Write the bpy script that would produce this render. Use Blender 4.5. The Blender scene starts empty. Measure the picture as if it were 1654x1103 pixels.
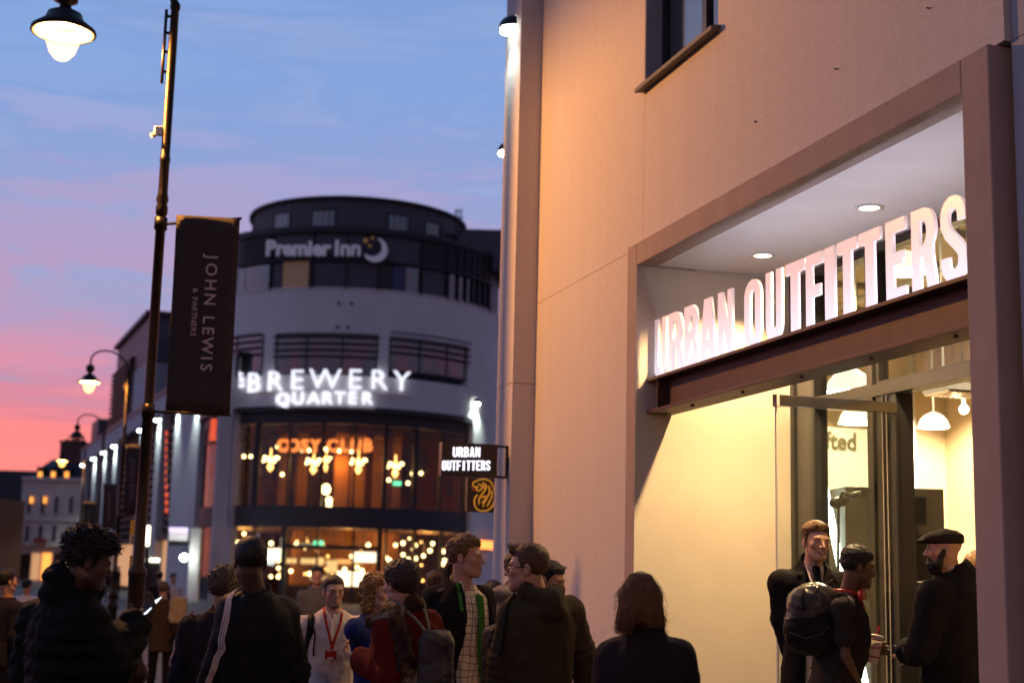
# Dusk shopping street: white corner shop with lit letters, round brewery building, street lamps and a crowd.
import bpy, bmesh, math, random
import numpy as np
from mathutils import Vector, Matrix
random.seed(7); np.random.seed(7)
R = math.radians
scene = bpy.context.scene
COL = scene.collection

# ------------------------------------------------------------------ camera
F_PX, IMG_W, IMG_H = 2297.0, 1654.0, 1103.0
ROLL = R(1.4)
_c, _s = math.cos(ROLL), math.sin(ROLL)
_vx, _vy = 98 - IMG_W/2, 921 - IMG_H/2
_u, _v = _c*_vx + _s*_vy, -_s*_vx + _c*_vy
PITCH = math.atan2(_v, F_PX)
YAW = math.atan2(-_u, math.hypot(F_PX, _v))
EYE = np.array([0.0, 0.0, 1.66])
FW0 = np.array([math.sin(YAW), math.cos(YAW), 0.0]); RT0 = np.array([math.cos(YAW), -math.sin(YAW), 0.0]); UP0 = np.array([0, 0, 1.0])
FWD = FW0*math.cos(PITCH) + UP0*math.sin(PITCH)
UPV = -FW0*math.sin(PITCH) + UP0*math.cos(PITCH)

def ray(px, py):
    x, y = px - IMG_W/2, py - IMG_H/2
    uu = _c*x + _s*y; vv = -_s*x + _c*y
    return FWD + RT0*uu/F_PX - UPV*vv/F_PX
def atX(px, py, X): r = ray(px, py); return EYE + r*((X - EYE[0])/r[0])
def atY(px, py, Y): r = ray(px, py); return EYE + r*((Y - EYE[1])/r[1])
def atZ(px, py, Z): r = ray(px, py); return EYE + r*((Z - EYE[2])/r[2])
def atD(px, py, D): return EYE + ray(px, py)*D

# image x axis expressed in world: RT0*c + (-UPV)*(-s) ...
_right = RT0*_c + UPV*_s
_up = UPV*_c - RT0*_s
camd = bpy.data.cameras.new('camera'); cam = bpy.data.objects.new('camera', camd); COL.objects.link(cam)
camd.sensor_fit = 'HORIZONTAL'; camd.sensor_width = 36.0; camd.lens = F_PX*36.0/IMG_W
camd.clip_start = 0.05; camd.clip_end = 3000
m = Matrix.Identity(4)
for i in range(3):
    m[i][0], m[i][1], m[i][2], m[i][3] = _right[i], _up[i], -FWD[i], EYE[i]
cam.matrix_world = m
camd.dof.use_dof = True; camd.dof.focus_distance = 8.3; camd.dof.aperture_fstop = 1.9; camd.dof.aperture_blades = 0
scene.camera = cam

# ------------------------------------------------------------------ world: dusk sky with pink cloud
world = bpy.data.worlds.new('World'); scene.world = world; world.use_nodes = True
def build_sky():
    nt = world.node_tree; nt.nodes.clear(); N = nt.nodes.new; L = nt.links.new
    out = N('ShaderNodeOutputWorld'); bg = N('ShaderNodeBackground')
    tc = N('ShaderNodeTexCoord'); sep = N('ShaderNodeSeparateXYZ'); L(tc.outputs['Generated'], sep.inputs[0])
    def math_(op, a, b=None, c=None):
        n = N('ShaderNodeMath'); n.operation = op
        for i, v in enumerate((a, b, c)):
            if v is None: continue
            if isinstance(v, (int, float)): n.inputs[i].default_value = v
            else: L(v, n.inputs[i])
        return n.outputs[0]
    def ramp(fac, stops, interp='EASE'):
        n = N('ShaderNodeValToRGB'); cr = n.color_ramp; cr.interpolation = interp
        while len(cr.elements) < len(stops): cr.elements.new(0.5)
        for e, (p, c) in zip(cr.elements, stops): e.position = p; e.color = (*c, 1)
        L(fac, n.inputs[0]); return n.outputs[0]
    def mix(fac, a, b, t='MIX'):
        n = N('ShaderNodeMix'); n.data_type = 'RGBA'; n.blend_type = t
        if isinstance(fac, (int, float)): n.inputs[0].default_value = fac
        else: L(fac, n.inputs[0])
        L(a, n.inputs[6]) if not isinstance(a, tuple) else setattr(n.inputs[6], 'default_value', (*a, 1))
        L(b, n.inputs[7]) if not isinstance(b, tuple) else setattr(n.inputs[7], 'default_value', (*b, 1))
        return n.outputs[2]
    z = sep.outputs[2]
    # azimuth closeness to the sunset, which lies left of the street's end
    az = R(-14)
    sx, sy = math.sin(az), math.cos(az)
    dot = math_('ADD', math_('MULTIPLY', sep.outputs[0], sx), math_('MULTIPLY', sep.outputs[1], sy))
    hor = math_('SQRT', math_('SUBTRACT', 1.0, math_('MULTIPLY', z, z)))
    cosd = math_('DIVIDE', dot, math_('MAXIMUM', hor, 0.02))
    ang = math_('ARCCOSINE', math_('MINIMUM', math_('MAXIMUM', cosd, -1.0), 1.0))
    near = ramp(ang, [(0.0, (1, 1, 1)), (0.24, (.86, .86, .86)), (0.50, (.30, .30, .30)), (0.75, (.06, .06, .06)), (1.0, (0, 0, 0))])
    base_s = ramp(z, [(0.0, (.82, .19, .12)), (0.04, (.93, .21, .17)), (0.085, (.90, .20, .22)), (0.115, (.70, .22, .31)), (0.15, (.42, .30, .50)), (0.21, (.30, .345, .60)), (0.32, (.21, .335, .65)), (0.55, (.13, .235, .50)), (1.0, (.07, .14, .34))])
    base_o = ramp(z, [(0.0, (.26, .17, .26)), (0.10, (.30, .22, .37)), (0.18, (.35, .31, .54)), (0.25, (.30, .33, .60)), (0.34, (.21, .34, .67)), (0.55, (.13, .235, .50)), (1.0, (.07, .14, .34))])
    base = mix(near, base_o, base_s)
    # streaky cloud, warped
    mp = N('ShaderNodeMapping'); L(tc.outputs['Generated'], mp.inputs[0]); mp.inputs['Scale'].default_value = (1.0, 1.0, 5.4); mp.inputs['Rotation'].default_value = (R(2), R(9), 0)
    n1 = N('ShaderNodeTexNoise'); n1.inputs['Scale'].default_value = 3.4; n1.inputs['Detail'].default_value = 6.0; n1.inputs['Roughness'].default_value = .62; n1.inputs['Distortion'].default_value = .9
    L(mp.outputs[0], n1.inputs[0])
    n2 = N('ShaderNodeTexNoise'); n2.inputs['Scale'].default_value = 7.5; n2.inputs['Detail'].default_value = 4.0; n2.inputs['Distortion'].default_value = .4
    L(mp.outputs[0], n2.inputs[0])
    cl = math_('ADD', math_('MULTIPLY', n1.outputs[0], .70), math_('MULTIPLY', n2.outputs[0], .30))
    c1 = ramp(cl, [(0.47, (0, 0, 0)), (0.55, (1, 1, 1))])
    c2 = ramp(cl, [(0.40, (1, 1, 1)), (0.475, (0, 0, 0))])
    cloud_hi = ramp(z, [(0.0, (1.0, .26, .19)), (0.09, (1.0, .23, .23)), (0.13, (.70, .25, .36)), (0.17, (.47, .29, .47)), (0.24, (.39, .325, .56)), (0.33, (.27, .37, .67)), (0.6, (.15, .24, .48)), (1.0, (.09, .15, .34))])
    cloud_lo = ramp(z, [(0.0, (.62, .16, .15)), (0.05, (.90, .36, .33)), (0.09, (.62, .28, .38)), (0.14, (.32, .31, .50)), (0.24, (.29, .37, .63)), (0.36, (.22, .36, .69)), (1.0, (.08, .15, .35))])
    k1 = math_('MULTIPLY', c1, math_('ADD', math_('MULTIPLY', near, .35), .65))
    k2 = math_('MULTIPLY', c2, math_('ADD', math_('MULTIPLY', near, .35), .65))
    col = mix(k1, base, cloud_hi)
    col = mix(k2, col, cloud_lo)
    # physically based twilight sky adds a little of its own scatter
    sky = N('ShaderNodeTexSky'); sky.sky_type = 'NISHITA'; sky.sun_disc = False; sky.sun_elevation = R(-2.0); sky.sun_rotation = R(-14)
    sk = N('ShaderNodeMix'); sk.data_type = 'RGBA'; sk.blend_type = 'ADD'; sk.inputs[0].default_value = .05
    L(col, sk.inputs[6]); L(sky.outputs[0], sk.inputs[7])
    # below the horizon: dull ground bounce
    low = ramp(z, [(0.0, (0, 0, 0)), (0.002, (1, 1, 1))]) if False else None
    away = N('ShaderNodeMapRange'); away.interpolation_type = 'SMOOTHSTEP'; L(ang, away.inputs[0]); away.inputs[1].default_value = .7; away.inputs[2].default_value = 2.4; away.inputs[3].default_value = 1.0; away.inputs[4].default_value = .42
    L(sk.outputs[2], bg.inputs[0]); L(away.outputs[0], bg.inputs[1])
    L(bg.outputs[0], out.inputs[0])
build_sky()

vs = scene.view_settings
vs.view_transform = 'Standard'; vs.look = 'None'; vs.exposure = 0.08; vs.gamma = 1.0; vs.use_curve_mapping = False
cy = scene.cycles
cy.use_denoising = True; cy.max_bounces = 8; cy.transparent_max_bounces = 16; cy.diffuse_bounces = 3; cy.glossy_bounces = 3
cy.sample_clamp_indirect = 4.0; cy.caustics_reflective = False; cy.caustics_refractive = False
try: cy.denoiser = 'OPENIMAGEDENOISE'
except Exception: pass

# ------------------------------------------------------------------ materials
MATS = {}
def mat(name, color=(.5, .5, .5), rough=.6, metal=0.0, var=0.0, vscale=8.0, bump=0.0, bscale=60.0, emit=None, estr=0.0, spec=.5, streak=0.0, sheen=0.0, vcol=None, bdist=.01):
    if name in MATS: return MATS[name]
    ma = bpy.data.materials.new(name); ma.use_nodes = True; MATS[name] = ma
    nt = ma.node_tree; b = nt.nodes['Principled BSDF']; N = nt.nodes.new; L = nt.links.new
    b.inputs['Base Color'].default_value = (*color, 1); b.inputs['Roughness'].default_value = rough; b.inputs['Metallic'].default_value = metal
    b.inputs['Specular IOR Level'].default_value = spec
    if sheen: b.inputs['Sheen Weight'].default_value = sheen; b.inputs['Sheen Roughness'].default_value = .6
    tc = N('ShaderNodeTexCoord')
    if vcol:
        at = N('ShaderNodeVertexColor'); at.layer_name = vcol; src = at.outputs[0]
        L(src, b.inputs['Base Color'])
    else: src = None
    if var > 0:
        no = N('ShaderNodeTexNoise'); no.inputs['Scale'].default_value = vscale; no.inputs['Detail'].default_value = 6; L(tc.outputs['Object'], no.inputs[0])
        mr = N('ShaderNodeMapRange'); mr.inputs[1].default_value = .3; mr.inputs[2].default_value = .7; mr.inputs[3].default_value = 1 - var; mr.inputs[4].default_value = 1 + var
        L(no.outputs[0], mr.inputs[0])
        fac = mr.outputs[0]
        if streak > 0:
            mp = N('ShaderNodeMapping'); mp.inputs['Scale'].default_value = (9, 9, .35); L(tc.outputs['Object'], mp.inputs[0])
            n3 = N('ShaderNodeTexNoise'); n3.inputs['Scale'].default_value = 1.0; n3.inputs['Detail'].default_value = 5; L(mp.outputs[0], n3.inputs[0])
            m3 = N('ShaderNodeMapRange'); m3.inputs[1].default_value = .3; m3.inputs[2].default_value = .7; m3.inputs[3].default_value = 1 - streak; m3.inputs[4].default_value = 1 + streak*.6
            L(n3.outputs[0], m3.inputs[0])
            mm = N('ShaderNodeMath'); mm.operation = 'MULTIPLY'; L(fac, mm.inputs[0]); L(m3.outputs[0], mm.inputs[1]); fac = mm.outputs[0]
        mx = N('ShaderNodeMix'); mx.data_type = 'RGBA'; mx.blend_type = 'MULTIPLY'; mx.inputs[0].default_value = 1
        if src is not None: L(src, mx.inputs[6])
        else: mx.inputs[6].default_value = (*color, 1)
        L(fac, mx.inputs[7]); L(mx.outputs[2], b.inputs['Base Color'])
    if bump > 0:
        nb = N('ShaderNodeTexNoise'); nb.inputs['Scale'].default_value = bscale; nb.inputs['Detail'].default_value = 5; L(tc.outputs['Object'], nb.inputs[0])
        bp = N('ShaderNodeBump'); bp.inputs['Strength'].default_value = bump; bp.inputs['Distance'].default_value = bdist; L(nb.outputs[0], bp.inputs['Height']); L(bp.outputs[0], b.inputs['Normal'])
    if emit is not None:
        b.inputs['Emission Color'].default_value = (*emit, 1); b.inputs['Emission Strength'].default_value = estr
    return ma
def glass(name, tint=(.9, .93, .95), gloss=.9, rough=.0, base_refl=0.0):
    if name in MATS: return MATS[name]
    ma = bpy.data.materials.new(name); ma.use_nodes = True; MATS[name] = ma
    nt = ma.node_tree; nt.nodes.clear(); N = nt.nodes.new; L = nt.links.new
    o = N('ShaderNodeOutputMaterial'); t = N('ShaderNodeBsdfTransparent'); g = N('ShaderNodeBsdfGlossy'); mx = N('ShaderNodeMixShader'); lw = N('ShaderNodeLayerWeight')
    lw.inputs[0].default_value = .5; t.inputs[0].default_value = (*tint, 1); g.inputs[0].default_value = (gloss, gloss, gloss, 1); g.inputs['Roughness'].default_value = rough
    pw = N('ShaderNodeMath'); pw.operation = 'POWER'; pw.inputs[1].default_value = 5.0; L(lw.outputs['Facing'], pw.inputs[0])
    ad = N('ShaderNodeMath'); ad.operation = 'MULTIPLY_ADD'; ad.inputs[1].default_value = .9; ad.inputs[2].default_value = .04 + base_refl; L(pw.outputs[0], ad.inputs[0])
    L(ad.outputs[0], mx.inputs[0]); L(t.outputs[0], mx.inputs[1]); L(g.outputs[0], mx.inputs[2]); L(mx.outputs[0], o.inputs[0])
    return ma

def glow_glass(name, color, strength):
    ma = bpy.data.materials.new(name); ma.use_nodes = True; MATS[name] = ma
    nt = ma.node_tree; nt.nodes.clear(); N = nt.nodes.new; L = nt.links.new
    o = N('ShaderNodeOutputMaterial'); t = N('ShaderNodeBsdfTransparent'); e = N('ShaderNodeEmission'); ad = N('ShaderNodeAddShader')
    t.inputs[0].default_value = (.92, .9, .85, 1); e.inputs[0].default_value = (*color, 1); e.inputs[1].default_value = strength
    L(t.outputs[0], ad.inputs[0]); L(e.outputs[0], ad.inputs[1]); L(ad.outputs[0], o.inputs[0]); return ma

# ------------------------------------------------------------------ object helpers
def tag(o, label=None, cat=None, group=None, kind=None):
    if label: o['label'] = label
    if cat: o['category'] = cat
    if group: o['group'] = group
    if kind: o['kind'] = kind
    return o
def empty(name, loc=(0, 0, 0), label=None, cat=None, group=None):
    o = bpy.data.objects.new(name, None); COL.objects.link(o); o.location = Vector(loc); o.empty_display_size = .1
    return tag(o, label, cat, group)
def adopt(o, parent):
    if parent is not None:
        o.parent = parent
        mw = parent.matrix_basis if parent.parent is None else parent.parent.matrix_basis @ parent.matrix_parent_inverse @ parent.matrix_basis
        if parent.parent is not None and parent.parent.parent is not None: mw = Matrix.Identity(4)
        o.matrix_parent_inverse = mw.inverted()
    return o
def mesh(name, verts, faces, ma, parent=None, smooth=False):
    me = bpy.data.meshes.new(name)
    me.from_pydata([tuple(map(float, v)) for v in verts], [], [tuple(map(int, f)) for f in faces]); me.update()
    if isinstance(ma, str): ma = MATS[ma]
    me.materials.append(ma)
    if smooth: me.polygons.foreach_set('use_smooth', [True]*len(me.polygons))
    o = bpy.data.objects.new(name, me); COL.objects.link(o)
    return adopt(o, parent)
class MB:
    """Collects solids that together are one part."""
    def __init__(s): s.v = []; s.f = []
    def add(s, v, f):
        n = len(s.v); s.v += [tuple(map(float, p)) for p in v]; s.f += [tuple(i + n for i in q) for q in f]; return s
    def box(s, a, b):
        x0, y0, z0 = a; x1, y1, z1 = b
        return s.add([(x0, y0, z0), (x1, y0, z0), (x1, y1, z0), (x0, y1, z0), (x0, y0, z1), (x1, y0, z1), (x1, y1, z1), (x0, y1, z1)],
                     [(0, 3, 2, 1), (4, 5, 6, 7), (0, 1, 5, 4), (1, 2, 6, 5), (2, 3, 7, 6), (3, 0, 4, 7)])
    def obox(s, c, ux, uy, hx, hy, z0, z1):
        """box on a rotated footprint: centre c (x,y), unit dirs ux, uy"""
        c = np.array(c[:2]); ux = np.array(ux[:2]); uy = np.array(uy[:2])
        p = [c - ux*hx - uy*hy, c + ux*hx - uy*hy, c + ux*hx + uy*hy, c - ux*hx + uy*hy]
        return s.add([(*q, z0) for q in p] + [(*q, z1) for q in p], [(0, 3, 2, 1), (4, 5, 6, 7), (0, 1, 5, 4), (1, 2, 6, 5), (2, 3, 7, 6), (3, 0, 4, 7)])
    def tube(s, pts, r, n=8, cap=True):
        pts = [np.array(p, float) for p in pts]; rr = r if hasattr(r, '__len__') else [r]*len(pts)
        v = []; up = None
        for i, p in enumerate(pts):
            t = pts[min(i + 1, len(pts) - 1)] - pts[max(i - 1, 0)]; t = t/(np.linalg.norm(t) + 1e-9)
            if up is None:
                up = np.array([0, 0, 1.0]) if abs(t[2]) < .9 else np.array([1.0, 0, 0])
            a = np.cross(t, up); a /= np.linalg.norm(a) + 1e-9; b = np.cross(a, t); up = b
            for k in range(n):
                q = 2*math.pi*k/n; v.append(p + rr[i]*(math.cos(q)*a + math.sin(q)*b))
        f = []
        for i in range(len(pts) - 1):
            for k in range(n):
                f.append((i*n + k, i*n + (k + 1) % n, (i + 1)*n + (k + 1) % n, (i + 1)*n + k))
        if cap: f += [tuple(range(n))[::-1], tuple((len(pts) - 1)*n + k for k in range(n))]
        return s.add(v, f)
    def lathe(s, prof, c=(0, 0, 0), n=24, cap=True):
        """prof: list of (r, z)"""
        v = []; f = []
        for r, z in prof:
            for k in range(n):
                q = 2*math.pi*k/n; v.append((c[0] + r*math.cos(q), c[1] + r*math.sin(q), c[2] + z))
        for i in range(len(prof) - 1):
            for k in range(n): f.append((i*n + k, i*n + (k + 1) % n, (i + 1)*n + (k + 1) % n, (i + 1)*n + k))
        if cap: f += [tuple(range(n))[::-1], tuple((len(prof) - 1)*n + k for k in range(n))]
        return s.add(v, f)
    def disc(s, r, c, n=24):
        return s.add([(c[0] + r*math.cos(2*math.pi*k/n), c[1] + r*math.sin(2*math.pi*k/n), c[2]) for k in range(n)], [tuple(range(n))[::-1]])
    def arc(s, c, r0, r1, a0, a1, z0, z1, n=24, dirs=None):
        """curved slab round c; angle 0 points along dirs[0], grows towards dirs[1]"""
        e0, e1 = dirs; v = []; f = []
        for i in range(n + 1):
            a = a0 + (a1 - a0)*i/n; d = e0*math.cos(a) + e1*math.sin(a)
            for r, z in ((r0, z0), (r1, z0), (r1, z1), (r0, z1)): v.append((c[0] + d[0]*r, c[1] + d[1]*r, z))
        for i in range(n):
            b = i*4
            for k in range(4): f.append((b + k, b + (k + 1) % 4, b + 4 + (k + 1) % 4, b + 4 + k))
        f += [(0, 3, 2, 1), (n*4, n*4 + 1, n*4 + 2, n*4 + 3)]
        return s.add(v, f)
    def sphere(s, c, r, n=10, m_=7):
        r = r if hasattr(r, '__len__') else (r, r, r)
        v = [(c[0], c[1], c[2] - r[2])]; f = []
        for i in range(1, m_):
            t = math.pi*i/m_
            for k in range(n):
                q = 2*math.pi*k/n; v.append((c[0] + r[0]*math.sin(t)*math.cos(q), c[1] + r[1]*math.sin(t)*math.sin(q), c[2] - r[2]*math.cos(t)))
        v.append((c[0], c[1], c[2] + r[2])); L = len(v) - 1
        for k in range(n): f.append((0, 1 + (k + 1) % n, 1 + k)); f.append((L, L - n + k, L - n + (k + 1) % n))
        for i in range(m_ - 2):
            for k in range(n): f.append((1 + i*n + k, 1 + i*n + (k + 1) % n, 1 + (i + 1)*n + (k + 1) % n, 1 + (i + 1)*n + k))
        return s.add(v, f)
    def build(s, name, ma, parent=None, smooth=False, bevel=0.0):
        o = mesh(name, s.v, s.f, ma, parent, smooth)
        if bevel > 0:
            b = o.modifiers.new('edge', 'BEVEL'); b.width = bevel; b.segments = 2; b.limit_method = 'ANGLE'
        return o
def box(name, a, b, ma, parent=None, bevel=0.0):
    a2 = [min(p, q) for p, q in zip(a, b)]; b2 = [max(p, q) for p, q in zip(a, b)]
    return MB().box(a2, b2).build(name, ma, parent, bevel=bevel)
def smooth_auto(o, deg=35):
    me = o.data; bm = bmesh.new(); bm.from_mesh(me)
    for f in bm.faces: f.smooth = True
    for e in bm.edges: e.smooth = (len(e.link_faces) == 2 and e.calc_face_angle(0) < R(deg))
    bm.to_mesh(me); bm.free(); return o
def copy_tree(o, parent=None):
    c = o.copy(); COL.objects.link(c)
    if parent is not None: c.parent = parent
    for ch in o.children: copy_tree(ch, c)
    return c
def shape_from_curve(cu):
    o = bpy.data.objects.new('tmp', cu); COL.objects.link(o)
    dg = bpy.context.evaluated_depsgraph_get(); me = bpy.data.meshes.new_from_object(o.evaluated_get(dg))
    bpy.data.objects.remove(o); return me
def frame_matrix(origin, xdir, ydir):
    x = Vector(xdir).normalized(); y = Vector(ydir).normalized(); z = x.cross(y)
    mm = Matrix.Identity(4)
    for i in range(3): mm[i][0], mm[i][1], mm[i][2], mm[i][3] = x[i], y[i], z[i], origin[i]
    return mm
def place_mesh(name, me, mm, ma, parent):
    me.transform(mm); me.materials.clear(); me.materials.append(MATS[ma] if isinstance(ma, str) else ma); me.name = name
    o = bpy.data.objects.new(name, me); COL.objects.link(o); return adopt(o, parent)
def glyph_mesh(txt, size, depth, offset=0.0, xs=1.0, spacing=1.0, align='CENTER'):
    cu = bpy.data.curves.new('t', 'FONT'); cu.body = txt; cu.size = size; cu.extrude = depth/2; cu.offset = offset; cu.align_x = align; cu.align_y = 'CENTER'; cu.space_character = spacing; cu.resolution_u = 3
    me = shape_from_curve(cu)
    if xs != 1.0: me.transform(Matrix.Diagonal((xs, 1, 1, 1)))
    return me
def glyph(name, txt, origin, xdir, ydir, size, depth, ma, parent, offset=0.0, xs=1.0, spacing=1.0, align='CENTER'):
    return place_mesh(name, glyph_mesh(txt, size, depth, offset, xs, spacing, align), frame_matrix(origin, xdir, ydir), ma, parent)
def poly_mesh(loops, depth, bevel=0.0):
    """filled 2D outline with holes, extruded"""
    cu = bpy.data.curves.new('p', 'CURVE'); cu.dimensions = '2D'; cu.fill_mode = 'BOTH'; cu.extrude = depth/2; cu.bevel_depth = bevel; cu.bevel_resolution = 1
    for lp in loops:
        s = cu.splines.new('POLY'); s.points.add(len(lp) - 1); s.use_cyclic_u = True
        for p, q in zip(s.points, lp): p.co = (q[0], q[1], 0, 1)
    return shape_from_curve(cu)
def light(name, kind, loc, color, power, size=.1, parent=None, target=None, spot=None, blend=.5):
    ld = bpy.data.lights.new(name, kind); ld.color = color; ld.energy = power
    if kind == 'AREA': ld.size = size
    else: ld.shadow_soft_size = size
    if spot: ld.spot_size = spot; ld.spot_blend = blend
    o = bpy.data.objects.new(name, ld); COL.objects.link(o); o.location = Vector(loc)
    if target is not None:
        o.rotation_euler = (Vector(target) - Vector(loc)).to_track_quat('-Z', 'Y').to_euler()
    if parent is not None:
        o.parent = parent; o.matrix_parent_inverse = parent.matrix_basis.inverted()
    return o
# ================================================================== materials used by the buildings
mat('render_white', (.60, .55, .535), .92, var=.085, vscale=75, bump=.8, bscale=120, streak=.028, bdist=.008)
mat('render_taupe', (.36, .285, .265), .92, var=.06, vscale=4, bump=.45, bscale=200, streak=.06, bdist=.005)
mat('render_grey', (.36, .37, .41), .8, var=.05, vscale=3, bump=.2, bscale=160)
mat('render_cream', (.66, .60, .52), .9, var=.05, vscale=2.5, bump=.45, bscale=190, bdist=.005)
mat('soffit_white', (.84, .82, .84), .85, var=.03, vscale=3, bump=.12, bscale=150)
mat('joint_dark', (.12, .11, .11), .9)
mat('steel_brown', (.085, .040, .032), .55, metal=.2, var=.16, vscale=5, bump=.15, bscale=60)
mat('alu_grey', (.036, .035, .037), .42, metal=.35, var=.08, vscale=6)
mat('alu_dark', (.022, .022, .024), .4, metal=.3)
mat('alu_bright', (.62, .60, .62), .16, metal=1.0, var=.06, vscale=18)
mat('panel_grey', (.095, .088, .084), .6, var=.05)
mat('white_paint', (.78, .77, .75), .55, var=.03)
mat('warm_wall', (.66, .52, .33), .85, var=.05, vscale=1.5)
mat('pale_wall', (.84, .80, .70), .8, var=.03)
mat('shop_ceiling', (.58, .50, .36), .9, var=.1, vscale=3)
mat('shop_floor', (.20, .16, .13), .5, var=.15)
mat('stone_step', (.30, .28, .27), .8, var=.12, vscale=9, bump=.2)
mat('black_metal', (.018, .018, .02), .42, metal=.4)
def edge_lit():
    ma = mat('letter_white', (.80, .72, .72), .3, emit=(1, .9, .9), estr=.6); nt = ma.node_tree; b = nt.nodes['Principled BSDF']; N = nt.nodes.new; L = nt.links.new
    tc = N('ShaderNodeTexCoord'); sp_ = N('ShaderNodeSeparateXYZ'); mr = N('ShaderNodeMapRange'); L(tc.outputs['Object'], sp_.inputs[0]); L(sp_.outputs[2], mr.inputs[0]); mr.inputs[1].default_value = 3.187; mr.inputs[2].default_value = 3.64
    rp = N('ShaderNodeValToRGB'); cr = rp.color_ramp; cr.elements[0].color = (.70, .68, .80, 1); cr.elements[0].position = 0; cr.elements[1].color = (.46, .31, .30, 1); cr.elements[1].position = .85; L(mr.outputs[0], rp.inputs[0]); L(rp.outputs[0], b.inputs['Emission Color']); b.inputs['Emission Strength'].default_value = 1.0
edge_lit()     # acrylic letters; light fed in from below is painted as an emission ramp
mat('led_white', (.8, .8, .8), .5, emit=(.80, .80, 1.0), estr=21)
mat('lamp_glow_warm', (.8, .8, .8), .5, emit=(1.0, .78, .52), estr=9)
mat('lamp_glow_cool', (.8, .8, .8), .5, emit=(.86, 1.0, .90), estr=26)
mat('pendant_white', (.9, .86, .78), .4, emit=(1.0, .90, .70), estr=1.25)
mat('pendant_inner', (.9, .9, .9), .4, emit=(1.0, .86, .62), estr=7)
mat('tube_glow', (.9, .9, .9), .4, emit=(.92, 1.0, .88), estr=9)
mat('cabinet_black', (.060, .050, .040), .55, var=.12, bump=.35, bscale=260)
mat('wall_print', (.16, .13, .06), .7)
mat('red_mark', (.6, .03, .02), .5)
glass('shop_glass', (.93, .95, .93), .9)
glass('window_dusk', (.80, .84, .88), .9, base_refl=.10)
def window_back(): pass
mat('room_dark', (.030, .032, .036), .8)
mat('blind_grey', (.26, .27, .29), .7)

# ================================================================== shop building
FX, WX = 4.0, 4.06            # portal frame face, wall face
GX = 5.33                     # shopfront plane
shop = empty('shop_building', (6.5, 9.0, 0), 'white rendered shop building with a recessed glazed entrance and brown portal frame', 'building')
TOPZ = 9.6
# render panels with open joints between them, a dark backing behind
j = .004
def panel(y0, y1, z0, z1, x=WX, ma='render_white', t=.24):
    return box('wall_panel', (x, y0 + j/2, z0 + j/2), (x + t, y1 - j/2, z1 - j/2), ma, shop)
FO0, FO1, FTOP = 5.45, 9.98, 4.22          # frame outside
panel(9.985, 12.38, -.02, 4.215); panel(9.81, 12.38, 4.215, TOPZ)
mb = MB(); yL, yR, z0_, z1_ = 5.40 + j/2, 9.81 - j/2, 4.225 + j/2, TOPZ
for ya_, yb_, za_, zb_ in ((yL, 8.5, z0_, 5.48), (8.5, yR, z0_, 5.48), (yL, 8.5, 5.48, 7.15), (yL, 8.5, 7.15, z1_), (8.5, yR, 7.15, z1_)):
    mb.add([(WX, ya_, za_), (WX, yb_, za_), (WX, yb_, zb_), (WX, ya_, zb_)], [(0, 3, 2, 1)])
mb.add([(WX, yL, z0_), (WX, yR, z0_), (WX + .24, yR, z0_), (WX + .24, yL, z0_)], [(0, 1, 2, 3)]); mb.add([(WX, yR, z0_), (WX, yR, z1_), (WX + .24, yR, z1_), (WX + .24, yR, z0_)], [(0, 1, 2, 3)]); mb.add([(WX, yL, z0_), (WX, yL, z1_), (WX + .24, yL, z1_), (WX + .24, yL, z0_)], [(0, 1, 2, 3)])
mb.add([(WX, 8.5, 5.48), (WX, 8.5, 7.15), (WX + .24, 8.5, 7.15), (WX + .24, 8.5, 5.48)], [(0, 1, 2, 3)]); mb.add([(WX, 8.5, 7.15), (WX, yR, 7.15), (WX + .24, yR, 7.15), (WX + .24, 8.5, 7.15)], [(0, 1, 2, 3)])
bmw = bmesh.new(); wp = mb.build('wall_panel', 'render_white', shop); bmw.from_mesh(wp.data); bmesh.ops.remove_doubles(bmw, verts=bmw.verts, dist=1e-5); bmw.to_mesh(wp.data); bmw.free()
for z0, z1 in ((-.02, 4.225), (4.225, TOPZ)): panel(1.6, 5.40, z0, z1, WX + .035, 'render_grey', .2)  # greyer colour stands in for shade and blue skylight on these panels
mb = MB(); mb.box((WX + .12, 9.83, 0), (WX + .60, 12.36, TOPZ - .02)); mb.box((WX + .12, 5.3, 4.3), (WX + .60, 8.5, TOPZ - .02)); mb.box((WX + .12, 8.5, 7.17), (WX + .6, 9.83, TOPZ - .02)); mb.box((WX + .12, 8.5, 4.3), (WX + .6, 9.83, 5.46)); mb.box((WX + .12, 1.62, 0), (WX + .6, 5.3, TOPZ - .02))
mb.build('wall_core', 'joint_dark', shop)
# portal frame: jambs and head, chamfered a little
mb = MB(); mb.box((FX, 9.80, -.02), (FX + .5, FO1, FTOP)); mb.build('portal_jamb', 'render_taupe', shop, bevel=.008)
mb = MB(); mb.box((FX, FO0, -.02), (FX + .5, 5.665, FTOP)); mb.build('portal_jamb', 'render_taupe', shop, bevel=.008)
mb = MB(); mb.box((FX, 5.667, 4.045), (FX + .16, 9.798, FTOP)); mb.build('portal_head', 'render_taupe', shop, bevel=.008)
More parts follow.
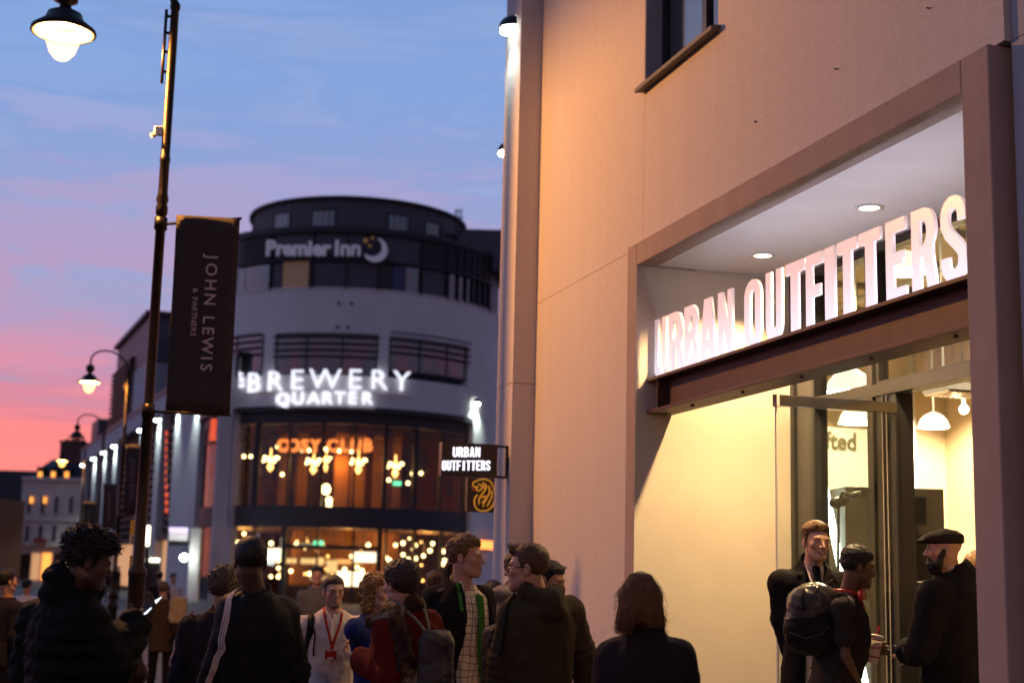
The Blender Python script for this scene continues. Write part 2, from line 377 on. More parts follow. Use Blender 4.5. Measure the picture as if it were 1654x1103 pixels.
# alcove: side walls, soffit with a narrow brown slot, back up-stand
box('alcove_wall', (FX + .5, 9.805, 0), (GX + .1, 10.1, 4.35), 'render_cream', shop)
box('alcove_wall', (FX + .003, 9.797, -.02), (FX + .50, 9.8065, 4.044), 'render_cream', shop)
box('alcove_wall', (FX + .5, 5.4, 0), (GX + .1, 5.66, 4.35), 'render_cream', shop)
box('soffit', (FX + .006, 5.668, 4.056), (FX + .118, 9.797, 4.075), 'soffit_white', shop)
box('soffit_slot', (FX + .118, 5.668, 4.0665), (FX + .150, 9.797, 4.072), mat('slot_brown', (.28, .17, .10), .7), shop)
box('soffit', (FX + .150, 5.668, 4.056), (GX + .02, 9.797, 4.085), 'soffit_white', shop)
box('soffit_core', (FX + .17, 5.5, 4.09), (GX + .1, 9.98, 4.3), 'joint_dark', shop)
box('threshold_step', (3.55, 5.55, -.02), (GX - .03, 9.79, .15), 'stone_step', shop, bevel=.01)
# upper window
w = empty('upper_window', (4.2, 9.1, 5.48)); adopt(w, shop); w.location = (0, 0, 0)
w2 = MB(); w2.box((4.20, 8.50, 5.48), (4.26, 8.56, 7.15)); w2.box((4.20, 9.77, 5.48), (4.26, 9.81, 7.15)); w2.box((4.20, 8.56, 7.09), (4.26, 9.77, 7.15)); w2.box((4.20, 8.56, 5.48), (4.26, 9.77, 5.54)); w2.box((4.195, 8.98, 5.54), (4.255, 9.05, 7.09))
bpy.data.objects.remove(w)
wf = w2.build('window_frame', 'alu_dark', shop)
box('pane', (4.225, 9.05, 5.54), (4.235, 9.77, 7.09), 'window_dusk', wf); box('pane', (4.225, 8.56, 5.54), (4.235, 8.98, 7.09), 'window_dusk', wf)
box('blind', (4.30, 9.02, 5.5), (4.31, 9.8, 7.12), 'blind_grey', wf); box('room_back', (4.62, 8.4, 5.3), (4.64, 9.9, 7.3), 'room_dark', wf)
mb = MB(); v = [(3.985, 8.50 - .045, 5.455), (4.20, 8.50 - .045, 5.49), (4.20, 9.84, 5.49), (3.985, 9.84, 5.455)]
mb.add(v + [(x, y, z - .035) for x, y, z in v], [(0, 1, 2, 3), (7, 6, 5, 4), (0, 4, 5, 1), (1, 5, 6, 2), (2, 6, 7, 3), (3, 7, 4, 0)]); mb.build('window_sill', 'panel_grey', shop, bevel=.004)
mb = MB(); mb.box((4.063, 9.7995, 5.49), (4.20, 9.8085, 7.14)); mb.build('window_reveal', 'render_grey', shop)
# fixing studs left in the render
for px, py in ((1222, 197), (1501, 14), (1352, 112)):
    p = atX(px, py, WX); MB().tube([(WX - .018, p[1], p[2]), (WX + .01, p[1], p[2])], .0045, 6).build('stud', 'joint_dark', shop)
# pilaster at the corner and the set-back bay behind it
mb = MB(); mb.box((3.84, 12.38, -.02), (4.6, 12.87, 3.46)); mb.build('pilaster', 'render_white', shop)
mb = MB(); mb.box((3.84, 12.38, 3.466), (4.6, 12.87, TOPZ)); mb.build('pilaster', 'render_white', shop)
box('side_bay', (5.0, 12.87, -.02), (5.40, 16.75, TOPZ), 'render_white', shop)
box('side_bay_window', (4.985, 13.6, 4.6), (4.999, 15.6, 6.4), 'alu_dark', shop)
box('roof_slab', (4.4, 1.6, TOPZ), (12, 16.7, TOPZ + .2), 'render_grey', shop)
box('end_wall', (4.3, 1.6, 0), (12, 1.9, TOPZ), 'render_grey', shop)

# steel beam over the entrance: two flanges, a web, end stiffener plates
b0, b1 = 5.668, 9.7965
mb = MB(); mb.box((4.09, b0, 3.158), (4.30, b1, 3.182)); mb.box((4.09, b0, 2.918), (4.30, b1, 2.942)); mb.box((4.185, b0, 2.942), (4.205, b1, 3.158))
bm_o = mb.build('steel_beam', 'steel_brown', shop, bevel=.003)
for y in (9.62,): box('stiffener', (4.105, y, 2.943), (4.184, y + .012, 3.157), 'steel_brown', bm_o)
for i in range(5):
    y = 9.1 - i*.78; MB().tube([(4.15, y, 2.90), (4.15, y, 2.9175)], .013, 8).build('bolt', 'steel_brown', bm_o)

# shopfront in the recess
sf = MB().box((GX - .04, 9.74, .15), (GX + .06, 9.796, 4.054)).build('shopfront_frame', 'alu_grey', shop)
def bar(name, y0, y1, z0, z1, d0=-.05, d1=.06, ma='alu_grey'): return box(name, (GX + d0, y0, z0), (GX + d1, y1, z1), ma, sf)
bar('infill_panel', 9.44, 9.737, .16, 4.05, -.012, .02, 'panel_grey')
bar('mullion', 9.405, 9.44, .15, 4.05); bar('mullion', 8.60, 8.672, .15, 4.05); bar('mullion', 8.545, 8.592, .15, 4.05, -.03, .05, 'alu_dark')
bar('door_post', 8.42, 8.545, .15, 2.975, -.05, .08, 'alu_dark'); bar('seal_strip', 8.455, 8.468, .16, 2.97, -.062, -.051, 'alu_bright')
bar('door_post', 8.305, 8.418, .15, 2.975, -.05, .08, 'alu_grey'); bar('seal_strip', 8.398, 8.412, .16, 2.97, -.064, -.053, 'alu_bright')
bar('transom', 8.674, 9.403, 3.0, 3.072); bar('transom', 5.67, 8.598, 2.978, 3.062, -.06, .07)
bar('head_rail', 5.67, 8.598, 3.99, 4.05); bar('head_rail', 8.674, 9.403, 3.99, 4.05); bar('transom', 5.67, 8.543, 3.065, 3.085, -.03, .05, 'alu_dark')
bar('mullion', 7.12, 7.19, .15, 2.975); bar('mullion', 7.12, 7.17, 3.09, 3.985)
bar('bottom_rail', 8.674, 9.403, .15, .28); bar('bottom_rail', 5.67, 7.118, .15, .28)
for y0, y1, z0, z1 in ((8.674, 9.403, .28, 3.0), (8.674, 9.403, 3.072, 3.99), (7.17, 8.543, 3.09, 3.99), (5.67, 7.12, 3.09, 3.99), (5.67, 7.118, .28, 2.977)):
    bar('pane', y0, y1, z0, z1, .003, .011, 'shop_glass')
# open door leaf, swung out square to the front
DY = 8.303
leaf = MB().box((4.39, DY - .028, 2.832), (5.27, DY + .028, 2.905)).build('door', 'alu_bright', shop, bevel=.003)
box('end_cap', (4.372, DY - .03, 2.830), (4.392, DY + .03, 2.907), mat('clear_plastic', (.75, .70, .68), .2), leaf)
box('pane', (4.385, DY - .006, .27), (5.255, DY + .006, 2.831), 'shop_glass', leaf)
box('stile', (5.256, DY - .025, .17), (5.279, DY + .025, 2.829), 'alu_grey', leaf)
box('rail', (4.39, DY - .028, .17), (5.254, DY + .028, .268), 'alu_bright', leaf)
box('edge_strip', (4.377, DY - .010, .27), (4.3845, DY + .010, 2.829), mat('edge_glass', (.75, .78, .70), .15), leaf)
MB().tube([(4.50, DY - .05, .95), (4.50, DY - .05, 1.35)], .014, 8).tube([(4.50, DY - .05, 1.0), (4.50, DY - .007, 1.0)], .008, 6).tube([(4.50, DY - .05, 1.30), (4.50, DY - .007, 1.30)], .008, 6).build('handle', 'alu_bright', leaf, True)

# the room behind
RX1, RY1, RZ1 = 10.9, 16.0, 5.1
box('interior_wall', (GX + .2, RY1, .1), (RX1, RY1 + .1, RZ1), 'warm_wall', shop)
box('interior_wall', (RX1, 3.2, .1), (RX1 + .1, RY1 + .1, RZ1), 'warm_wall', shop)
box('interior_wall', (GX + .08, 3.1, .1), (RX1, 3.2, RZ1), 'warm_wall', shop)
box('interior_wall', (GX + .11, 9.81, .1), (GX + .2, RY1, RZ1), 'pale_wall', shop)
box('interior_wall', (GX + .08, 5.3, 4.31), (GX + .18, 9.8, RZ1), 'pale_wall', shop)
box('interior_wall', (GX + .08, 3.2, .1), (GX + .18, 5.3, RZ1), 'pale_wall', shop)
box('shop_floor', (GX - .02, 3.2, .05), (RX1, RY1, .149), 'shop_floor', shop)
box('shop_ceiling', (GX + .08, 3.2, RZ1), (RX1, RY1, RZ1 + .15), 'shop_ceiling', shop)
for k in range(9):
    y = 5.2 + k*1.25; box('ceiling_batten', (GX + .3, y, RZ1 - .06), (RX1 - .1, y + .09, RZ1 - .002), mat('batten', (.20, .17, .12), .8), shop)
for x in (6.6, 8.2, 9.8): MB().tube([(x, 3.6, RZ1 - .28), (x, RY1 - .2, RZ1 - .28)], .045, 10).build('service_pipe', 'white_paint', shop, True)
# white display partition carrying large serif lettering
box('display_partition', (6.4, 13.3, .15), (8.28, 13.42, 3.35), 'pale_wall', shop)
q = atY(1352, 713, 13.29)
pz = q[2]
for ch, px, sz in (('i', 1328.5, .26), ('f', 1337, .26), ('t', 1347, .26), ('e', 1360, .26), ('d', 1376, .26)):
    c = atY(px, 713, 13.285); glyph('letter', ch, (c[0], 13.285, pz), (1, 0, 0), (0, 0, 1), sz, .012, 'wall_print', shop, offset=.004, xs=.92)
MB().tube([(10.35, 15.9, .15), (10.35, 15.9, RZ1)], .04, 8).build('service_pipe', 'white_paint', shop, True)

# ------------------------------------------------------------------ sign letters standing on the beam
def arcp(cx, cy, rx, ry, a0, a1, n=10): return [(cx + rx*math.cos(R(a0 + (a1 - a0)*i/n)), cy + ry*math.sin(R(a0 + (a1 - a0)*i/n))) for i in range(n + 1)]
def stroke_outline(pts, hw):
    pts = [np.array(p, float) for p in pts]; l, r = [], []
    for i, p in enumerate(pts):
        t = pts[min(i + 1, len(pts) - 1)] - pts[max(i - 1, 0)]; t /= np.linalg.norm(t); n = np.array([-t[1], t[0]]); h = hw[i] if hasattr(hw, '__len__') else hw
        l.append(tuple(p + n*h)); r.append(tuple(p - n*h))
    return l + r[::-1]
def letter_loops(ch, w, h):
    s = .33*w if ch not in 'IT' else .33*w; t = .15*h; e = .02*w
    if ch == 'U':
        ro, ri = w/2, w/2 - s
        return [[(0, h)] + [(0, ro*1.0)] + arcp(w/2, ro, ro, ro, 180, 360, 14) + [(w, h), (w - s, h)] + arcp(w/2, ro*1.05, ri, ri*1.15, 360, 180, 10)[0:] + [(s, h)]]
    if ch == 'O':
        return [arcp(w/2, h - w/2, w/2, w/2, 0, 180, 14) + arcp(w/2, w/2, w/2, w/2, 180, 360, 14),
                (arcp(w/2, h - w/2, w/2 - s, (w/2 - s)*1.3, 0, 180, 10) + arcp(w/2, w/2, w/2 - s, (w/2 - s)*1.3, 180, 360, 10))]
    if ch == 'I': return [[(0, 0), (w, 0), (w, h), (0, h)]]
    if ch == 'T':
        a = (w - .40*w)/2
        return [[(a, 0), (w - a, 0), (w - a, h - t), (w, h - t), (w, h), (0, h), (0, h - t), (a, h - t)]]
    if ch == 'F':
        return [[(0, 0), (s*1.1, 0), (s*1.1, .42*h), (w*.86, .42*h), (w*.86, .42*h + t), (s*1.1, .42*h + t), (s*1.1, h - t), (w, h - t), (w, h), (0, h)]]
    if ch == 'E':
        return [[(0, 0), (w, 0), (w, t), (s*1.1, t), (s*1.1, .44*h), (w*.86, .44*h), (w*.86, .44*h + t), (s*1.1, .44*h + t), (s*1.1, h - t), (w, h - t), (w, h), (0, h)]]
    if ch == 'N':
        return [[(0, 0), (s*.92, 0), (s*.92, h*.56), (w - s*.92, 0), (w, 0), (w, h), (w - s*.92, h), (w - s*.92, h*.46), (s*.92, h), (0, h)]]
    if ch == 'A':
        return [[(0, 0), (s*.95, 0), (s*1.08, h*.2), (w - s*1.08, h*.2), (w - s*.95, 0), (w, 0), (w*.70, h), (w*.30, h)], [(w*.395, h*.34), (w*.605, h*.34), (w*.5, h*.80)]]
    if ch == 'R':
        r = h*.235; m_ = h*.47
        return [[(0, 0), (s, 0), (s, m_ - .05*h), (w*.52, m_ - .05*h), (w - s*1.02, 0), (w + e, 0), (w*.86, m_*.92)] + arcp(w - r*.72, h*.74, r*.72, h*.24, -50, 80, 10) + [(w*.55, h), (0, h)],
                [(s, m_ + .08*h), (w*.50, m_ + .08*h)] + arcp(w*.52, h*.715, w - s - w*.54, h*.135, -70, 70, 8) + [(w*.50, h - .145*h), (s, h - .145*h)]]
    if ch == 'B':
        return [[(0, 0), (w*.55, 0)] + arcp(w*.58, h*.25, w*.42, h*.25, -80, 55, 9) + [(w*.80, h*.515)] + arcp(w*.56, h*.755, w*.40, h*.245, -50, 80, 9) + [(w*.5, h), (0, h)],
                [(s, .14*h), (w*.48, .14*h)] + arcp(w*.5, h*.285, w*.20, h*.125, -70, 70, 7) + [(w*.48, .43*h), (s, .43*h)],
                [(s, .58*h), (w*.48, .58*h)] + arcp(w*.5, h*.72, w*.18, h*.12, -70, 70, 7) + [(w*.48, .86*h), (s, .86*h)]]
    if ch == 'S':
        hw = .155*w
        pts = [(w - hw, h*.70)] + arcp(w/2, h*.77, w/2 - hw, h*.23 - hw, 0, 180, 10) + [(hw*1.05, h*.68), (w*.30, h*.57), (w*.66, h*.42), (w - hw*1.1, h*.33)] + arcp(w/2, h*.23, w/2 - hw, h*.23 - hw, 0, -180, 10) + [(hw, h*.30)]
        return [stroke_outline(pts, hw)]
sign = empty('shop_sign', (4.2, 7.8, 3.182), 'row of tall white lit letters reading URBAN OUTFITTERS standing on the steel beam', 'sign')
LX = 4.165
spans = [('U', 148, 203), ('R', 207, 267), ('B', 272, 330), ('A', 333, 406), ('N', 409, 472), ('O', 517, 590), ('U', 605, 675), ('T', 686, 765), ('F', 770, 840), ('I', 848, 888), ('T', 900, 985), ('T', 990, 1083), ('E', 1100, 1185), ('R', 1207, 1312), ('S', 1328, 1440)]
for ch, a, b in spans:
    ya = atX(1000 + a/2.529, 500, LX)[1]; yb = atX(1000 + b/2.529, 460, LX)[1]; wd = (ya - yb)*.90
    me = poly_mesh(letter_loops(ch, wd, .445), .018, .0015)
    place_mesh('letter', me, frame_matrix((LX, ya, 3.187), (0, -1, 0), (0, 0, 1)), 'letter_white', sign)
box('led_strip', (4.255, 5.75, 3.1835), (4.295, 8.90, 3.194), 'led_white', sign)
box('base_rail', (4.13, 5.75, 3.1825), (4.205, 9.78, 3.1865), 'black_metal', sign)

# downlights in the soffit and their light
for i, (px, py, lab) in enumerate(((1232, 412, 'round recessed downlight in the entrance soffit above the letters BAN and O'), (1404, 335, 'round recessed downlight in the entrance soffit above the letters TTE'))):
    p = atZ(px, py, 4.056)
    d = empty('downlight', (p[0], p[1], 4.056), lab, 'downlight', 'recessed downlights over the entrance')
    MB().lathe([(.092, -.001), (.092, -.010), (.066, -.009), (.062, -.001)], (p[0], p[1], 4.0555), 28, cap=False).build('trim_ring', 'white_paint', d, True)
    MB().disc(.061, (p[0], p[1], 4.0500)).build('lens', 'lamp_glow_warm', d)
    light('downlight_beam', 'SPOT', (p[0], p[1], 4.04), (1.0, .64, .28), 430, .05, d, (p[0], p[1], 0), R(128), .35)

# ------------------------------------------------------------------ things inside the shop
def pendant(px, py, D, r, lab, power=240):
    p = atD(px, py, D); pn = empty('pendant_lamp', tuple(p), lab, 'pendant lamp', 'white dome pendant lamps in the shop')
    prof = [(.03, r*.98), (r*.30, r*.93), (r*.62, r*.76), (r*.86, r*.48), (r*.98, r*.16), (r, 0)]
    sh = MB(); n = 28; v = []; f = []
    for rr, zz in prof:
        for k in range(n): q = 2*math.pi*k/n; v.append((p[0] + rr*math.cos(q), p[1] + rr*math.sin(q), p[2] + zz))
    for i in range(len(prof) - 1):
        for k in range(n): f.append((i*n + k, i*n + (k + 1) % n, (i + 1)*n + (k + 1) % n, (i + 1)*n + k))
    sh.add(v, f).build('shade', 'pendant_white', pn, True)
    MB().sphere((p[0], p[1], p[2] + r*.5), r*.2, 10, 7).build('bulb', 'pendant_inner', pn, True)
    MB().tube([(p[0], p[1], p[2] + r*.95), (p[0], p[1], RZ1 - .002)], .012, 6).build('rod', 'white_paint', pn)
    light('pendant_bulb', 'POINT', (p[0], p[1], p[2] + r*.12), (1.0, .80, .48), power, .05, pn)
    return pn
pendant(1373, 633, 11.2, .19, 'big white dome pendant lamp seen just under the beam')
pendant(1384, 684, 13.2, .17, 'dome pendant lamp seen below the door top rail', 45)
pendant(1508, 690, 15.6, .17, 'dome pendant lamp seen in the doorway beside the door post')
pendant(1462, 440, 12.6, .2, 'dome pendant lamp seen behind the letter E above the beam')
# bare bulb near the jamb
p = atD(1557, 661, 13.0); bb = empty('bare_bulb', tuple(p), 'small bare bulb glowing in the doorway close to the portal jamb', 'bulb')
MB().sphere(p, .045).build('bulb', 'pendant_inner', bb, True); MB().tube([p + np.array([0, 0, .04]), p + np.array([0, 0, .10])], .02, 8).build('socket', 'white_paint', bb); MB().tube([p + np.array([0, 0, .10]), (p[0], p[1], RZ1 - .002)], .006, 6).build('cord', 'black_metal', bb)
light('bulb_light', 'POINT', tuple(p + np.array([-.15, -.1, -.08])), (1, .75, .42), 18, .05, bb)
# ceiling heater grille
p = atD(1545, 634, 11.6); ht = empty('ceiling_heater', tuple(p), 'slatted metal heater hanging over the doorway inside the shop', 'heater')
box('casing', (p[0] - .20, p[1] - .18, p[2]), (p[0] + .25, p[1] + .18, p[2] + .06), 'white_paint', ht)
for k in range(9): box('slat', (p[0] - .19 + k*.047, p[1] - .17, p[2] - .02), (p[0] - .17 + k*.047, p[1] + .17, p[2] - .001), 'alu_bright', ht)
for dx in (-.12, .15): MB().tube([(p[0] + dx, p[1], p[2] + .06), (p[0] + dx, p[1], RZ1 - .002)], .01, 6).build('hanger', 'white_paint', ht)
# stacked loudspeaker cabinets
sp = atD(1365, 785, 10.6); ex = np.array([RT0[0], RT0[1]]); ex = np.array([math.cos(R(-14)), math.sin(R(-14))]); ey = np.array([-ex[1], ex[0]])
base = np.array([sp[0], sp[1]]); cz = sp[2]
names = ('topmost of the stacked black loudspeaker cabinets inside the doors', 'middle one of the stacked black loudspeaker cabinets inside the doors', 'lowest of the stacked black loudspeaker cabinets inside the doors')
for k in range(3):
    z1 = cz - k*.69; z0 = z1 - .684 if k < 2 else .151
    cc = base + ex*.375 + ey*.3
    s_ = empty('loudspeaker', (cc[0], cc[1], z0), names[k], 'loudspeaker', 'stacked loudspeakers in the shop')
    MB().obox(cc, ex, ey, .375, .3, z0, z1).build('cabinet', 'cabinet_black', s_, bevel=.008)
    hx = base + ex*.56 - ey*.001
    for dz in (.13,):
        MB().obox(hx, ex, ey, .045, .006, z1 - .26, z1 - .07).build('handle_cup', mat('void_black', (.002, .002, .002), .9), s_)  # near-black block paints the dark hollow of the handle
        MB().obox(hx, ex, ey, .052, .004, z1 - .27, z1 - .06).build('handle_rim', 'alu_grey', s_)
    MB().obox(base + ex*.24, ex, ey, .012, .004, z1 - .36, z1 - .22).build('red_tape', 'red_mark', s_) if k == 0 else None
# clamp lamp with a flexible arm at the speaker's corner
p = atD(1350, 812, 10.4); cl = empty('clamp_lamp', (p[0], p[1], .151), 'black clamp spotlight on an arm beside the loudspeakers', 'lamp')
MB().sphere(p, (.05, .05, .045)).tube([p, p + np.array([.08, .02, .03])], [.035, .05], 10).build('lamp_head', 'black_metal', cl, True)
qd = atD(1372, 800, 10.4)
MB().tube([p + np.array([.03, 0, .02]), (p + qd)/2 + np.array([0, 0, .05]), qd], .016, 8).tube([qd, qd + np.array([.09, 0, .02])], .02, 8).build('arm', 'alu_grey', cl, True)
MB().tube([p + np.array([.04, .03, 0]), p + np.array([.03, .03, -.4]), (p[0] + .03, p[1] + .03, .16)], .011, 8).lathe([(.12, 0), (.12, .015), (.01, .02)], (p[0] + .03, p[1] + .03, .151), 16).build('stand', 'black_metal', cl)
# leaning fluorescent tube
a = atD(1326, 760, 10.9); b = atD(1360, 925, 10.6); tl = empty('tube_light', tuple(b), 'bare white tube light leaning behind the glass next to the smiling man', 'tube light')
bb_ = a + (b - a)*((a[2] - .17)/(a[2] - b[2]))
a = a + (a - b)*.55
MB().tube([a, bb_], .030, 10).build('tube', 'tube_glow', tl, True); MB().tube([a, a + (a - b)*.05], .034, 10).tube([bb_, bb_ + (a - b)*.03], .034, 10).build('cap', 'white_paint', tl)
# added track spots, out of sight, brightening the back walls
for i, (x, y, tx, ty, tz, e) in enumerate(((8.6, 14.3, 9.1, 16, 1.0, 1500), (9.9, 14.2, 10.5, 16, 1.0, 1500), (7.2, 11.6, 7.4, 13.3, 0.9, 600), (6.6, 8.2, 7.8, 12.6, 1.0, 160))):
    t_ = empty('track_spot', (x, y, RZ1 - .3), 'unseen black track spotlight added under the shop ceiling', 'spotlight', 'added track spotlights inside the shop')
    d = np.array([tx - x, ty - y, tz - RZ1 + .3]); d /= np.linalg.norm(d); o_ = np.array([x, y, RZ1 - .3])
    MB().tube([o_ - d*.07, o_ + d*.07], .045, 12).build('can', 'black_metal', t_, True); MB().tube([o_, (x, y, RZ1 - .002)], .01, 6).build('stem', 'black_metal', t_)
    light('spot_beam', 'SPOT', tuple(o_ + d*.09), (1.0, .80, .50), e, .04, t_, (tx, ty, tz), R(75), .6)

# ------------------------------------------------------------------ wall lamps of the shop building
def wall_lamp(p, nrm, size, lab, group, power, ma='lamp_glow_cool', par=None, color=(.80, 1.0, .90), spot=True):
    """half-dome down-lighter on a wall: p on the wall, nrm outward"""
    n_ = np.array(nrm, float); n_ /= np.linalg.norm(n_); t = np.array([-n_[1], n_[0], 0]); p = np.array(p, float)
    o = empty('wall_lamp', tuple(p), lab, 'wall lamp', group)
    v = []; f = []; A, B = 10, 6
    for i in range(B + 1):
        ph = math.pi/2*i/B
        for k in range(A + 1):
            th = math.pi*k/A
            v.append(p + n_*size*math.sin(th)*math.cos(ph)*1.15 + t*size*math.cos(th)*math.cos(ph) + np.array([0, 0, size*1.0*math.sin(ph)]))
    for i in range(B):
        for k in range(A): f.append((i*(A + 1) + k, i*(A + 1) + k + 1, (i + 1)*(A + 1) + k + 1, (i + 1)*(A + 1) + k))
    MB().add(v, f).build('hood', 'black_metal', o, True)
    vv = [p + n_*.004 + n_*size*.9*math.sin(math.pi*k/A)*1.1 + t*size*.9*math.cos(math.pi*k/A) + np.array([0, 0, -.001]) for k in range(A + 1)]
    vv2 = [q - np.array([0, 0, size*.28]) if 0 < i < A else q - np.array([0, 0, size*.1]) for i, q in enumerate(vv)]
    c2 = p + n_*.01 - np.array([0, 0, size*.32]); vv3 = [(q*0.55 + c2*.45) for q in vv2]
    F = [(k, k + 1, A + 2 + k, A + 1 + k) for k in range(A)] + [(A + 1 + k, A + 2 + k, 2*A + 3 + k, 2*A + 2 + k) for k in range(A)] + [tuple(range(2*A + 2, 3*A + 3))]
    MB().add(vv + vv2 + vv3, F).build('lens', ma, o, True)
    if spot: light('lamp_beam', 'SPOT', tuple(p + n_*size*.75 - np.array([0, 0, size*.45])), color, power, size*.4, o, tuple(p - np.array([0, 0, 3.0]) + n_*.25), R(105), .8)
    return o
pl = atX(829, 40, 3.80)
wall_lamp((3.838, 12.62, pl[2]), (-1, 0, 0), .13, 'white wall downlight high on the pale corner pilaster of the shop', 'wall downlights on the shop corner', 38)
pl = atX(810, 245, 4.9)
wall_lamp((4.998, pl[1], pl[2]), (-1, 0, 0), .13, 'wall downlight below and behind the topmost one at the shop corner', 'wall downlights on the shop corner', 38)

# ------------------------------------------------------------------ projecting signs
bs = empty('blade_sign', (3.84, 12.45, 2.57), 'black projecting box sign with white lit words URBAN OUTFITTERS', 'sign')
y0 = 12.46
pa, pb, pc, pd = (atY(712, 714, y0), atY(800, 772, y0), atY(821, 714, y0), atY(821, 773, y0))
box('sign_box', (pa[0], y0 - .05, pb[2]), (pb[0], y0 + .05, pa[2]), mat('sign_black', (.012, .008, .007), .4), bs)
fr = MB(); xe = 3.838
fr.box((pb[0], y0 - .012, pa[2] - .022), (xe, y0 + .012, pa[2])); fr.box((pb[0], y0 - .012, pb[2]), (xe, y0 + .012, pb[2] + .022)); fr.box((xe - .024, y0 - .012, pb[2] + .022), (xe, y0 + .012, pa[2] - .022)); fr.build('bracket', 'black_metal', bs)
mat('sign_lit', (.8, .8, .8), .5, emit=(.86, .88, 1.0), estr=1.5)
def row(txt, px0, px1, py, hpx):
    n = len(txt); 
    for k, ch in enumerate(txt):
        x0 = px0 + (px1 - px0)*k/n; x1 = px0 + (px1 - px0)*(k + .84)/n
        if ch == 'I': x0 += (x1 - x0)*.28; x1 -= (x1 - x0)*.35
        a_ = atY(x0, py, y0 - .055); b_ = atY(x1, py, y0 - .055); top = atY(x0, py - hpx/2, y0 - .055); bot = atY(x0, py + hpx/2, y0 - .055)
        me = poly_mesh(letter_loops(ch, b_[0] - a_[0], top[2] - bot[2]), .008)
        place_mesh('letter', me, frame_matrix((a_[0], y0 - .056, (a_[2] + b_[2])/2 - (top[2] - bot[2])/2), (1, 0, 0), (0, 0, 1)), 'sign_lit', bs)
row('URBAN', 731.5, 777, 730, 16); row('OUTFITTERS', 714, 793, 751.5, 16)
# lion-head sign behind it
ls = empty('hanging_sign', (5.0, 16.0, 2.4), 'black square hanging sign with a golden lion head outline', 'sign')
a_ = atY(754, 771, 16); b_ = atY(799, 828, 16)
box('board', (a_[0], 15.97, b_[2]), (b_[0], 16.03, a_[2]), 'sign_black', ls)
MB().tube([(a_[0], 16, a_[2] + .02), (4.995, 16, a_[2] + .02)], .012, 6).build('bracket', 'black_metal', ls)
mat('gold_line', (.55, .30, .03), .5, emit=(1.0, .52, .06), estr=.22)
def lionpt(u, v_): return (a_[0] + (u)*(b_[0] - a_[0]), 15.962, a_[2] + (v_)*(b_[2] - a_[2]))
strokes = [[(.30, .10), (.45, .04), (.62, .03), (.78, .08), (.88, .20), (.95, .38), (.97, .56), (.93, .72), (.84, .86), (.70, .95), (.55, .97), (.38, .94), (.28, .84), (.25, .70), (.27, .58), (.36, .50)],
           [(.30, .10), (.20, .14), (.18, .22), (.26, .27), (.38, .26), (.30, .32), (.36, .38), (.46, .36), (.52, .28), (.46, .20), (.36, .18)], [(.62, .16), (.66, .28), (.58, .40), (.48, .50), (.42, .62), (.40, .78)],
           [(.74, .22), (.78, .40), (.70, .55), (.60, .66), (.56, .84)], [(.84, .36), (.86, .52), (.78, .68), (.70, .82)], [(.54, .12), (.56, .24), (.62, .34)], [(.50, .58), (.62, .52), (.66, .66), (.52, .72)]]
for s_ in strokes:
    P_ = []
    for i in range(len(s_) - 1):
        for k in range(3): u = k/3; P_.append(lionpt(*(np.array(s_[i])*(1 - u) + np.array(s_[i + 1])*u)))
    P_.append(lionpt(*s_[-1])); MB().tube(P_, .0085, 5).build('lion_line', 'gold_line', ls, True)
MB().tube([lionpt(.14, .27), lionpt(.20, .36), lionpt(.32, .38)], .010, 5).build('lion_tongue', mat('dull_red', (.25, .02, .015), .5), ls, True)
# ================================================================== ground
mat('paving', (.16, .145, .135), .75, var=.18, vscale=1.2, bump=.2, bscale=30)
def paving_material():
    ma = mat('street_paving', (.10, .092, .086), .7); nt = ma.node_tree; b = nt.nodes['Principled BSDF']; N = nt.nodes.new; L = nt.links.new
    tc = N('ShaderNodeTexCoord'); br = N('ShaderNodeTexBrick'); br.inputs['Scale'].default_value = 1.0; br.inputs['Brick Width'].default_value = .6; br.inputs['Row Height'].default_value = .4
    br.inputs['Color1'].default_value = (.115, .10, .09, 1); br.inputs['Color2'].default_value = (.075, .07, .066, 1); br.inputs['Mortar'].default_value = (.06, .055, .05, 1); br.inputs['Mortar Size'].default_value = .012
    L(tc.outputs['Object'], br.inputs[0]); no = N('ShaderNodeTexNoise'); no.inputs['Scale'].default_value = .5; no.inputs['Detail'].default_value = 5; L(tc.outputs['Object'], no.inputs[0])
    mx = N('ShaderNodeMix'); mx.data_type = 'RGBA'; mx.blend_type = 'MULTIPLY'; mx.inputs[0].default_value = .6; L(br.outputs[0], mx.inputs[6]); L(no.outputs[0], mx.inputs[7]); L(mx.outputs[2], b.inputs['Base Color'])
    return ma
paving_material()
tag(mesh('ground', [(-600, -120, -.02), (700, -120, -.02), (700, 900, -.02), (-600, 900, -.02)], [(0, 1, 2, 3)], 'street_paving'), kind='structure')

# ================================================================== round brewery building
def plan_point(px, D):
    r = ray(px, 935); h = np.array([r[0], r[1]]); return EYE[:2] + h*D
CC = plan_point(555, 100.0)
e0 = (EYE[:2] - CC); e0 = e0/np.linalg.norm(e0); e1 = np.array([-e0[1], e0[0]])
if np.dot(e1, RT0[:2]) < 0: e1 = -e1
DIRS = (e0, e1)
RW, RT_, RG = 10.6, 7.65, 10.15
def hit(px, py, r):
    d = ray(px, py); h = np.array([d[0], d[1]]); L = np.linalg.norm(h); h = h/L; o = EYE[:2] - CC
    b = np.dot(o, h); c = np.dot(o, o) - r*r; disc = max(b*b - c, 0.0); t = -b - math.sqrt(disc)
    p = o + h*t; return math.atan2(np.dot(p, e1), np.dot(p, e0)), EYE[2] + d[2]*t/L
def dpt(a, r, z): d = e0*math.cos(a) + e1*math.sin(a); return np.array([CC[0] + d[0]*r, CC[1] + d[1]*r, z])
def zz(py, r=RW, px=555): return hit(px, py, r)[1]
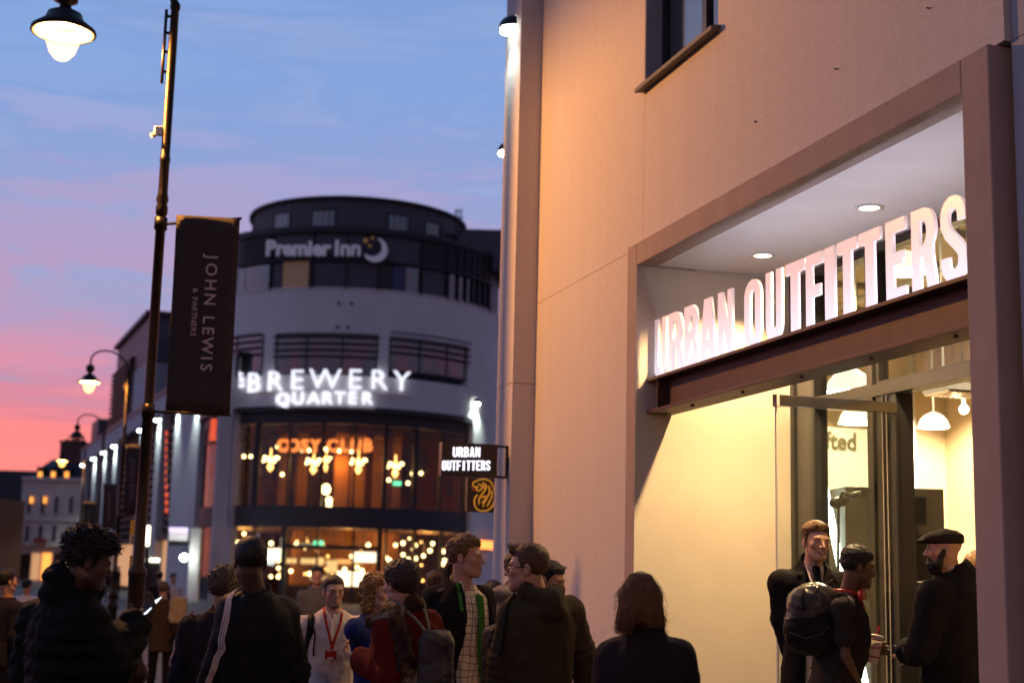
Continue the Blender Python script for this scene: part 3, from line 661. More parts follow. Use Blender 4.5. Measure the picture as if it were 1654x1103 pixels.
Z_roof, Z_l1, Z_w1 = zz(316, RT_ + .25), zz(373, RW), zz(467, RW)
Z_a1, Z_a0, Z_w0 = zz(538, RW), zz(606, RW), zz(656, RW)
Z_c0, Z_g1 = zz(818, RG), zz(850, RG)
mat('brew_white', (.84, .79, .76), .85, var=.05, vscale=.6, bump=.1, bscale=20, streak=.05)
mat('zinc', (.10, .095, .115), .55, metal=.25, var=.10, vscale=1.5)
mat('brew_dark', (.030, .028, .034), .5, metal=.1)
mat('louvre', (.020, .019, .023), .5, metal=.2)
glass('brew_glass', (.80, .78, .74), .9, base_refl=.02)
glass('hotel_glass', (.20, .21, .26), .8, base_refl=.22)
mat('cladding_panel', (.070, .070, .09), .45, metal=.1)
mat('cladding_blue', (.05, .06, .16), .4)
mat('lit_curtain', (.34, .24, .17), .8, emit=(1.0, .55, .32), estr=.05)
mat('halo_white', (.9, .9, .95), .5, emit=(.86, .89, 1.0), estr=1.1)
mat('sign_lilac', (.50, .47, .58), .5, emit=(.75, .70, .95), estr=.10)
mat('orange_neon', (.8, .3, .1), .5, emit=(1.0, .25, .05), estr=2.6)
mat('red_neon', (.8, .1, .05), .5, emit=(1.0, .13, .05), estr=.75)
mat('bulb_warm', (.9, .8, .6), .5, emit=(1.0, .74, .34), estr=11)
mat('bulb_amber', (.9, .7, .4), .5, emit=(1.0, .52, .14), estr=8)
mat('bulb_green', (.2, .9, .6), .5, emit=(.15, 1.0, .50), estr=3)
mat('bulb_violet', (.6, .5, .9), .5, emit=(.75, .65, 1.0), estr=7)
mat('amber_wall', (.32, .13, .025), .8, var=.4, vscale=.5)
mat('maroon_wall', (.055, .014, .008), .8, var=.3, vscale=.6)
mat('pub_wood', (.09, .035, .012), .6, var=.3, vscale=1.2)
mat('bar_shelf', (.5, .4, .3), .6, emit=(1.0, .72, .35), estr=.55)

brew = empty('round_building', (CC[0], CC[1], 0), 'round white building with dark zinc top floor, louvred windows and glazed pub floors', 'building')
AL, AR = R(-80), R(80)
aL = hit(330, 740, RG)[0]; aR = hit(753, 760, RG)[0]
# top drum
MB().arc(CC, RT_ - .4, RT_, R(-120), R(120), Z_l1 - .6, Z_roof - .18, 72, DIRS).build('top_drum', 'zinc', brew)
MB().arc(CC, 0.01, RT_ + .26, R(-180), R(180), Z_roof - .18, Z_roof, 96, DIRS).build('roof', 'brew_dark', brew)
for k in range(-28, 29):
    a = R(k*3.1); MB().arc(CC, RT_, RT_ + .035, a - .002, a + .002, Z_l1, Z_roof - .26, 1, DIRS).build('standing_seam', 'zinc', brew)
def drum_window(x0, x1, y0, y1, r, panes=1, louvres=0, parent=brew, glz='hotel_glass', fr='brew_dark', back=True, mull=True):
    xm, ym = (x0 + x1)/2, (y0 + y1)/2
    a0, a1 = hit(x0, ym, r)[0], hit(x1, ym, r)[0]; z1, z0 = hit(xm, y0, r)[1], hit(xm, y1, r)[1]; t = .10/r
    n = max(2, int((a1 - a0)/R(2)))
    f = MB(); f.arc(CC, r - .02, r + .06, a0, a1, z1 - .12, z1, n, DIRS); f.arc(CC, r - .02, r + .06, a0, a1, z0, z0 + .12, n, DIRS)
    f.arc(CC, r - .02, r + .055, a0, a0 + t, z0 + .12, z1 - .12, 1, DIRS); f.arc(CC, r - .02, r + .055, a1 - t, a1, z0 + .12, z1 - .12, 1, DIRS)
    for k in range(1, panes): am = a0 + (a1 - a0)*k/panes; f.arc(CC, r - .02, r + .05, am - t/2, am + t/2, z0 + .12, z1 - .12, 1, DIRS)
    fo = f.build('window', fr, parent)
    for k in range(panes):
        b0 = a0 + t + (a1 - a0 - 2*t)*k/panes; b1 = a0 + t + (a1 - a0 - 2*t)*(k + 1)/panes
        MB().arc(CC, r - .012, r + .012, b0, b1, z0 + .1, z1 - .1, max(1, n//panes), DIRS).build('pane', glz, fo)
    for k in range(louvres):
        zc = z1 - .25 - (z1 - z0)*.62*k/louvres
        MB().arc(CC, r + .14, r + .24, a0, a1, zc - .055, zc + .055, n, DIRS).build('slat', 'louvre', fo)
    if back: MB().arc(CC, r - .10, r - .06, a0, a1, z0, z1, n, DIRS).build('room_back', 'room_dark', fo)
    return fo
for x0, x1, y0, y1 in ((443, 469, 343, 372), (503, 543, 338, 372), (625, 661, 346, 378), (686, 711, 358, 388)): drum_window(x0, x1, y0, y1, RT_)
# dark ribbon floor below
MB().arc(CC, RW - 1.0, RW - .18, R(-88), R(88), Z_w1 - .1, Z_l1, 72, DIRS).build('ribbon_wall', 'zinc', brew)
MB().arc(CC, 0.01, RW + .12, R(-180), R(180), Z_l1, Z_l1 + .30, 96, DIRS).build('ribbon_roof', 'brew_dark', brew)
zs = Z_l1 - (Z_l1 - Z_w1)*.52
def seg(name, x0, x1, za, zb, ma, r0=RW - .16, r1=RW - .06, par=brew):
    a0, a1 = hit(x0, 430, RW)[0], hit(x1, 430, RW)[0]
    return MB().arc(CC, r0, r1, a0, a1, za, zb, max(2, int((a1 - a0)/R(2))), DIRS).build(name, ma, par)
tones = [('cladding_panel'), ('hotel_glass'), ('cladding_panel')]
div = [(384, 396, 'hotel_glass'), (397, 436, 'hotel_glass'), (437, 456, 'cladding_panel'), (457, 498, 'lit_curtain'), (499, 504, 'brew_dark'), (505, 559, 'cladding_panel'), (560, 611, 'cladding_panel'), (612, 635, 'brew_dark'), (636, 656, 'cladding_blue'), (657, 677, 'hotel_glass'), (678, 683, 'brew_dark'), (684, 722, 'cladding_panel'), (724, 727, 'brew_dark'), (728, 752, 'hotel_glass'), (754, 771, 'hotel_glass'), (773, 785, 'hotel_glass'), (787, 795, 'hotel_glass')]
for x0, x1, ma in div: seg('panel', x0, x1, Z_w1 + .02, zs, ma)
for x0, x1 in ((384, 396), (397, 437), (439, 505), (507, 559), (561, 611), (613, 680), (682, 722), (726, 752), (754, 772), (774, 790)):
    seg('panel', x0, x1, zs + .05, Z_l1 - .02, 'cladding_panel')
seg('rail', 382, 797, zs - .02, zs + .12, 'louvre', RW + .10, RW + .22)
seg('rail', 382, 797, Z_l1 - .16, Z_l1 - .02, 'louvre', RW + .10, RW + .22)
for k in range(1, 6):
    zc = zs + .1 + (Z_l1 - zs - .2)*k/6
    for x0, x1 in ((384, 437), (684, 722), (726, 796)): seg('slat', x0, x1, zc - .05, zc + .05, 'louvre', RW + .12, RW + .20)
for x in (438, 505, 560, 612, 681, 723, 740, 753, 764, 773, 782, 791): seg('fin', x - .8, x + .8, Z_w1, Z_l1, 'louvre', RW - .05, RW + .13)
# white ring: built round its window openings
wa = [(hit(x0, 572, RW)[0], hit(x1, 572, RW)[0]) for x0, x1 in ((352, 426), (443, 611), (628, 757))]
MB().arc(CC, RW - .5, RW, R(-88), R(88), Z_a1, Z_w1, 72, DIRS).build('white_wall', 'brew_white', brew)
MB().arc(CC, RW - .5, RW, R(-88), R(88), Z_w0, Z_a0, 72, DIRS).build('white_wall', 'brew_white', brew)
MB().arc(CC, RW - .5, RW + .06, R(-88), R(88), Z_w1, Z_w1 + .10, 72, DIRS).build('coping', 'brew_white', brew)
edges = [R(-88)] + [a for p in wa for a in p] + [R(88)]
for k in range(0, len(edges), 2): MB().arc(CC, RW - .5, RW, edges[k], edges[k + 1], Z_a0, Z_a1, max(2, int((edges[k + 1] - edges[k])/R(2))), DIRS).build('white_wall', 'brew_white', brew)
for x0, x1, n in ((352, 426, 2), (443, 611, 3), (628, 757, 3)): drum_window(x0, x1, 538, 606, RW - .22, n, 4)
for px, py in ((547, 489), (568, 490), (545, 528), (562, 529)):
    a, z = hit(px, py, RW); p = dpt(a, RW, z); MB().tube([p - np.array([*e0, 0])*.05, p + np.array([*e0, 0])*.12], .10, 8).build('fixing', 'brew_dark', brew)
# soffit and the glazed drum
MB().arc(CC, .01, RW - .02, R(-180), R(180), Z_w0 - .35, Z_w0 - .005, 96, DIRS).build('soffit', 'brew_dark', brew)
MB().arc(CC, RG - .3, RG + .12, aL, aR, Z_g1 - .1, Z_c0, 40, DIRS).build('floor_band', mat('band_slate', (.040, .038, .045), .5), brew)
MB().arc(CC, RG - .2, RG + .10, aL, aR, Z_w0 - 1.1, Z_w0 - .36, 40, DIRS).build('head_band', 'brew_dark', brew)
MB().arc(CC, .01, RG - .3, R(-180), R(180), Z_g1 - .1, Z_c0 - .3, 72, DIRS).build('upper_floor', 'pub_wood', brew)
MB().arc(CC, RW - .5, RW, R(88), R(272), -.02, Z_w1, 40, DIRS).build('rear_wall', 'brew_white', brew)
MB().arc(CC, RT_ - .4, RT_, R(120), R(240), Z_l1 - .6, Z_roof - .25, 24, DIRS).build('rear_wall', 'zinc', brew)
MB().arc(CC, RG - .55, RG - .45, R(60), R(300), -.02, Z_w0 - .36, 40, DIRS).build('interior_wall', 'maroon_wall', brew)
# flat white flank right of the glazing, reaching the ground
a2 = hit(800, 760, RW)[0]
MB().arc(CC, RW - .6, RW - .003, aR + .01, R(88), -.02, Z_w0, 24, DIRS).build('white_flank', 'brew_white', brew)
MB().arc(CC, RG - .5, RG, R(-88), aL, -.02, Z_w0, 10, DIRS).build('dark_flank', 'brew_dark', brew)
# mullions and panes
xs_c = [330, 375, 412, 417, 466, 520, 572, 622, 670, 711, 752]
for i, x in enumerate(xs_c):
    a = hit(x, 760, RG)[0]; w_ = .14 if i in (2, 7, 8) else .07
    MB().arc(CC, RG - .14, RG + .08, a - w_/RG, a + w_/RG, Z_c0, Z_w0 - 1.1, 1, DIRS).build('mullion', 'brew_dark', brew)
    if i < len(xs_c) - 1:
        b = hit(xs_c[i + 1], 760, RG)[0]
        MB().arc(CC, RG - .03, RG - .01, a, b, Z_c0, Z_w0 - 1.1, 4, DIRS).build('pane', 'brew_glass', brew)
for k in range(3):
    zc = Z_w0 - 1.35 - k*.38; MB().arc(CC, RG + .10, RG + .16, aL, aR, zc - .03, zc + .03, 40, DIRS).build('slat', 'louvre', brew)
xs_g = [318, 352, 410, 458, 512, 570, 612, 622, 668, 712, 752]
for i, x in enumerate(xs_g):
    a = hit(x, 900, RG)[0]; w_ = .16 if i in (3, 6) else .07
    MB().arc(CC, RG - .14, RG + .08, a - w_/RG, a + w_/RG, -.02, Z_g1 - .1, 1, DIRS).build('mullion', 'pub_wood' if i == 6 else 'brew_dark', brew)
    if i < len(xs_g) - 1:
        b = hit(xs_g[i + 1], 900, RG)[0]; MB().arc(CC, RG - .03, RG - .01, a, b, -.02, Z_g1 - .1, 4, DIRS).build('pane', 'brew_glass', brew)
zt = zz(884, RG); MB().arc(CC, RG - .1, RG + .05, hit(458, 900, RG)[0], hit(612, 900, RG)[0], zt - .12, zt + .12, 12, DIRS).build('transom', 'brew_dark', brew)
# interiors: warm walls set back, bar, columns
MB().arc(CC, 3.6, 3.8, R(-100), R(100), Z_c0 - .3, Z_w0 - .36, 40, DIRS).build('interior_wall', 'maroon_wall', brew)
MB().arc(CC, 3.6, 3.8, R(-100), R(100), -.02, Z_c0 - .4, 40, DIRS).build('interior_wall', 'amber_wall', brew)
for x, w_ in ((386, 26), (440, 22), (545, 30), (588, 30), (648, 34), (690, 20)):
    a = hit(x, 760, RG)[0]*1.15; MB().arc(CC, 5.6, 5.75, a - w_*.0028, a + w_*.0028, Z_c0 - .28, Z_w0 - 1.2, 4, DIRS).build('interior_screen', 'amber_wall', brew)
a = hit(535, 900, RG)[0]
for k in range(4):
    zc = .9 + k*.55; MB().arc(CC, 5.4, 5.6, hit(480, 900, RG)[0]*1.4, hit(600, 900, RG)[0]*1.4, zc, zc + .28, 8, DIRS).build('bar_shelf', 'bar_shelf' if k % 2 else 'pub_wood', brew)
MB().arc(CC, 6.4, 6.9, hit(450, 900, RG)[0]*1.4, hit(640, 900, RG)[0]*1.2, -.02, 1.1, 10, DIRS).build('bar_counter', 'pub_wood', brew)
for r_, px, py, e, c_ in ((6.5, 400, 760, 210, (1, .42, .10)), (6.5, 545, 750, 210, (1, .40, .10)), (6.5, 680, 760, 210, (1, .42, .10)), (7.2, 390, 885, 560, (1, .50, .12)), (7.2, 560, 885, 480, (1, .50, .13)), (7.2, 690, 885, 640, (1, .50, .12))):
    a, z = hit(px, py, r_); p = dpt(a, r_, z); light('pub_fill_light', 'POINT', tuple(p), c_, e, .5, brew)  # added point lights without fixtures, warming both pub floors
# roof railing
rl = MB(); a, z = hit(737, 380, RT_)
c0 = atD(744, 385, 100)
for dx in (0, 4, 9):
    p0 = atD(740 + dx - 4, 385, 100); p1 = atD(740 + dx - 4, 338, 100); MB().tube([p0, p1], .05, 5).build('railing', 'louvre', brew)
for y in (341, 352, 364, 376): MB().tube([atD(735, y, 100), atD(749, y, 100)], .04, 5).build('railing', 'louvre', brew)
p0, p1 = atD(742, 386, 103), atD(830, 386, 103)
mb = MB(); mb.obox((p0[:2] + p1[:2])/2, (RT0), FW0, np.linalg.norm(p1[:2] - p0[:2])/2, 3, Z_l1 - 1, p0[2]); mb.build('penthouse', 'zinc', brew)

# ------------------------------------------------------------------ signs on the round building
def arc_letters(name, items, py, hpx, r, ma, parent, depth=.12, offset=0.0, xs=1.0, tilt=0.0):
    for ch, px in items:
        pyy = py(px) if callable(py) else py
        a, z = hit(px, pyy, r); p = dpt(a, r, z); xd = -e0*math.sin(a) + e1*math.cos(a)
        h = hpx*np.linalg.norm(p - EYE)/F_PX
        glyph(name, ch, tuple(p), (xd[0], xd[1], 0), (0, 0, 1), h/.72, depth, ma, parent, offset, xs)
def band_y(px, y0): return y0 + 14*((px - 545)/210.0)**2
bq = empty('lit_sign', tuple(dpt(0, RW, Z_w0)), 'white glowing letters THE BREWERY QUARTER on the round white wall', 'sign')
arc_letters('letter', [('B', 409), ('R', 443), ('E', 479), ('W', 525), ('E', 573), ('R', 612), ('Y', 649)], lambda x: band_y(x, 613.5), 33, RW + .22, 'halo_white', bq, offset=-.004, xs=1.10)
arc_letters('letter', [('Q', 456), ('U', 481), ('A', 506), ('R', 528), ('T', 549), ('E', 569), ('R', 593)], lambda x: band_y(x, 643), 20, RW + .22, 'halo_white', bq, offset=.03, xs=1.08)
for ch, py in (('T', 604), ('H', 613), ('E', 623)):
    a, z = hit(390, py, RW + .22); p = dpt(a, RW + .22, z); glyph('letter', ch, tuple(p), (0, 0, 1), (e0[0]*math.sin(a) - e1[0]*math.cos(a), e0[1]*math.sin(a) - e1[1]*math.cos(a), 0), .45, .1, 'halo_white', bq, .03)
for x0, x1, py in ((395, 665, 633), (447, 606, 658)):
    a0, a1 = hit(x0, py, RW)[0], hit(x1, py, RW)[0]; z = zz(py, RW)
    MB().arc(CC, RW + .05, RW + .12, a0, a1, z - .04, z + .04, 16, DIRS).build('sign_rail', 'brew_white', bq)
pi_ = empty('hotel_sign', tuple(dpt(0, RW, zs)), 'lilac letters Premier Inn with a crescent moon on the dark upper floor', 'sign')
arc_letters('letter', [('P', 437), ('r', 452), ('e', 465), ('m', 485), ('i', 501), ('e', 513), ('r', 527), ('I', 544), ('n', 558), ('n', 575)], 402, 25, RW + .5, 'sign_lilac', pi_, .15, .045)
MB().arc(CC, RW + .23, RW + .30, hit(428, 402, RW)[0], hit(630, 402, RW)[0], zz(415, RW), zz(418, RW) + .25, 16, DIRS).build('sign_rail', 'louvre', pi_)
a, z = hit(606, 404, RW + .5); pm = dpt(a, RW + .5, z); xd = -e0*math.sin(a) + e1*math.cos(a)
rad = 20*np.linalg.norm(pm - EYE)/F_PX
place_mesh('moon_disc', poly_mesh([arcp(-.12, .02, rad*.92, rad*.95, 0, 360, 28)], .06), frame_matrix(tuple(pm - .03*np.array([*e0, 0])), (xd[0], xd[1], 0), (0, 0, 1)), mat('night_purple', (.022, .015, .035), .5), pi_)
cres = arcp(0, 0, rad, rad, 75, -150, 26) + arcp(-.26*rad, .24*rad, rad*.80, rad*.80, -130, 62, 20)
place_mesh('moon_crescent', poly_mesh([cres], .10), frame_matrix(tuple(pm + .05*np.array([*e0, 0])), (xd[0], xd[1], 0), (0, 0, 1)), 'sign_lilac', pi_)
for ux, uz, rr in ((-.80, .70, .20), (-.45, .30, .13), (-.25, .95, .12)):
    star = [(rr*(1 if k % 2 == 0 else .45)*math.sin(2*math.pi*k/10), rr*(1 if k % 2 == 0 else .45)*math.cos(2*math.pi*k/10)) for k in range(10)]
    place_mesh('star', poly_mesh([star], .05), frame_matrix((pm[0] + xd[0]*ux*rad + e0[0]*.06, pm[1] + xd[1]*ux*rad + e0[1]*.06, pm[2] + uz*rad), (xd[0], xd[1], 0), (0, 0, 1)), mat('star_gold', (.5, .28, .06), .5, emit=(1, .5, .1), estr=.12), pi_)
cc_ = empty('neon_sign', tuple(dpt(0, RG, Z_c0)), 'orange neon letters COSY CLUB behind the upper pub windows', 'sign')
arc_letters('letter', [('C', 456), ('O', 474), ('S', 492), ('Y', 509), ('C', 537), ('L', 556), ('U', 575), ('B', 594)], 720, 20, RG - .7, 'orange_neon', cc_, .1, .055, .92)
MB().arc(CC, RG - .72, RG - .66, hit(447, 720, RG)[0], hit(603, 720, RG)[0], zz(733, RG), zz(731, RG), 12, DIRS).build('sign_rail', 'brew_dark', cc_)

# ------------------------------------------------------------------ bulbs and chandeliers
def bulb(px, py, r_, size, ma, lab, group, cord=True, zt_=None):
    a, z = hit(px, py, r_); p = dpt(a, r_, z); o = empty('pendant_bulb', tuple(p), lab, 'bulb', group)
    MB().sphere(p, size, 8, 6).build('globe', ma, o, True)
    MB().tube([p + np.array([0, 0, size*.9]), (p[0], p[1], zt_)], .015, 4).build('cord', 'black_metal', o)
gb = [(353, 865), (365, 874), (351, 874.5), (382, 861), (355, 889), (346, 896), (355, 907), (438, 877), (450, 905), (450, 917), (450, 931), (595, 880), (639, 880), (651, 876.7), (671, 880), (699, 877.5), (624, 901), (629, 904.5), (651, 895.6), (659, 903), (671, 901.5), (684, 897.5), (694.5, 889), (716, 890), (723, 890), (715, 910.5), (723, 904.7), (577, 916), (556.6, 919), (584.6, 921), (568, 898), (640, 910), (377, 902), (470, 922), (500, 926)]
zc_g = Z_c0 - .31
for i, (x, y) in enumerate(gb):
    bulb(x, y, RG - 1.2 - (i*37 % 23)/10.0, .135 if i % 3 else .12, 'bulb_warm', 'small round bulb hanging in the ground floor pub window', 'festoon bulbs in the ground floor pub', zt_=zc_g)
rgb_ = np.random.RandomState(5)
for i in range(46):
    x = rgb_.uniform(352, 738); y = rgb_.uniform(868, 940)
    bulb(x, y, RG - 2.6 - rgb_.uniform(0, 2.6), rgb_.uniform(.06, .11), 'bulb_amber' if i % 3 else 'bulb_warm', 'tiny amber bulb glowing deep inside the ground floor pub', 'small bulbs deep in the ground floor pub', zt_=zc_g)
cb = [(394, 737), (405, 737), (448.5, 721.5), (488, 727), (499, 727), (526.5, 725), (548, 728), (568, 729), (666, 765), (680, 764), (659, 780), (628, 775), (456, 766)]
zc_c = Z_w0 - .36
for i, (x, y) in enumerate(cb): bulb(x, y, RG - 1.6 - (i*31 % 17)/10.0, .12, 'bulb_warm', 'small amber bulb hanging in the upper pub window', 'bulbs in the upper pub', zt_=zc_c)
bulb(346 - 13, 891 - 4, RG - 1.0, .17, 'bulb_violet', 'violet globe lamp at the far corner of the ground floor pub', 'festoon bulbs in the ground floor pub', zt_=zc_g)
chs = [(367, 743, 'chandelier in the upper pub window beside the hanging banner'), (437, 746, 'chandelier under the letter C of the orange sign'), (506.5, 750, 'chandelier hanging under the letter Y of the orange sign'), (579, 750, 'chandelier hanging under the letters LU of the orange sign'), (638.5, 756, 'chandelier right of the orange sign in the upper pub'), (527, 746.5, 'small chandelier at the middle of the upper pub windows')]
for i, (x, y, lab) in enumerate(chs):
    a, z = hit(x, y, RG - 2.0); p = dpt(a, RG - 2.0, z); o = empty('chandelier', tuple(p), 'warm glowing ' + lab, 'chandelier', 'chandeliers in the upper pub')
    k_ = 1.0 if i < 5 else .6
    MB().lathe([(.04, .9), (.05, .35), (.38*k_, .22), (.40*k_, .12), (.06, 0), (.22*k_, -.35), (.03, -.62)], tuple(p), 12).build('frame', 'bulb_amber', o, True)
    for t_ in range(7):
        q = 2*math.pi*t_/7; MB().sphere(p + np.array([.48*k_*math.cos(q), .48*k_*math.sin(q), .30 - .22*(t_ % 2)]), .10*k_, 7, 5).build('candle_bulb', 'bulb_warm', o, True)
    MB().tube([p + np.array([0, 0, .85]), (p[0], p[1], zc_c)], .02, 5).build('chain', 'black_metal', o)
# lantern column, menu light boxes, exit signs
for x, y, s_, ma, lab in ((526.5, 790, .28, 'bulb_warm', 'bright globe lantern low in the upper pub windows'), (531.5, 808, .20, 'bulb_warm', 'upper one of two small globes under the bright lantern'), (531.5, 818, .20, 'bulb_warm', 'lower one of two small globes under the bright lantern')):
    a, z = hit(x, y, RG - .8); p = dpt(a, RG - .8, z); o = empty('globe_lantern', tuple(p), lab, 'lantern', 'globe lanterns in the upper pub'); MB().sphere(p, (s_, s_, s_*1.2), 12, 8).build('globe', ma, o, True); MB().tube([p, (p[0], p[1], Z_c0 if y > 795 else zc_c)], .025, 5).build('stem', 'black_metal', o)
def lightbox(x0, x1, y0, y1, r_, ma, lab, cat='light box'):
    a0, z1 = hit(x0, y0, r_); a1, _ = hit(x1, y0, r_); z0 = hit(x0, y1, r_)[1]
    o = empty('light_box', tuple(dpt(a0, r_, z0)), lab, cat); MB().arc(CC, r_ - .1, r_, a0, a1, z0, z1, 4, DIRS).build('face', ma, o); MB().arc(CC, r_ - .2, r_ - .102, a0 - .004, a1 + .004, z0 - .04, z1 + .04, 4, DIRS).build('case', 'black_metal', o)
    am = (a0 + a1)/2; MB().tube([dpt(am, r_ - .15, z1), dpt(am, r_ - .15, Z_g1 - .11)], .02, 5).build('hanger', 'black_metal', o)
mat('box_lit', (.9, .9, .8), .5, emit=(1.0, .92, .70), estr=3.2); mat('box_amber', (.9, .8, .6), .5, emit=(1.0, .66, .26), estr=1.6); mat('box_cream', (.9, .85, .7), .5, emit=(1.0, .80, .45), estr=.5)
lightbox(431, 453, 885, 902, RG - 1.0, 'box_lit', 'bright white menu light box beside the short haired man')
lightbox(573, 609, 891, 907, RG - 1.2, 'box_lit', 'bright white menu light box over the pub bar')
lightbox(459, 478, 901, 909, RG - 3.0, 'box_amber', 'long amber light box over the bar nearest the bright menu')
lightbox(486, 509, 901, 910, RG - 3.0, 'box_amber', 'second amber light box over the pub bar')
lightbox(510, 522, 900, 912, RG - 3.2, 'box_amber', 'short amber light box next to the pub doors')
lightbox(481, 505, 876, 883, RG - .6, 'box_cream', 'dim cream sign panel beside the green exit sign')
lightbox(507, 522, 873, 884, RG - .6, 'bulb_green', 'green exit sign over the pub doors', 'exit sign')
lightbox(528, 545, 905, 925, RG - 2.4, 'box_amber', 'amber lit menu board right of the pub doors')
lightbox(545, 590, 922, 955, RG - 4.0, 'box_lit', 'glowing wall of shelves behind the pub bar')
lightbox(636, 648, 777, 783, RG - 1.4, 'bulb_green', 'green exit sign in the upper pub', 'exit sign')
lightbox(777, 797, 872, 886, RW + .3, 'orange_neon', 'small orange neon sign by the white flank')
# flank lamp
a, z = hit(767, 651, RW + .02); p = dpt(a, RW + .02, z); nn = e0*math.cos(a) + e1*math.sin(a)
wall_lamp(tuple(p), (nn[0], nn[1], 0), .34, 'bright wall downlight on the white flank of the round building', None, 900)

# ================================================================== street wing left of the drum
def plan(px, py_base): q = atZ(px, py_base, 0.0); return q[:2]
WA = plan_point(342, 92.0)
wd = np.array([math.sin(R(-5.1)), math.cos(R(-5.1))]); wn = np.array([-wd[1], wd[0]])    # outward (left)
def wing_hit(px, py, off=0.0):
    d = ray(px, py); o = WA + wn*off - EYE[:2]; t = np.dot(o, wn)/np.dot(d[:2], wn); p = EYE + d*t; return p, np.dot(p[:2] - WA, wd)
ztop = wing_hit(264, 641)[0][2]; ztop2 = wing_hit(138, 725)[0][2]
wing = empty('street_wing', (WA[0], WA[1], 0), 'long white street building with pilasters, louvred bays and wall lamps', 'building')
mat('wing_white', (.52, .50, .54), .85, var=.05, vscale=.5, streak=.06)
SL = wing_hit(131, 800)[1]
WZ = ztop
def wbox(name, s0, s1, z0, z1, o0, o1, ma, par=wing):
    c = WA + wd*(s0 + s1)/2 + wn*(o0 + o1)/2; return MB().obox(c, wd, wn, abs(s1 - s0)/2, abs(o1 - o0)/2, z0, z1).build(name, ma, par)
lamp_px = [(133, 750), (150, 739.5), (166, 731), (183, 719), (225.5, 694.6), (252.5, 679.7), (282, 669), (312, 671)]
ls_ = [wing_hit(x, y, .55)[1] for x, y in lamp_px]; lz = float(np.mean([wing_hit(x, y, .55)[0][2] for x, y in lamp_px[:6]]))
wbox('parapet', -1, SL, lz + .5, WZ, -.6, .30, 'wing_white'); wbox('coping', -1, SL, WZ, WZ + .28, -.7, .42, mat('coping_sunset_tint', (.36, .20, .19), .6))  # red sunset light on the coping is put into its colour
wbox('rear_wall', 22, SL, -.02, WZ - .1, -14, -.9, 'wing_white'); wbox('rear_wall', -.45, 22, -.02, WZ - .1, -1.4, -.9, 'wing_white'); wbox('roof', 22, SL, WZ - .1, WZ, -14, -.61, 'brew_dark')
wbox('end_wall', -1.0, -.5, -.02, lz + .5, -.6, .28, 'wing_white')
ss = sorted(ls_)
for i, s_ in enumerate(ss):
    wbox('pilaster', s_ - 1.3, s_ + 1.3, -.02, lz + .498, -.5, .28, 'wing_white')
    wall_lamp(tuple([*(WA + wd*s_ + wn*.285), lz]), (wn[0], wn[1], 0), .42, 'small white wall lamp high on the street wing, number %s counted from the round building' % ('first second third fourth fifth sixth seventh eighth'.split()[i]), 'wall lamps along the street wing', 1500)
    if i < len(ss) - 1:
        b0_, b1_ = s_ + 1.3, ss[i + 1] - 1.3
        if i == 0: wbox('pilaster', b0_, b1_, -.02, lz + .498, -.5, .28, 'wing_white')
        elif b1_ > b0_ + .3:
            wbox('bay_back', b0_, b1_, -.02, lz + .498, -.75, -.55, 'maroon_wall')
            for k in range(14):
                zc = 4.6 + k*(lz - 4.8)/14; wbox('slat', b0_, b1_, zc - .16, zc + .10, -.5, -.2, 'louvre')
            wbox('shop_window', b0_, b1_, .4, 4.2, -.54, -.45, mat('shop_lit', (.5, .3, .2), .6, emit=(1.0, .50, .22), estr=.55))
            wbox('shop_fascia', b0_, b1_, 4.2, 4.55, -.5, .1, 'brew_dark')
# rooftop storey
ra, rb = wing_hit(240, 600)[1], wing_hit(176, 640)[1]
zr = wing_hit(205, 545, -1.0)[0][2]
def rbox(name, s0, s1, z0, z1, o0, o1, ma): return wbox(name, s0, s1, z0, z1, o0, o1, ma)
r0 = wing_hit(236, 600, -1.2)[1]; r1 = wing_hit(186, 620, -1.2)[1]
rbox('rooftop_storey', 4, r0 - .1, WZ, zr - 1.6, -9, -4.0, 'zinc'); rbox('rooftop_storey', r0, r1, WZ, WZ + (zr - WZ)*.55, -11, -1.2, 'wing_white'); rbox('rooftop_storey', r0, r1, WZ + (zr - WZ)*.55, zr, -11, -1.25, 'zinc'); rbox('roof', r0 - .5, r1 + .5, zr, zr + .4, -11.5, -.8, 'brew_dark')
for k in range(14):
    zc = WZ + .3 + k*(zr - WZ)*.72/14; rbox('slat', r0 + (r1 - r0)*.35, r1 + .6, zc, zc + .16, -1.18, -.75, 'louvre')
for k in range(2): rbox('window', 5 + k*5, 8 + k*5, WZ + .8, zr - 2.6, -3.99, -3.93, 'hotel_glass')
r2 = wing_hit(158, 690, -1.5)[1]; zq = wing_hit(150, 683, -1.5)[0][2]
rbox('stair_tower', r2, r2 + 7, WZ, zq, -8, -1.5, 'zinc')
# vertical red neon sign and blade sign at its near end
ns = empty('vertical_sign', (*WA, 6), 'thin vertical red neon sign on the dark louvred bay', 'sign')
for k in range(11):
    p, s_ = wing_hit(269, 700 + k*12.4, .4); MB().obox(p[:2], RT0, FW0, .09, .06, p[2] - .17, p[2] + .19).build('letter', 'red_neon', ns)
p0, s_ = wing_hit(272, 698, .4); p1, _ = wing_hit(268, 830, .4); MB().tube([p0 + np.array([*FW0[:2], 0])*.12, p1 + np.array([*FW0[:2], 0])*.12], .1, 6).build('sign_back', 'brew_dark', ns)
n2 = empty('vertical_sign', tuple(atD(342, 700, 91)), 'short vertical red neon sign beside the banner corner', 'sign')
for k in range(6):
    p = atD(345.5 - k*.4, 679 + k*6, 88.2); MB().obox(p[:2], RT0, FW0, .18, .06, p[2] - .10, p[2] + .10).build('letter', 'red_neon', n2)
p0, p1 = atD(347, 673, 88.4), atD(343, 714, 88.4); MB().tube([p0, p1], .22, 6).build('sign_back', 'brew_dark', n2)
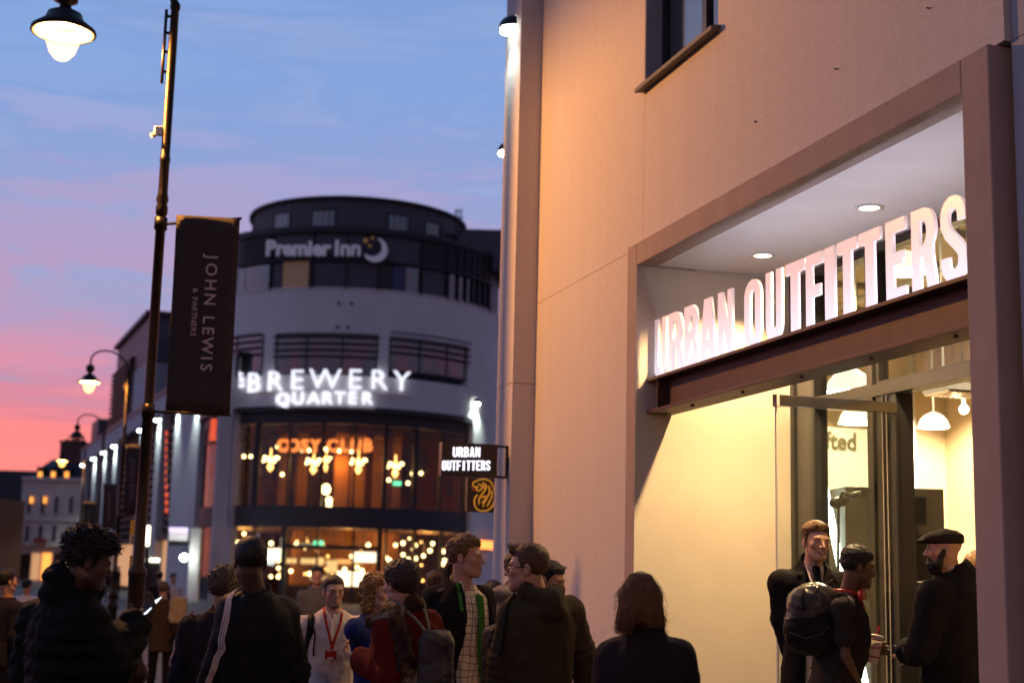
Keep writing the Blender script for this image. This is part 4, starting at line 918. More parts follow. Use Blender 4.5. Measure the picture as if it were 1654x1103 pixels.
# lit shop sign on the near pilaster
sg = empty('shop_light_sign', tuple(atD(288, 865, 90)), 'white and violet lit sign panel over the doorway left of the pub', 'sign')
for y0_, y1_, ma in ((852, 858, mat('violet_lit', (.7, .6, .9), .5, emit=(.8, .62, 1.0), estr=1.2)), (859, 872, mat('cream_lit', (.8, .8, .8), .5, emit=(1.0, .92, .85), estr=.45)), (872.5, 881, 'brew_dark')):
    a_, b_ = atD(274, y1_, 89.5), atD(303, y0_, 89.5); MB().obox((a_[:2] + b_[:2])/2, RT0, FW0, .57, .1, a_[2], b_[2]).build('panel', ma, sg)
pz0, pz1 = atD(288, 881, 89.5), atD(288, 870, 89.5)
MB().obox(plan_point(313, 88.8), RT0, FW0, .30, .3, -.02, wing_hit(312, 860)[0][2]).build('shop_column', 'brew_white', wing)
light('street_glow', 'POINT', tuple(atD(297, 900, 87)), (.9, 1, .9), 35, .3, sg)
o = empty('lantern_globe', tuple(atD(297, 900, 88)), 'white globe lamp by the doorway left of the pub', 'lamp'); MB().sphere(atD(297, 900, 88), (.22, .22, .22), 10, 7).build('globe', 'lamp_glow_cool', o, True); MB().tube([atD(297, 900, 88), atD(297, 885, 89)], .04, 5).build('arm', 'black_metal', o)

# ================================================================== old buildings at the street's end
def facade(name, pL, pR, D, ytop, ma, lab, depth=12):
    a_, b_ = plan_point(pL, D), plan_point(pR, D*1.0); zt_ = atD((pL + pR)/2, ytop, D)[2]
    u = (b_ - a_); Lh = np.linalg.norm(u); u /= Lh; n_ = np.array([u[1], -u[0]])
    if np.dot(n_, EYE[:2] - a_) < 0: n_ = -n_
    o = empty(name, (*((a_ + b_)/2), 0), lab, 'building')
    MB().obox((a_ + b_)/2 - n_*depth/2, u, n_, Lh/2, depth/2, -.02, zt_).build('wall', ma, o)
    return o, a_, b_, u, n_, zt_
mat('stucco', (.74, .58, .55), .85, var=.06, vscale=.4, streak=.1); mat('slate', (.05, .048, .06), .7, var=.2, vscale=1.5); mat('old_brick', (.16, .075, .055), .85, var=.15)
mat('window_lit', (.8, .4, .1), .5, emit=(1.0, .36, .06), estr=1.6); mat('old_glass', (.03, .035, .045), .12)
tb, a_, b_, u, n_, zt_ = facade('terrace_house', 24, 142, 172.0, 772, 'stucco', 'pale stucco terrace with dormer windows and lit attic at the street end')
DD = 172.0
def tq(px, py, off=.06): q = atD(px, py, DD - off); return q
def tbox(name, x0, x1, y0, y1, ma, d0=-.1, d1=.12, par=tb):
    p0 = atD((x0 + x1)/2, y1, DD); p1 = atD((x0 + x1)/2, y0, DD); c = plan_point((x0 + x1)/2, DD) + n_*(d0 + d1)/2
    return MB().obox(c, u, n_, (x1 - x0)/2*DD/F_PX, abs(d1 - d0)/2, p0[2], p1[2]).build(name, ma, par)
tbox('cornice', 24, 142, 769, 775, 'stucco', 0, .5); tbox('string_course', 24, 142, 838, 841, 'stucco', 0, .25); tbox('cornice', 24, 142, 879, 883, 'stucco', 0, .4)
for x in (38, 60, 82, 106): 
    wv = tbox('window', x - 3.2, x + 3.2, 800, 828, mat('window_trim', (.5, .48, .48), .7), 0, .12); tbox('pane', x - 2.4, x + 2.4, 801, 827, 'old_glass', .1, .16, wv)
    tbox('sill', x - 4, x + 4, 828, 830, 'stucco', 0, .3, wv)
    wv = tbox('window', x - 3.2, x + 3.2, 847, 873, 'window_trim', 0, .12); tbox('pane', x - 2.4, x + 2.4, 848, 872, 'old_glass', .1, .16, wv)
for x in (41, 63): tbox('lit_pane', x - 2.3, x + 2.6, 801, 811, 'window_lit', .17, .2)
for y0_, y1_, d_ in ((752, 770, -3.4), (745, 754, -5.2)): pass
rf = MB(); za, zb = zt_, atD(80, 733, DD)[2]
A1, B1 = a_ - n_*.3, b_ - n_*.3; A2, B2 = a_ - n_*6 + u*1.5, b_ - n_*6; A3, B3 = a_ - n_*11.8, b_ - n_*11.8
rf.add([(*A1, za), (*B1, za), (*B2, zb), (*A2, zb), (*A3, za), (*B3, za)], [(0, 1, 2, 3), (3, 2, 5, 4), (0, 3, 4), (1, 5, 2), (0, 4, 5, 1)]); rfo = rf.build('roof', 'slate', tb)
for x in (50, 71.5, 93.5):
    tbox('dormer', x - 5, x + 5, 753, 771, 'slate', -2.2, -.35); dw = tbox('dormer_window', x - 3.4, x + 3.4, 759, 770, 'window_lit', -.349, -.28); tbox('dormer_roof', x - 6, x + 6, 751, 753.5, 'slate', -2.4, -.2)
tbox('chimney', 59, 97, 704, 752, 'old_brick', -8, -5); tbox('chimney_cap', 57.5, 98.5, 701, 704.2, 'old_brick', -8.2, -4.8)
for x in (64, 73, 82, 91): tbox('chimney_pot', x - 1.8, x + 1.8, 696, 701.2, 'old_brick', -7, -6.2)
# shopfronts along its foot
for x0, x1, ma in ((30, 47, 'maroon_wall'), (49, 62, 'shop_lit'), (66, 80, 'window_lit'), (84, 102, 'maroon_wall'), (104, 122, 'shop_lit')): tbox('shopfront', x0, x1, 893, 936, ma, .0, .12)
for x0, x1, ma in ((12, 30, mat('awning_red', (.30, .05, .04), .7)), (56, 72, 'awning_red')): tbox('awning', x0, x1, 869, 877, ma, .3, 1.6)
dk, a2_, b2_, u2, n2_, z2 = facade('dark_house', -130, -32, 150.0, 797, 'old_brick', 'dark brick house at the far end of the street, cut by the picture edge')
p = atD(20, 752, 175); q = atD(-70, 752, 175)
sh, *_r = facade('slate_roof_house', -70, 60, 190.0, 757, 'slate', 'low dark slate roofed block behind the dark brick house')
for x, y in ((-40, 812), (-40, 826), (-60, 820), (-80, 820)):
    c = plan_point(x, 149.9); p0 = atD(x, y + 6, 149.9); MB().obox(c, u2, n2_, .22, .06, p0[2], p0[2] + .8).build('window', 'window_lit', dk)
hs = MB()
# ================================================================== street furniture
mat('lamp_iron', (.030, .022, .014), .38, metal=.75, var=.15, vscale=6)
mat('brass_band', (.20, .14, .06), .35, metal=.8)
glow_glass('sodium', (1.0, .44, .085), 2.6); glow_glass('sodium_far', (1.0, .44, .085), 2.6)
glass('unlit_bowl', (.55, .52, .50), .9, base_refl=.1)
def lamp_post(base, lab, lit='sodium', arm_dir=(-1, 0), detail=True, power=None):
    bx, by = base; o = empty('street_lamp', (bx, by, 0), lab, 'street lamp', 'black swan-neck street lamps along the street')
    prof = [(.15, -.02), (.15, .10), (.125, .14), (.120, .74), (.145, .80), (.145, .86), (.105, .92), (.085, .98), (.115, 1.04), (.130, 1.09), (.115, 1.14), (.075, 1.20), (.070, 1.24), (.072, 1.62), (.078, 1.64), (.078, 1.68), (.050, 1.72), (.047, 3.02), (.056, 3.03), (.056, 3.09), (.047, 3.10), (.044, 3.12), (.043, 4.80), (.052, 4.81), (.054, 4.87), (.044, 4.90), (.056, 4.94), (.044, 5.0), (.043, 5.05), (.042, 5.28), (.047, 5.29), (.047, 5.33), (.041, 5.34), (.040, 6.1), (.037, 6.72), (.046, 6.74), (.046, 6.78), (.02, 6.82), (.008, 6.92)]
    MB().lathe(prof, (bx, by, 0), 18).build('post', 'lamp_iron', o, True)
    ad = np.array(arm_dir, float); ad /= np.linalg.norm(ad); reach = .95
    pts = [(bx, by, 6.55)]
    for k in range(17):
        t = k/16; a_ = math.pi*(1 - t); f_ = reach*(.5 + .5*math.cos(a_)); pts.append((bx + ad[0]*f_, by + ad[1]*f_, 6.66*(1 - t) + 6.95*t + .40*math.sin(a_)))
    lx, ly = bx + ad[0]*reach, by + ad[1]*reach
    pts += [(lx, ly, 6.93), (lx, ly, 6.82)]
    MB().tube(pts, .024, 8).build('swan_neck', 'lamp_iron', o, True)
    # ladder-like stay on the arm side of the post
    st = MB(); off = .075
    st.tube([(bx + ad[0]*off, by + ad[1]*off, 6.02), (bx + ad[0]*off, by + ad[1]*off, 6.72)], .016, 6); st.build('stay_bar', 'lamp_iron', o, True)
    for z in (6.13, 6.32, 6.5, 6.66): MB().tube([(bx, by, z), (bx + ad[0]*off, by + ad[1]*off, z)], .014, 6).build('stay_rung', 'lamp_iron', o)
    zc = 6.33
    MB().lathe([(.02, .52), (.05, .50), (.105, .47), (.105, .34), (.05, .31), (.055, .27), (.15, .22), (.17, .16), (.28, .075), (.285, .045), (.255, .045), (.15, .09), (.02, .12)], (lx, ly, zc), 28).build('lantern_hood', 'lamp_iron', o, True)
    MB().lathe([(.12, .10), (.20, .075), (.276, .040), (.272, .036), (.19, .066), (.12, .088)], (lx, ly, zc), 28, cap=False).build('reflector', mat('enamel_white', (.8, .78, .72), .35), o, True)
    MB().lathe([(.145, .08), (.145, .03), (.14, -.05), (.11, -.14), (.06, -.20), (.01, -.22)], (lx, ly, zc), 24).build('lantern_bowl', lit, o, True)
    if lit.startswith('sodium'): light('lantern_light', 'POINT', (lx, ly, zc + .02), (1.0, .42, .09), power or (1400 if lit == 'sodium' else 900), .05, o)
    return o, (lx, ly, zc)
P1 = atD(237, 700, 12.35)
lamp_post((P1[0], P1[1]), 'street lamp whose glowing lantern is largest, in front of the banner, beside the crowd')
P2 = atD(197, 760, 36.0); lamp_post((P2[0], P2[1]), 'second street lamp down the street with a lit lantern before the pink sky', 'sodium_far')
P3 = atD(163, 780, 51.0); lamp_post((P3[0], P3[1]), 'unlit street lamp with a dark lantern further down the street', 'unlit_bowl')
P4 = atD(131, 830, 62.0); lamp_post((P4[0], P4[1]), 'farthest street lamp, its small lit lantern before the slate roofs', 'sodium_far')
bl_, _ = lamp_post((-2.2, -1.8), 'unseen short street lamp added behind the viewer to light the crowd', 'sodium', (1, .3), power=300); bl_.scale = (.66, .66, .66)  # added lamp, not in view; a shadow on the wall suggests its direction
# small camera box and bands on the nearest post
cb_ = empty('post_camera', (P1[0] - .06, P1[1], 5.6), 'small white box camera clamped to the nearest lamp post', 'camera')
z_ = atD(255, 189, 12.35)[2]
MB().obox((P1[0] - .075, P1[1]), (1, 0), (0, 1), .035, .03, z_ - .03, z_ + .05).build('housing', 'white_paint', cb_, bevel=.008); MB().tube([(P1[0] - .10, P1[1] - .01, z_ - .03), (P1[0] - .135, P1[1] - .02, z_ - .045)], .022, 8).build('lens_tube', 'white_paint', cb_); MB().tube([(P1[0] - .05, P1[1], z_), (P1[0], P1[1], z_)], .015, 6).build('clamp', 'white_paint', cb_)
# ------------------------------------------------------------------ banners
mat('banner_cloth', (.040, .026, .022), .75, var=.06, vscale=6, bump=.1, bscale=14)
mat('banner_navy', (.030, .024, .034), .75)
mat('banner_print', (.62, .50, .47), .7)
mat('banner_print_dim', (.16, .13, .16), .7)
def banner(P, c, D, lab, group, big=True, mt='banner_cloth', words=None):
    """c: four pixel corners TL TR BR BL; cloth slightly bowed, hemmed top and bottom, two arms"""
    q = [atD(x, y, D) for x, y in c]; o = empty('banner', tuple(q[3]), lab, 'banner', group)
    nx, nz = 8, 14; v = []; f = []
    nn_ = np.cross(q[1] - q[0], q[3] - q[0]); nn_ /= np.linalg.norm(nn_)
    for th in (0, .006):
        for i in range(nz + 1):
            for k in range(nx + 1):
                s_, t_ = k/nx, i/nz
                p = (q[0]*(1 - s_) + q[1]*s_)*(1 - t_) + (q[3]*(1 - s_) + q[2]*s_)*t_
                v.append(p + nn_*(th + .022*math.sin(math.pi*t_)*math.sin(math.pi*s_ + .4) + .007*math.sin(7*t_ + 4*s_)*math.sin(math.pi*t_)))
    M = (nx + 1)*(nz + 1)
    for i in range(nz):
        for k in range(nx): a0 = i*(nx + 1) + k; f.append((a0, a0 + 1, a0 + nx + 2, a0 + nx + 1)); f.append((M + a0 + nx + 1, M + a0 + nx + 2, M + a0 + 1, M + a0))
    per = [k for k in range(nx + 1)] + [i*(nx + 1) + nx for i in range(1, nz + 1)] + [nz*(nx + 1) + k for k in range(nx - 1, -1, -1)] + [i*(nx + 1) for i in range(nz - 1, 0, -1)]
    for a0, b0_ in zip(per, per[1:] + per[:1]): f.append((a0, M + a0, M + b0_, b0_))
    MB().add(v, f).build('cloth', mt, o, True)
    for a0, b0_ in ((q[0], q[1]), (q[3], q[2])):
        post = np.array([P[0], P[1], a0[2]]); d = b0_ - a0
        MB().tube([post, a0 + d*1.02], .013 if big else .02, 8).build('arm', 'lamp_iron', o, True)
        if big: MB().tube([(P[0], P[1], a0[2] - .05), (P[0], P[1], a0[2] + .06)], .058, 14).build('collar', 'lamp_iron', o, True)
    if big:
        for s_, t_ in ((.03, .05), (.97, .05), (.03, .95), (.97, .95)):
            p = (q[0]*(1 - s_) + q[1]*s_)*(1 - t_) + (q[3]*(1 - s_) + q[2]*s_)*t_ - nn_*.002*np.sign(np.dot(nn_, FWD)); MB().sphere(p, .008, 6, 5).build('eyelet', 'brass_band', o)
    return o, q, nn_
ba, q, nn_ = banner(P1, [(285, 347), (387.5, 353), (371, 670), (267, 663)], 12.3, 'large dark banner reading JOHN LEWIS & PARTNERS on the nearest lamp post', 'banners on lamp posts')
def banner_text(o, q, nn_, txt, s_, t0, t1, ma, size, offset=0.0, lift=.034, xsc=1.0):
    top = (q[0]*(1 - s_) + q[1]*s_); bot = (q[3]*(1 - s_) + q[2]*s_); xd = (bot - top)/np.linalg.norm(bot - top); L = np.linalg.norm(bot - top)
    face = -nn_ if np.dot(nn_, FWD) > 0 else nn_
    yd = np.cross(face, xd)
    adv = [{'J': .62, ' ': .55, 'L': .78, 'E': .84, 'I': .50, 'S': .84, 'O': 1.18, 'W': 1.35, 'N': 1.08, 'H': 1.05, 'T': .86, 'P': .88, 'R': .90}.get(ch, 1.0) for ch in txt]; tot = sum(adv); run = 0.0
    for k, ch in enumerate(txt):
        mid_ = run + adv[k]/2; run += adv[k]
        if ch == ' ': continue
        t = t0 + (t1 - t0)*mid_/tot; p = top*(1 - t) + bot*t + face*(lift)
        glyph('letter', ch, tuple(p), tuple(xd), tuple(yd), size, .002, ma, o, offset, xsc)
banner_text(ba, q, nn_, 'JOHN LEWIS', .60, .185, .795, 'banner_print', .142, .0012)
banner_text(ba, q, nn_, '& PARTNERS', .375, .365, .615, 'banner_print', .066, .0005)
b2, q2, n2 = banner(P2, [(203, 718), (229, 719), (226, 829), (199, 828)], 35.9, 'mid-size dark banner on the second lamp post before the white wing', 'banners on lamp posts', False, 'banner_navy')
banner_text(b2, q2, n2, 'JOHN LEWIS', .5, .2, .8, 'banner_print_dim', .16, .004, .05)
b3, q3, n3 = banner(P3, [(167, 781), (189, 782), (187, 853), (164, 852)], 50.9, 'smaller dark banner on the unlit lamp post', 'banners on lamp posts', False, 'banner_navy')
banner_text(b3, q3, n3, 'JOHN LEWIS', .5, .2, .8, 'banner_print_dim', .16, .004, .06)
b4, q4, n4 = banner(P4, [(134, 810), (157, 811), (155, 862), (132, 861)], 61.9, 'smallest dark banner, on the farthest lamp post', 'banners on lamp posts', False, mat('banner_olive', (.05, .05, .035), .75))
banner_text(b4, q4, n4, 'JOHN LEWIS', .5, .2, .8, 'banner_print_dim', .16, .004, .06)
# parking plates on the nearest post
mat('plate_yellow', (.62, .36, .03), .5); mat('plate_white', (.62, .58, .50), .5); mat('plate_ink', (.04, .04, .05), .6)
def plate(px0, px1, py0, py1, D, lab, lower=True):
    a0, b0_ = atD(px0, py1, D), atD(px1, py0, D); o = empty('street_plate', tuple(a0), lab, 'sign')
    mid = a0[2] + (b0_[2] - a0[2])*(.40 if lower else .12)
    c = (a0[:2] + b0_[:2])/2; hw = np.linalg.norm((b0_ - a0)[:2])/2
    MB().obox(c, RT0, FW0, hw, .004, mid, b0_[2]).build('upper_plate', 'plate_yellow', o); MB().obox(c, RT0, FW0, hw, .004, a0[2], mid - .003).build('lower_plate', 'plate_white', o)
    fc = np.array([*(c - FW0[:2]*.008), 0])
    if lower:
        MB().tube([fc + np.array([0, 0, mid + (b0_[2] - mid)*.55]) - FW0*.002, fc + np.array([0, 0, mid + (b0_[2] - mid)*.55])], hw*.34, 16).build('roundel', mat('roundel_blue', (.10, .09, .11), .5), o)
        for k in range(3): z = a0[2] + (mid - a0[2])*(.25 + .25*k); MB().obox(fc[:2], RT0, FW0, hw*.7, .001, z - .006, z + .006).build('text_line', 'plate_ink', o)
    else:
        MB().obox(fc[:2], RT0, FW0, hw*.55, .001, a0[2] + .06, b0_[2] - .05).build('picture', mat('notice_blue', (.35, .42, .50), .5), o)
    MB().tube([(P1[0], P1[1], (a0[2] + b0_[2])/2), (c[0], c[1], (a0[2] + b0_[2])/2)], .02, 6).build('clip', 'lamp_iron', o)
plate(210, 231, 840, 879, 12.25, 'yellow and white parking plate clipped to the nearest lamp post')
plate(209, 226, 897, 925, 12.2, 'small yellow framed notice low on the nearest lamp post', False)
# white lit menu lamps far behind the post
for x, y, h, w_, lab in ((238.5, 865, 32, 6, 'upright white lit shop sign behind the nearest lamp post'), (244, 904, 6, 26, 'long low lit fascia strip behind the nearest lamp post')):
    p = atD(x, y, 84); o = empty('lit_fascia', tuple(p), lab, 'sign'); MB().obox(p[:2], RT0, FW0, w_/2*84/F_PX, .08, p[2] - h/2*84/F_PX, p[2] + h/2*84/F_PX).build('face', 'cream_bright' if False else 'box_lit', o)
    MB().obox(p[:2] + FW0[:2]*.2, RT0, FW0, w_/2*84/F_PX + .05, .1, -.02, p[2] + h/2*84/F_PX + .05).build('stand', 'brew_dark', o)
# ================================================================== people: implicit surfaces turned into continuous meshes
_rng = np.random.RandomState(11)
class Noise:
    def __init__(s, wl, n=9, seed=0, aniso=(1, 1, 1)):
        r = np.random.RandomState(seed); d = r.normal(size=(n, 3)); d /= np.linalg.norm(d, axis=1)[:, None]
        s.k = d*(2*math.pi/wl)*r.uniform(.65, 1.5, size=(n, 1))*np.array(aniso); s.p = r.uniform(0, 6.28, n); s.n = n
    def __call__(s, p):
        o = np.zeros(len(p))
        for k, q in zip(s.k, s.p): o += np.sin(p @ k + q)
        return o/math.sqrt(s.n)
def smin(a, b, k):
    if k <= 0: return np.minimum(a, b)
    h = np.clip(.5 + .5*(a - b)/k, 0, 1); return a*(1 - h) + b*h - k*h*(1 - h)
def smax(a, b, k): return -smin(-a, -b, k)
def V3(*a): return np.array(a if len(a) > 1 else a[0], float)
def cone(a, b, ra, rb):
    a, b = V3(a), V3(b); ab = b - a; L2 = ab @ ab + 1e-12
    def f(p):
        t = np.clip(((p - a) @ ab)/L2, 0, 1); q = p - a - t[:, None]*ab; return np.sqrt((q*q).sum(1)) - (ra + (rb - ra)*t)
    return f
def ellip(c, r, M=None):
    c = V3(c); r = V3(r)
    def f(p):
        q = p - c
        if M is not None: q = q @ M            # columns of M are local axes
        k0 = np.sqrt(((q/r)**2).sum(1)); k1 = np.sqrt(((q/(r*r))**2).sum(1)) + 1e-9
        return k0*(k0 - 1)/k1
    return f
def rbox(c, h, rad, M=None):
    c = V3(c); h = V3(h) - rad
    def f(p):
        q = p - c
        if M is not None: q = q @ M
        q = np.abs(q) - h; return np.sqrt((np.maximum(q, 0)**2).sum(1)) + np.minimum(q.max(1), 0) - rad
    return f
def loft(o, ax, lat, stations, n=2.4):
    """stations: (z along ax, half width, half depth, forward offset); lat lateral unit; front = lat x ax"""
    o = V3(o); ax = V3(ax)/np.linalg.norm(ax); lat = V3(lat); lat = lat - ax*(lat @ ax); lat /= np.linalg.norm(lat); fr = np.cross(ax, lat)
    S = np.array(stations, float)
    def f(p):
        q = p - o; z = q @ ax; u = q @ lat; v = q @ fr
        zc = np.clip(z, S[0, 0], S[-1, 0]); a = np.interp(zc, S[:, 0], S[:, 1]); b = np.interp(zc, S[:, 0], S[:, 2]); y = np.interp(zc, S[:, 0], S[:, 3])
        k = ((np.abs(u)/a)**n + (np.abs(v - y)/b)**n)**(1/n); d = (k - 1)*np.minimum(a, b)
        e = np.maximum(S[0, 0] - z, z - S[-1, 0]); return np.where(e > 0, np.sqrt(np.maximum(d, 0)**2 + e*e) + np.minimum(np.maximum(d, -.05), 0)*0, np.maximum(d, e*.6 if False else d))
    return f
def bounded(fn, c, r):
    c = V3(c)
    def f(p):
        q = p - c; d = np.sqrt((q*q).sum(1)) - r; m_ = d < .03; o = d + .012
        if m_.any(): o[m_] = fn(p[m_])
        return o
    return f
def field(prims):
    """prims: (fn, k, op) op '+' or '-'"""
    def f(p):
        d = None
        for fn, k, op in prims:
            v = fn(p)
            if d is None: d = v
            elif op == '+': d = smin(d, v, k)
            elif op == '-': d = smax(d, -v, k)
            elif op == '&': d = smax(d, v, k)
        return d
    return f
def axis_coords(lo, hi, fine, hc):
    """fine: list of (lo, hi, h); returns sorted coords"""
    out = [lo]
    while out[-1] < hi:
        x = out[-1]; h = hc
        for a, b, hf in fine:
            if x >= a - hf and x < b: h = min(h, hf)
            elif x < a and x + h > a: h = max(min(h, a - x), hf)
        out.append(x + h)
    return np.array(out)
def surf(fn, xs, ys, zs, B=6):
    nx, ny, nz = len(xs), len(ys), len(zs)
    D = np.empty((nx, ny, nz), np.float32)
    def blocks(n): return [(i, min(i + B, n)) for i in range(0, n, B)]
    bx, by, bz = blocks(nx), blocks(ny), blocks(nz)
    cen = []; idx = []; dia = []
    for i in bx:
        for j_ in by:
            for k in bz:
                a = np.array([xs[i[0]], ys[j_[0]], zs[k[0]]]); b = np.array([xs[min(i[1], nx - 1)], ys[min(j_[1], ny - 1)], zs[min(k[1], nz - 1)]])
                cen.append((a + b)/2); dia.append(np.linalg.norm(b - a)/2); idx.append((i, j_, k))
    cen = np.array(cen); dc = fn(cen); act = np.abs(dc) < np.array(dia)*1.25 + .022
    pts = []; tg = []
    for a, d, (i, j_, k) in zip(act, dc, idx):
        sl = (slice(*i), slice(*j_), slice(*k))
        if not a: D[sl] = .3 if d > 0 else -.3; continue
        g = np.stack(np.meshgrid(xs[sl[0]], ys[sl[1]], zs[sl[2]], indexing='ij'), -1); pts.append(g.reshape(-1, 3)); tg.append((sl, g.shape[:3]))
    if not pts: return np.zeros((0, 3)), np.zeros((0, 4), int)
    vals = fn(np.concatenate(pts)); o = 0
    for sl, sh_ in tg: n = sh_[0]*sh_[1]*sh_[2]; D[sl] = vals[o:o + n].reshape(sh_); o += n
    S = D < 0
    c8 = [(0, 0, 0), (1, 0, 0), (0, 1, 0), (1, 1, 0), (0, 0, 1), (1, 0, 1), (0, 1, 1), (1, 1, 1)]
    cnt = sum(S[a:nx - 1 + a, b:ny - 1 + b, c:nz - 1 + c].astype(np.int8) for a, b, c in c8)
    ci = np.argwhere((cnt > 0) & (cnt < 8)); I, J_, K = ci[:, 0], ci[:, 1], ci[:, 2]
    vmap = -np.ones((nx - 1, ny - 1, nz - 1), np.int32); vmap[I, J_, K] = np.arange(len(ci))
    cv = [D[I + a, J_ + b, K + c] for a, b, c in c8]; cp = [np.stack([xs[I + a], ys[J_ + b], zs[K + c]], -1) for a, b, c in c8]
    acc = np.zeros((len(ci), 3)); w = np.zeros(len(ci))
    for a, b in ((0, 1), (2, 3), (4, 5), (6, 7), (0, 2), (1, 3), (4, 6), (5, 7), (0, 4), (1, 5), (2, 6), (3, 7)):
        m_ = (cv[a] < 0) != (cv[b] < 0); t = np.where(m_, cv[a]/np.where(m_, cv[a] - cv[b], 1), 0)
        acc += np.where(m_[:, None], cp[a] + t[:, None]*(cp[b] - cp[a]), 0); w += m_
    vert = acc/np.maximum(w, 1)[:, None]
    F = []
    for ax in range(3):
        if ax == 0: e = S[:-1, 1:-1, 1:-1] != S[1:, 1:-1, 1:-1]; q = np.argwhere(e) + [0, 1, 1]; o4 = [(0, -1, -1), (0, 0, -1), (0, 0, 0), (0, -1, 0)]
        elif ax == 1: e = S[1:-1, :-1, 1:-1] != S[1:-1, 1:, 1:-1]; q = np.argwhere(e) + [1, 0, 1]; o4 = [(-1, 0, -1), (-1, 0, 0), (0, 0, 0), (0, 0, -1)]
        else: e = S[1:-1, 1:-1, :-1] != S[1:-1, 1:-1, 1:]; q = np.argwhere(e) + [1, 1, 0]; o4 = [(-1, -1, 0), (0, -1, 0), (0, 0, 0), (-1, 0, 0)]
        if len(q) == 0: continue
        f = np.stack([vmap[q[:, 0] + a, q[:, 1] + b, q[:, 2] + c] for a, b, c in o4], -1)
        fl = ~S[q[:, 0], q[:, 1], q[:, 2]]; f[fl] = f[fl][:, ::-1]; F.append(f)
    return vert, np.concatenate(F)
def np_mesh(name, v, f, ma, parent, col=None):
    me = bpy.data.meshes.new(name); me.vertices.add(len(v)); me.vertices.foreach_set('co', v.astype(np.float32).ravel())
    f = f[(f >= 0).all(1)]
    me.loops.add(len(f)*4); me.loops.foreach_set('vertex_index', f.astype(np.int32).ravel()); me.polygons.add(len(f))
    me.polygons.foreach_set('loop_start', np.arange(len(f), dtype=np.int32)*4); me.polygons.foreach_set('loop_total', np.full(len(f), 4, np.int32))
    me.polygons.foreach_set('use_smooth', np.ones(len(f), bool)); me.update(); me.validate()
    if col is not None:
        at = me.color_attributes.new('tone', 'FLOAT_COLOR', 'POINT'); c4 = np.ones((len(v), 4), np.float32); c4[:, :3] = col; at.data.foreach_set('color', c4.ravel())
    me.materials.append(MATS[ma] if isinstance(ma, str) else ma); o = bpy.data.objects.new(name, me); COL.objects.link(o); return adopt(o, parent)
def grid_mesh(name, fn, lo, hi, h, ma, parent, fine=None, col=None):
    fine = fine or []
    ax = [axis_coords(lo[i], hi[i], [(a[i], b[i], hf) for a, b, hf in fine], h) for i in range(3)]
    v, f = surf(fn, *ax)
    if len(v) == 0: return None
    return np_mesh(name, v, f, ma, parent, col(v) if col else None)

def cloth(name, color, rough=.9, sheen=.0, bump=.35, bscale=420, **k): return mat(name, color, rough, var=.10, vscale=14, bump=bump, bscale=bscale, sheen=sheen, bdist=.002, spec=.12, **k)
mat('skin', (.5, .3, .2), .5, vcol='tone', var=.04, vscale=30, bump=.15, bscale=160, bdist=.002)
mat('eye_white', (.34, .29, .26), .3); mat('eye_dark', (.015, .01, .008), .15); mat('teeth', (.75, .70, .62), .3)
mat('glasses_frame', (.01, .009, .009), .25); mat('lens_tint', (.02, .018, .016), .1)
for nm, c in (('hair_black', (.010, .008, .007)), ('hair_dark', (.035, .019, .011)), ('hair_brown', (.075, .036, .015)), ('hair_auburn', (.13, .066, .026)), ('hair_blond', (.24, .13, .05)), ('hair_sandy', (.13, .066, .024)), ('hair_grey', (.075, .052, .034))):
    ma = mat(nm, c, .55, var=.35, vscale=45, bump=.7, bscale=150, bdist=.004, spec=.35)
SK = {'pale': (.50, .285, .20), 'fair': (.46, .25, .165), 'tan': (.38, .19, .11), 'brown': (.105, .048, .026), 'dark': (.065, .030, .018)}

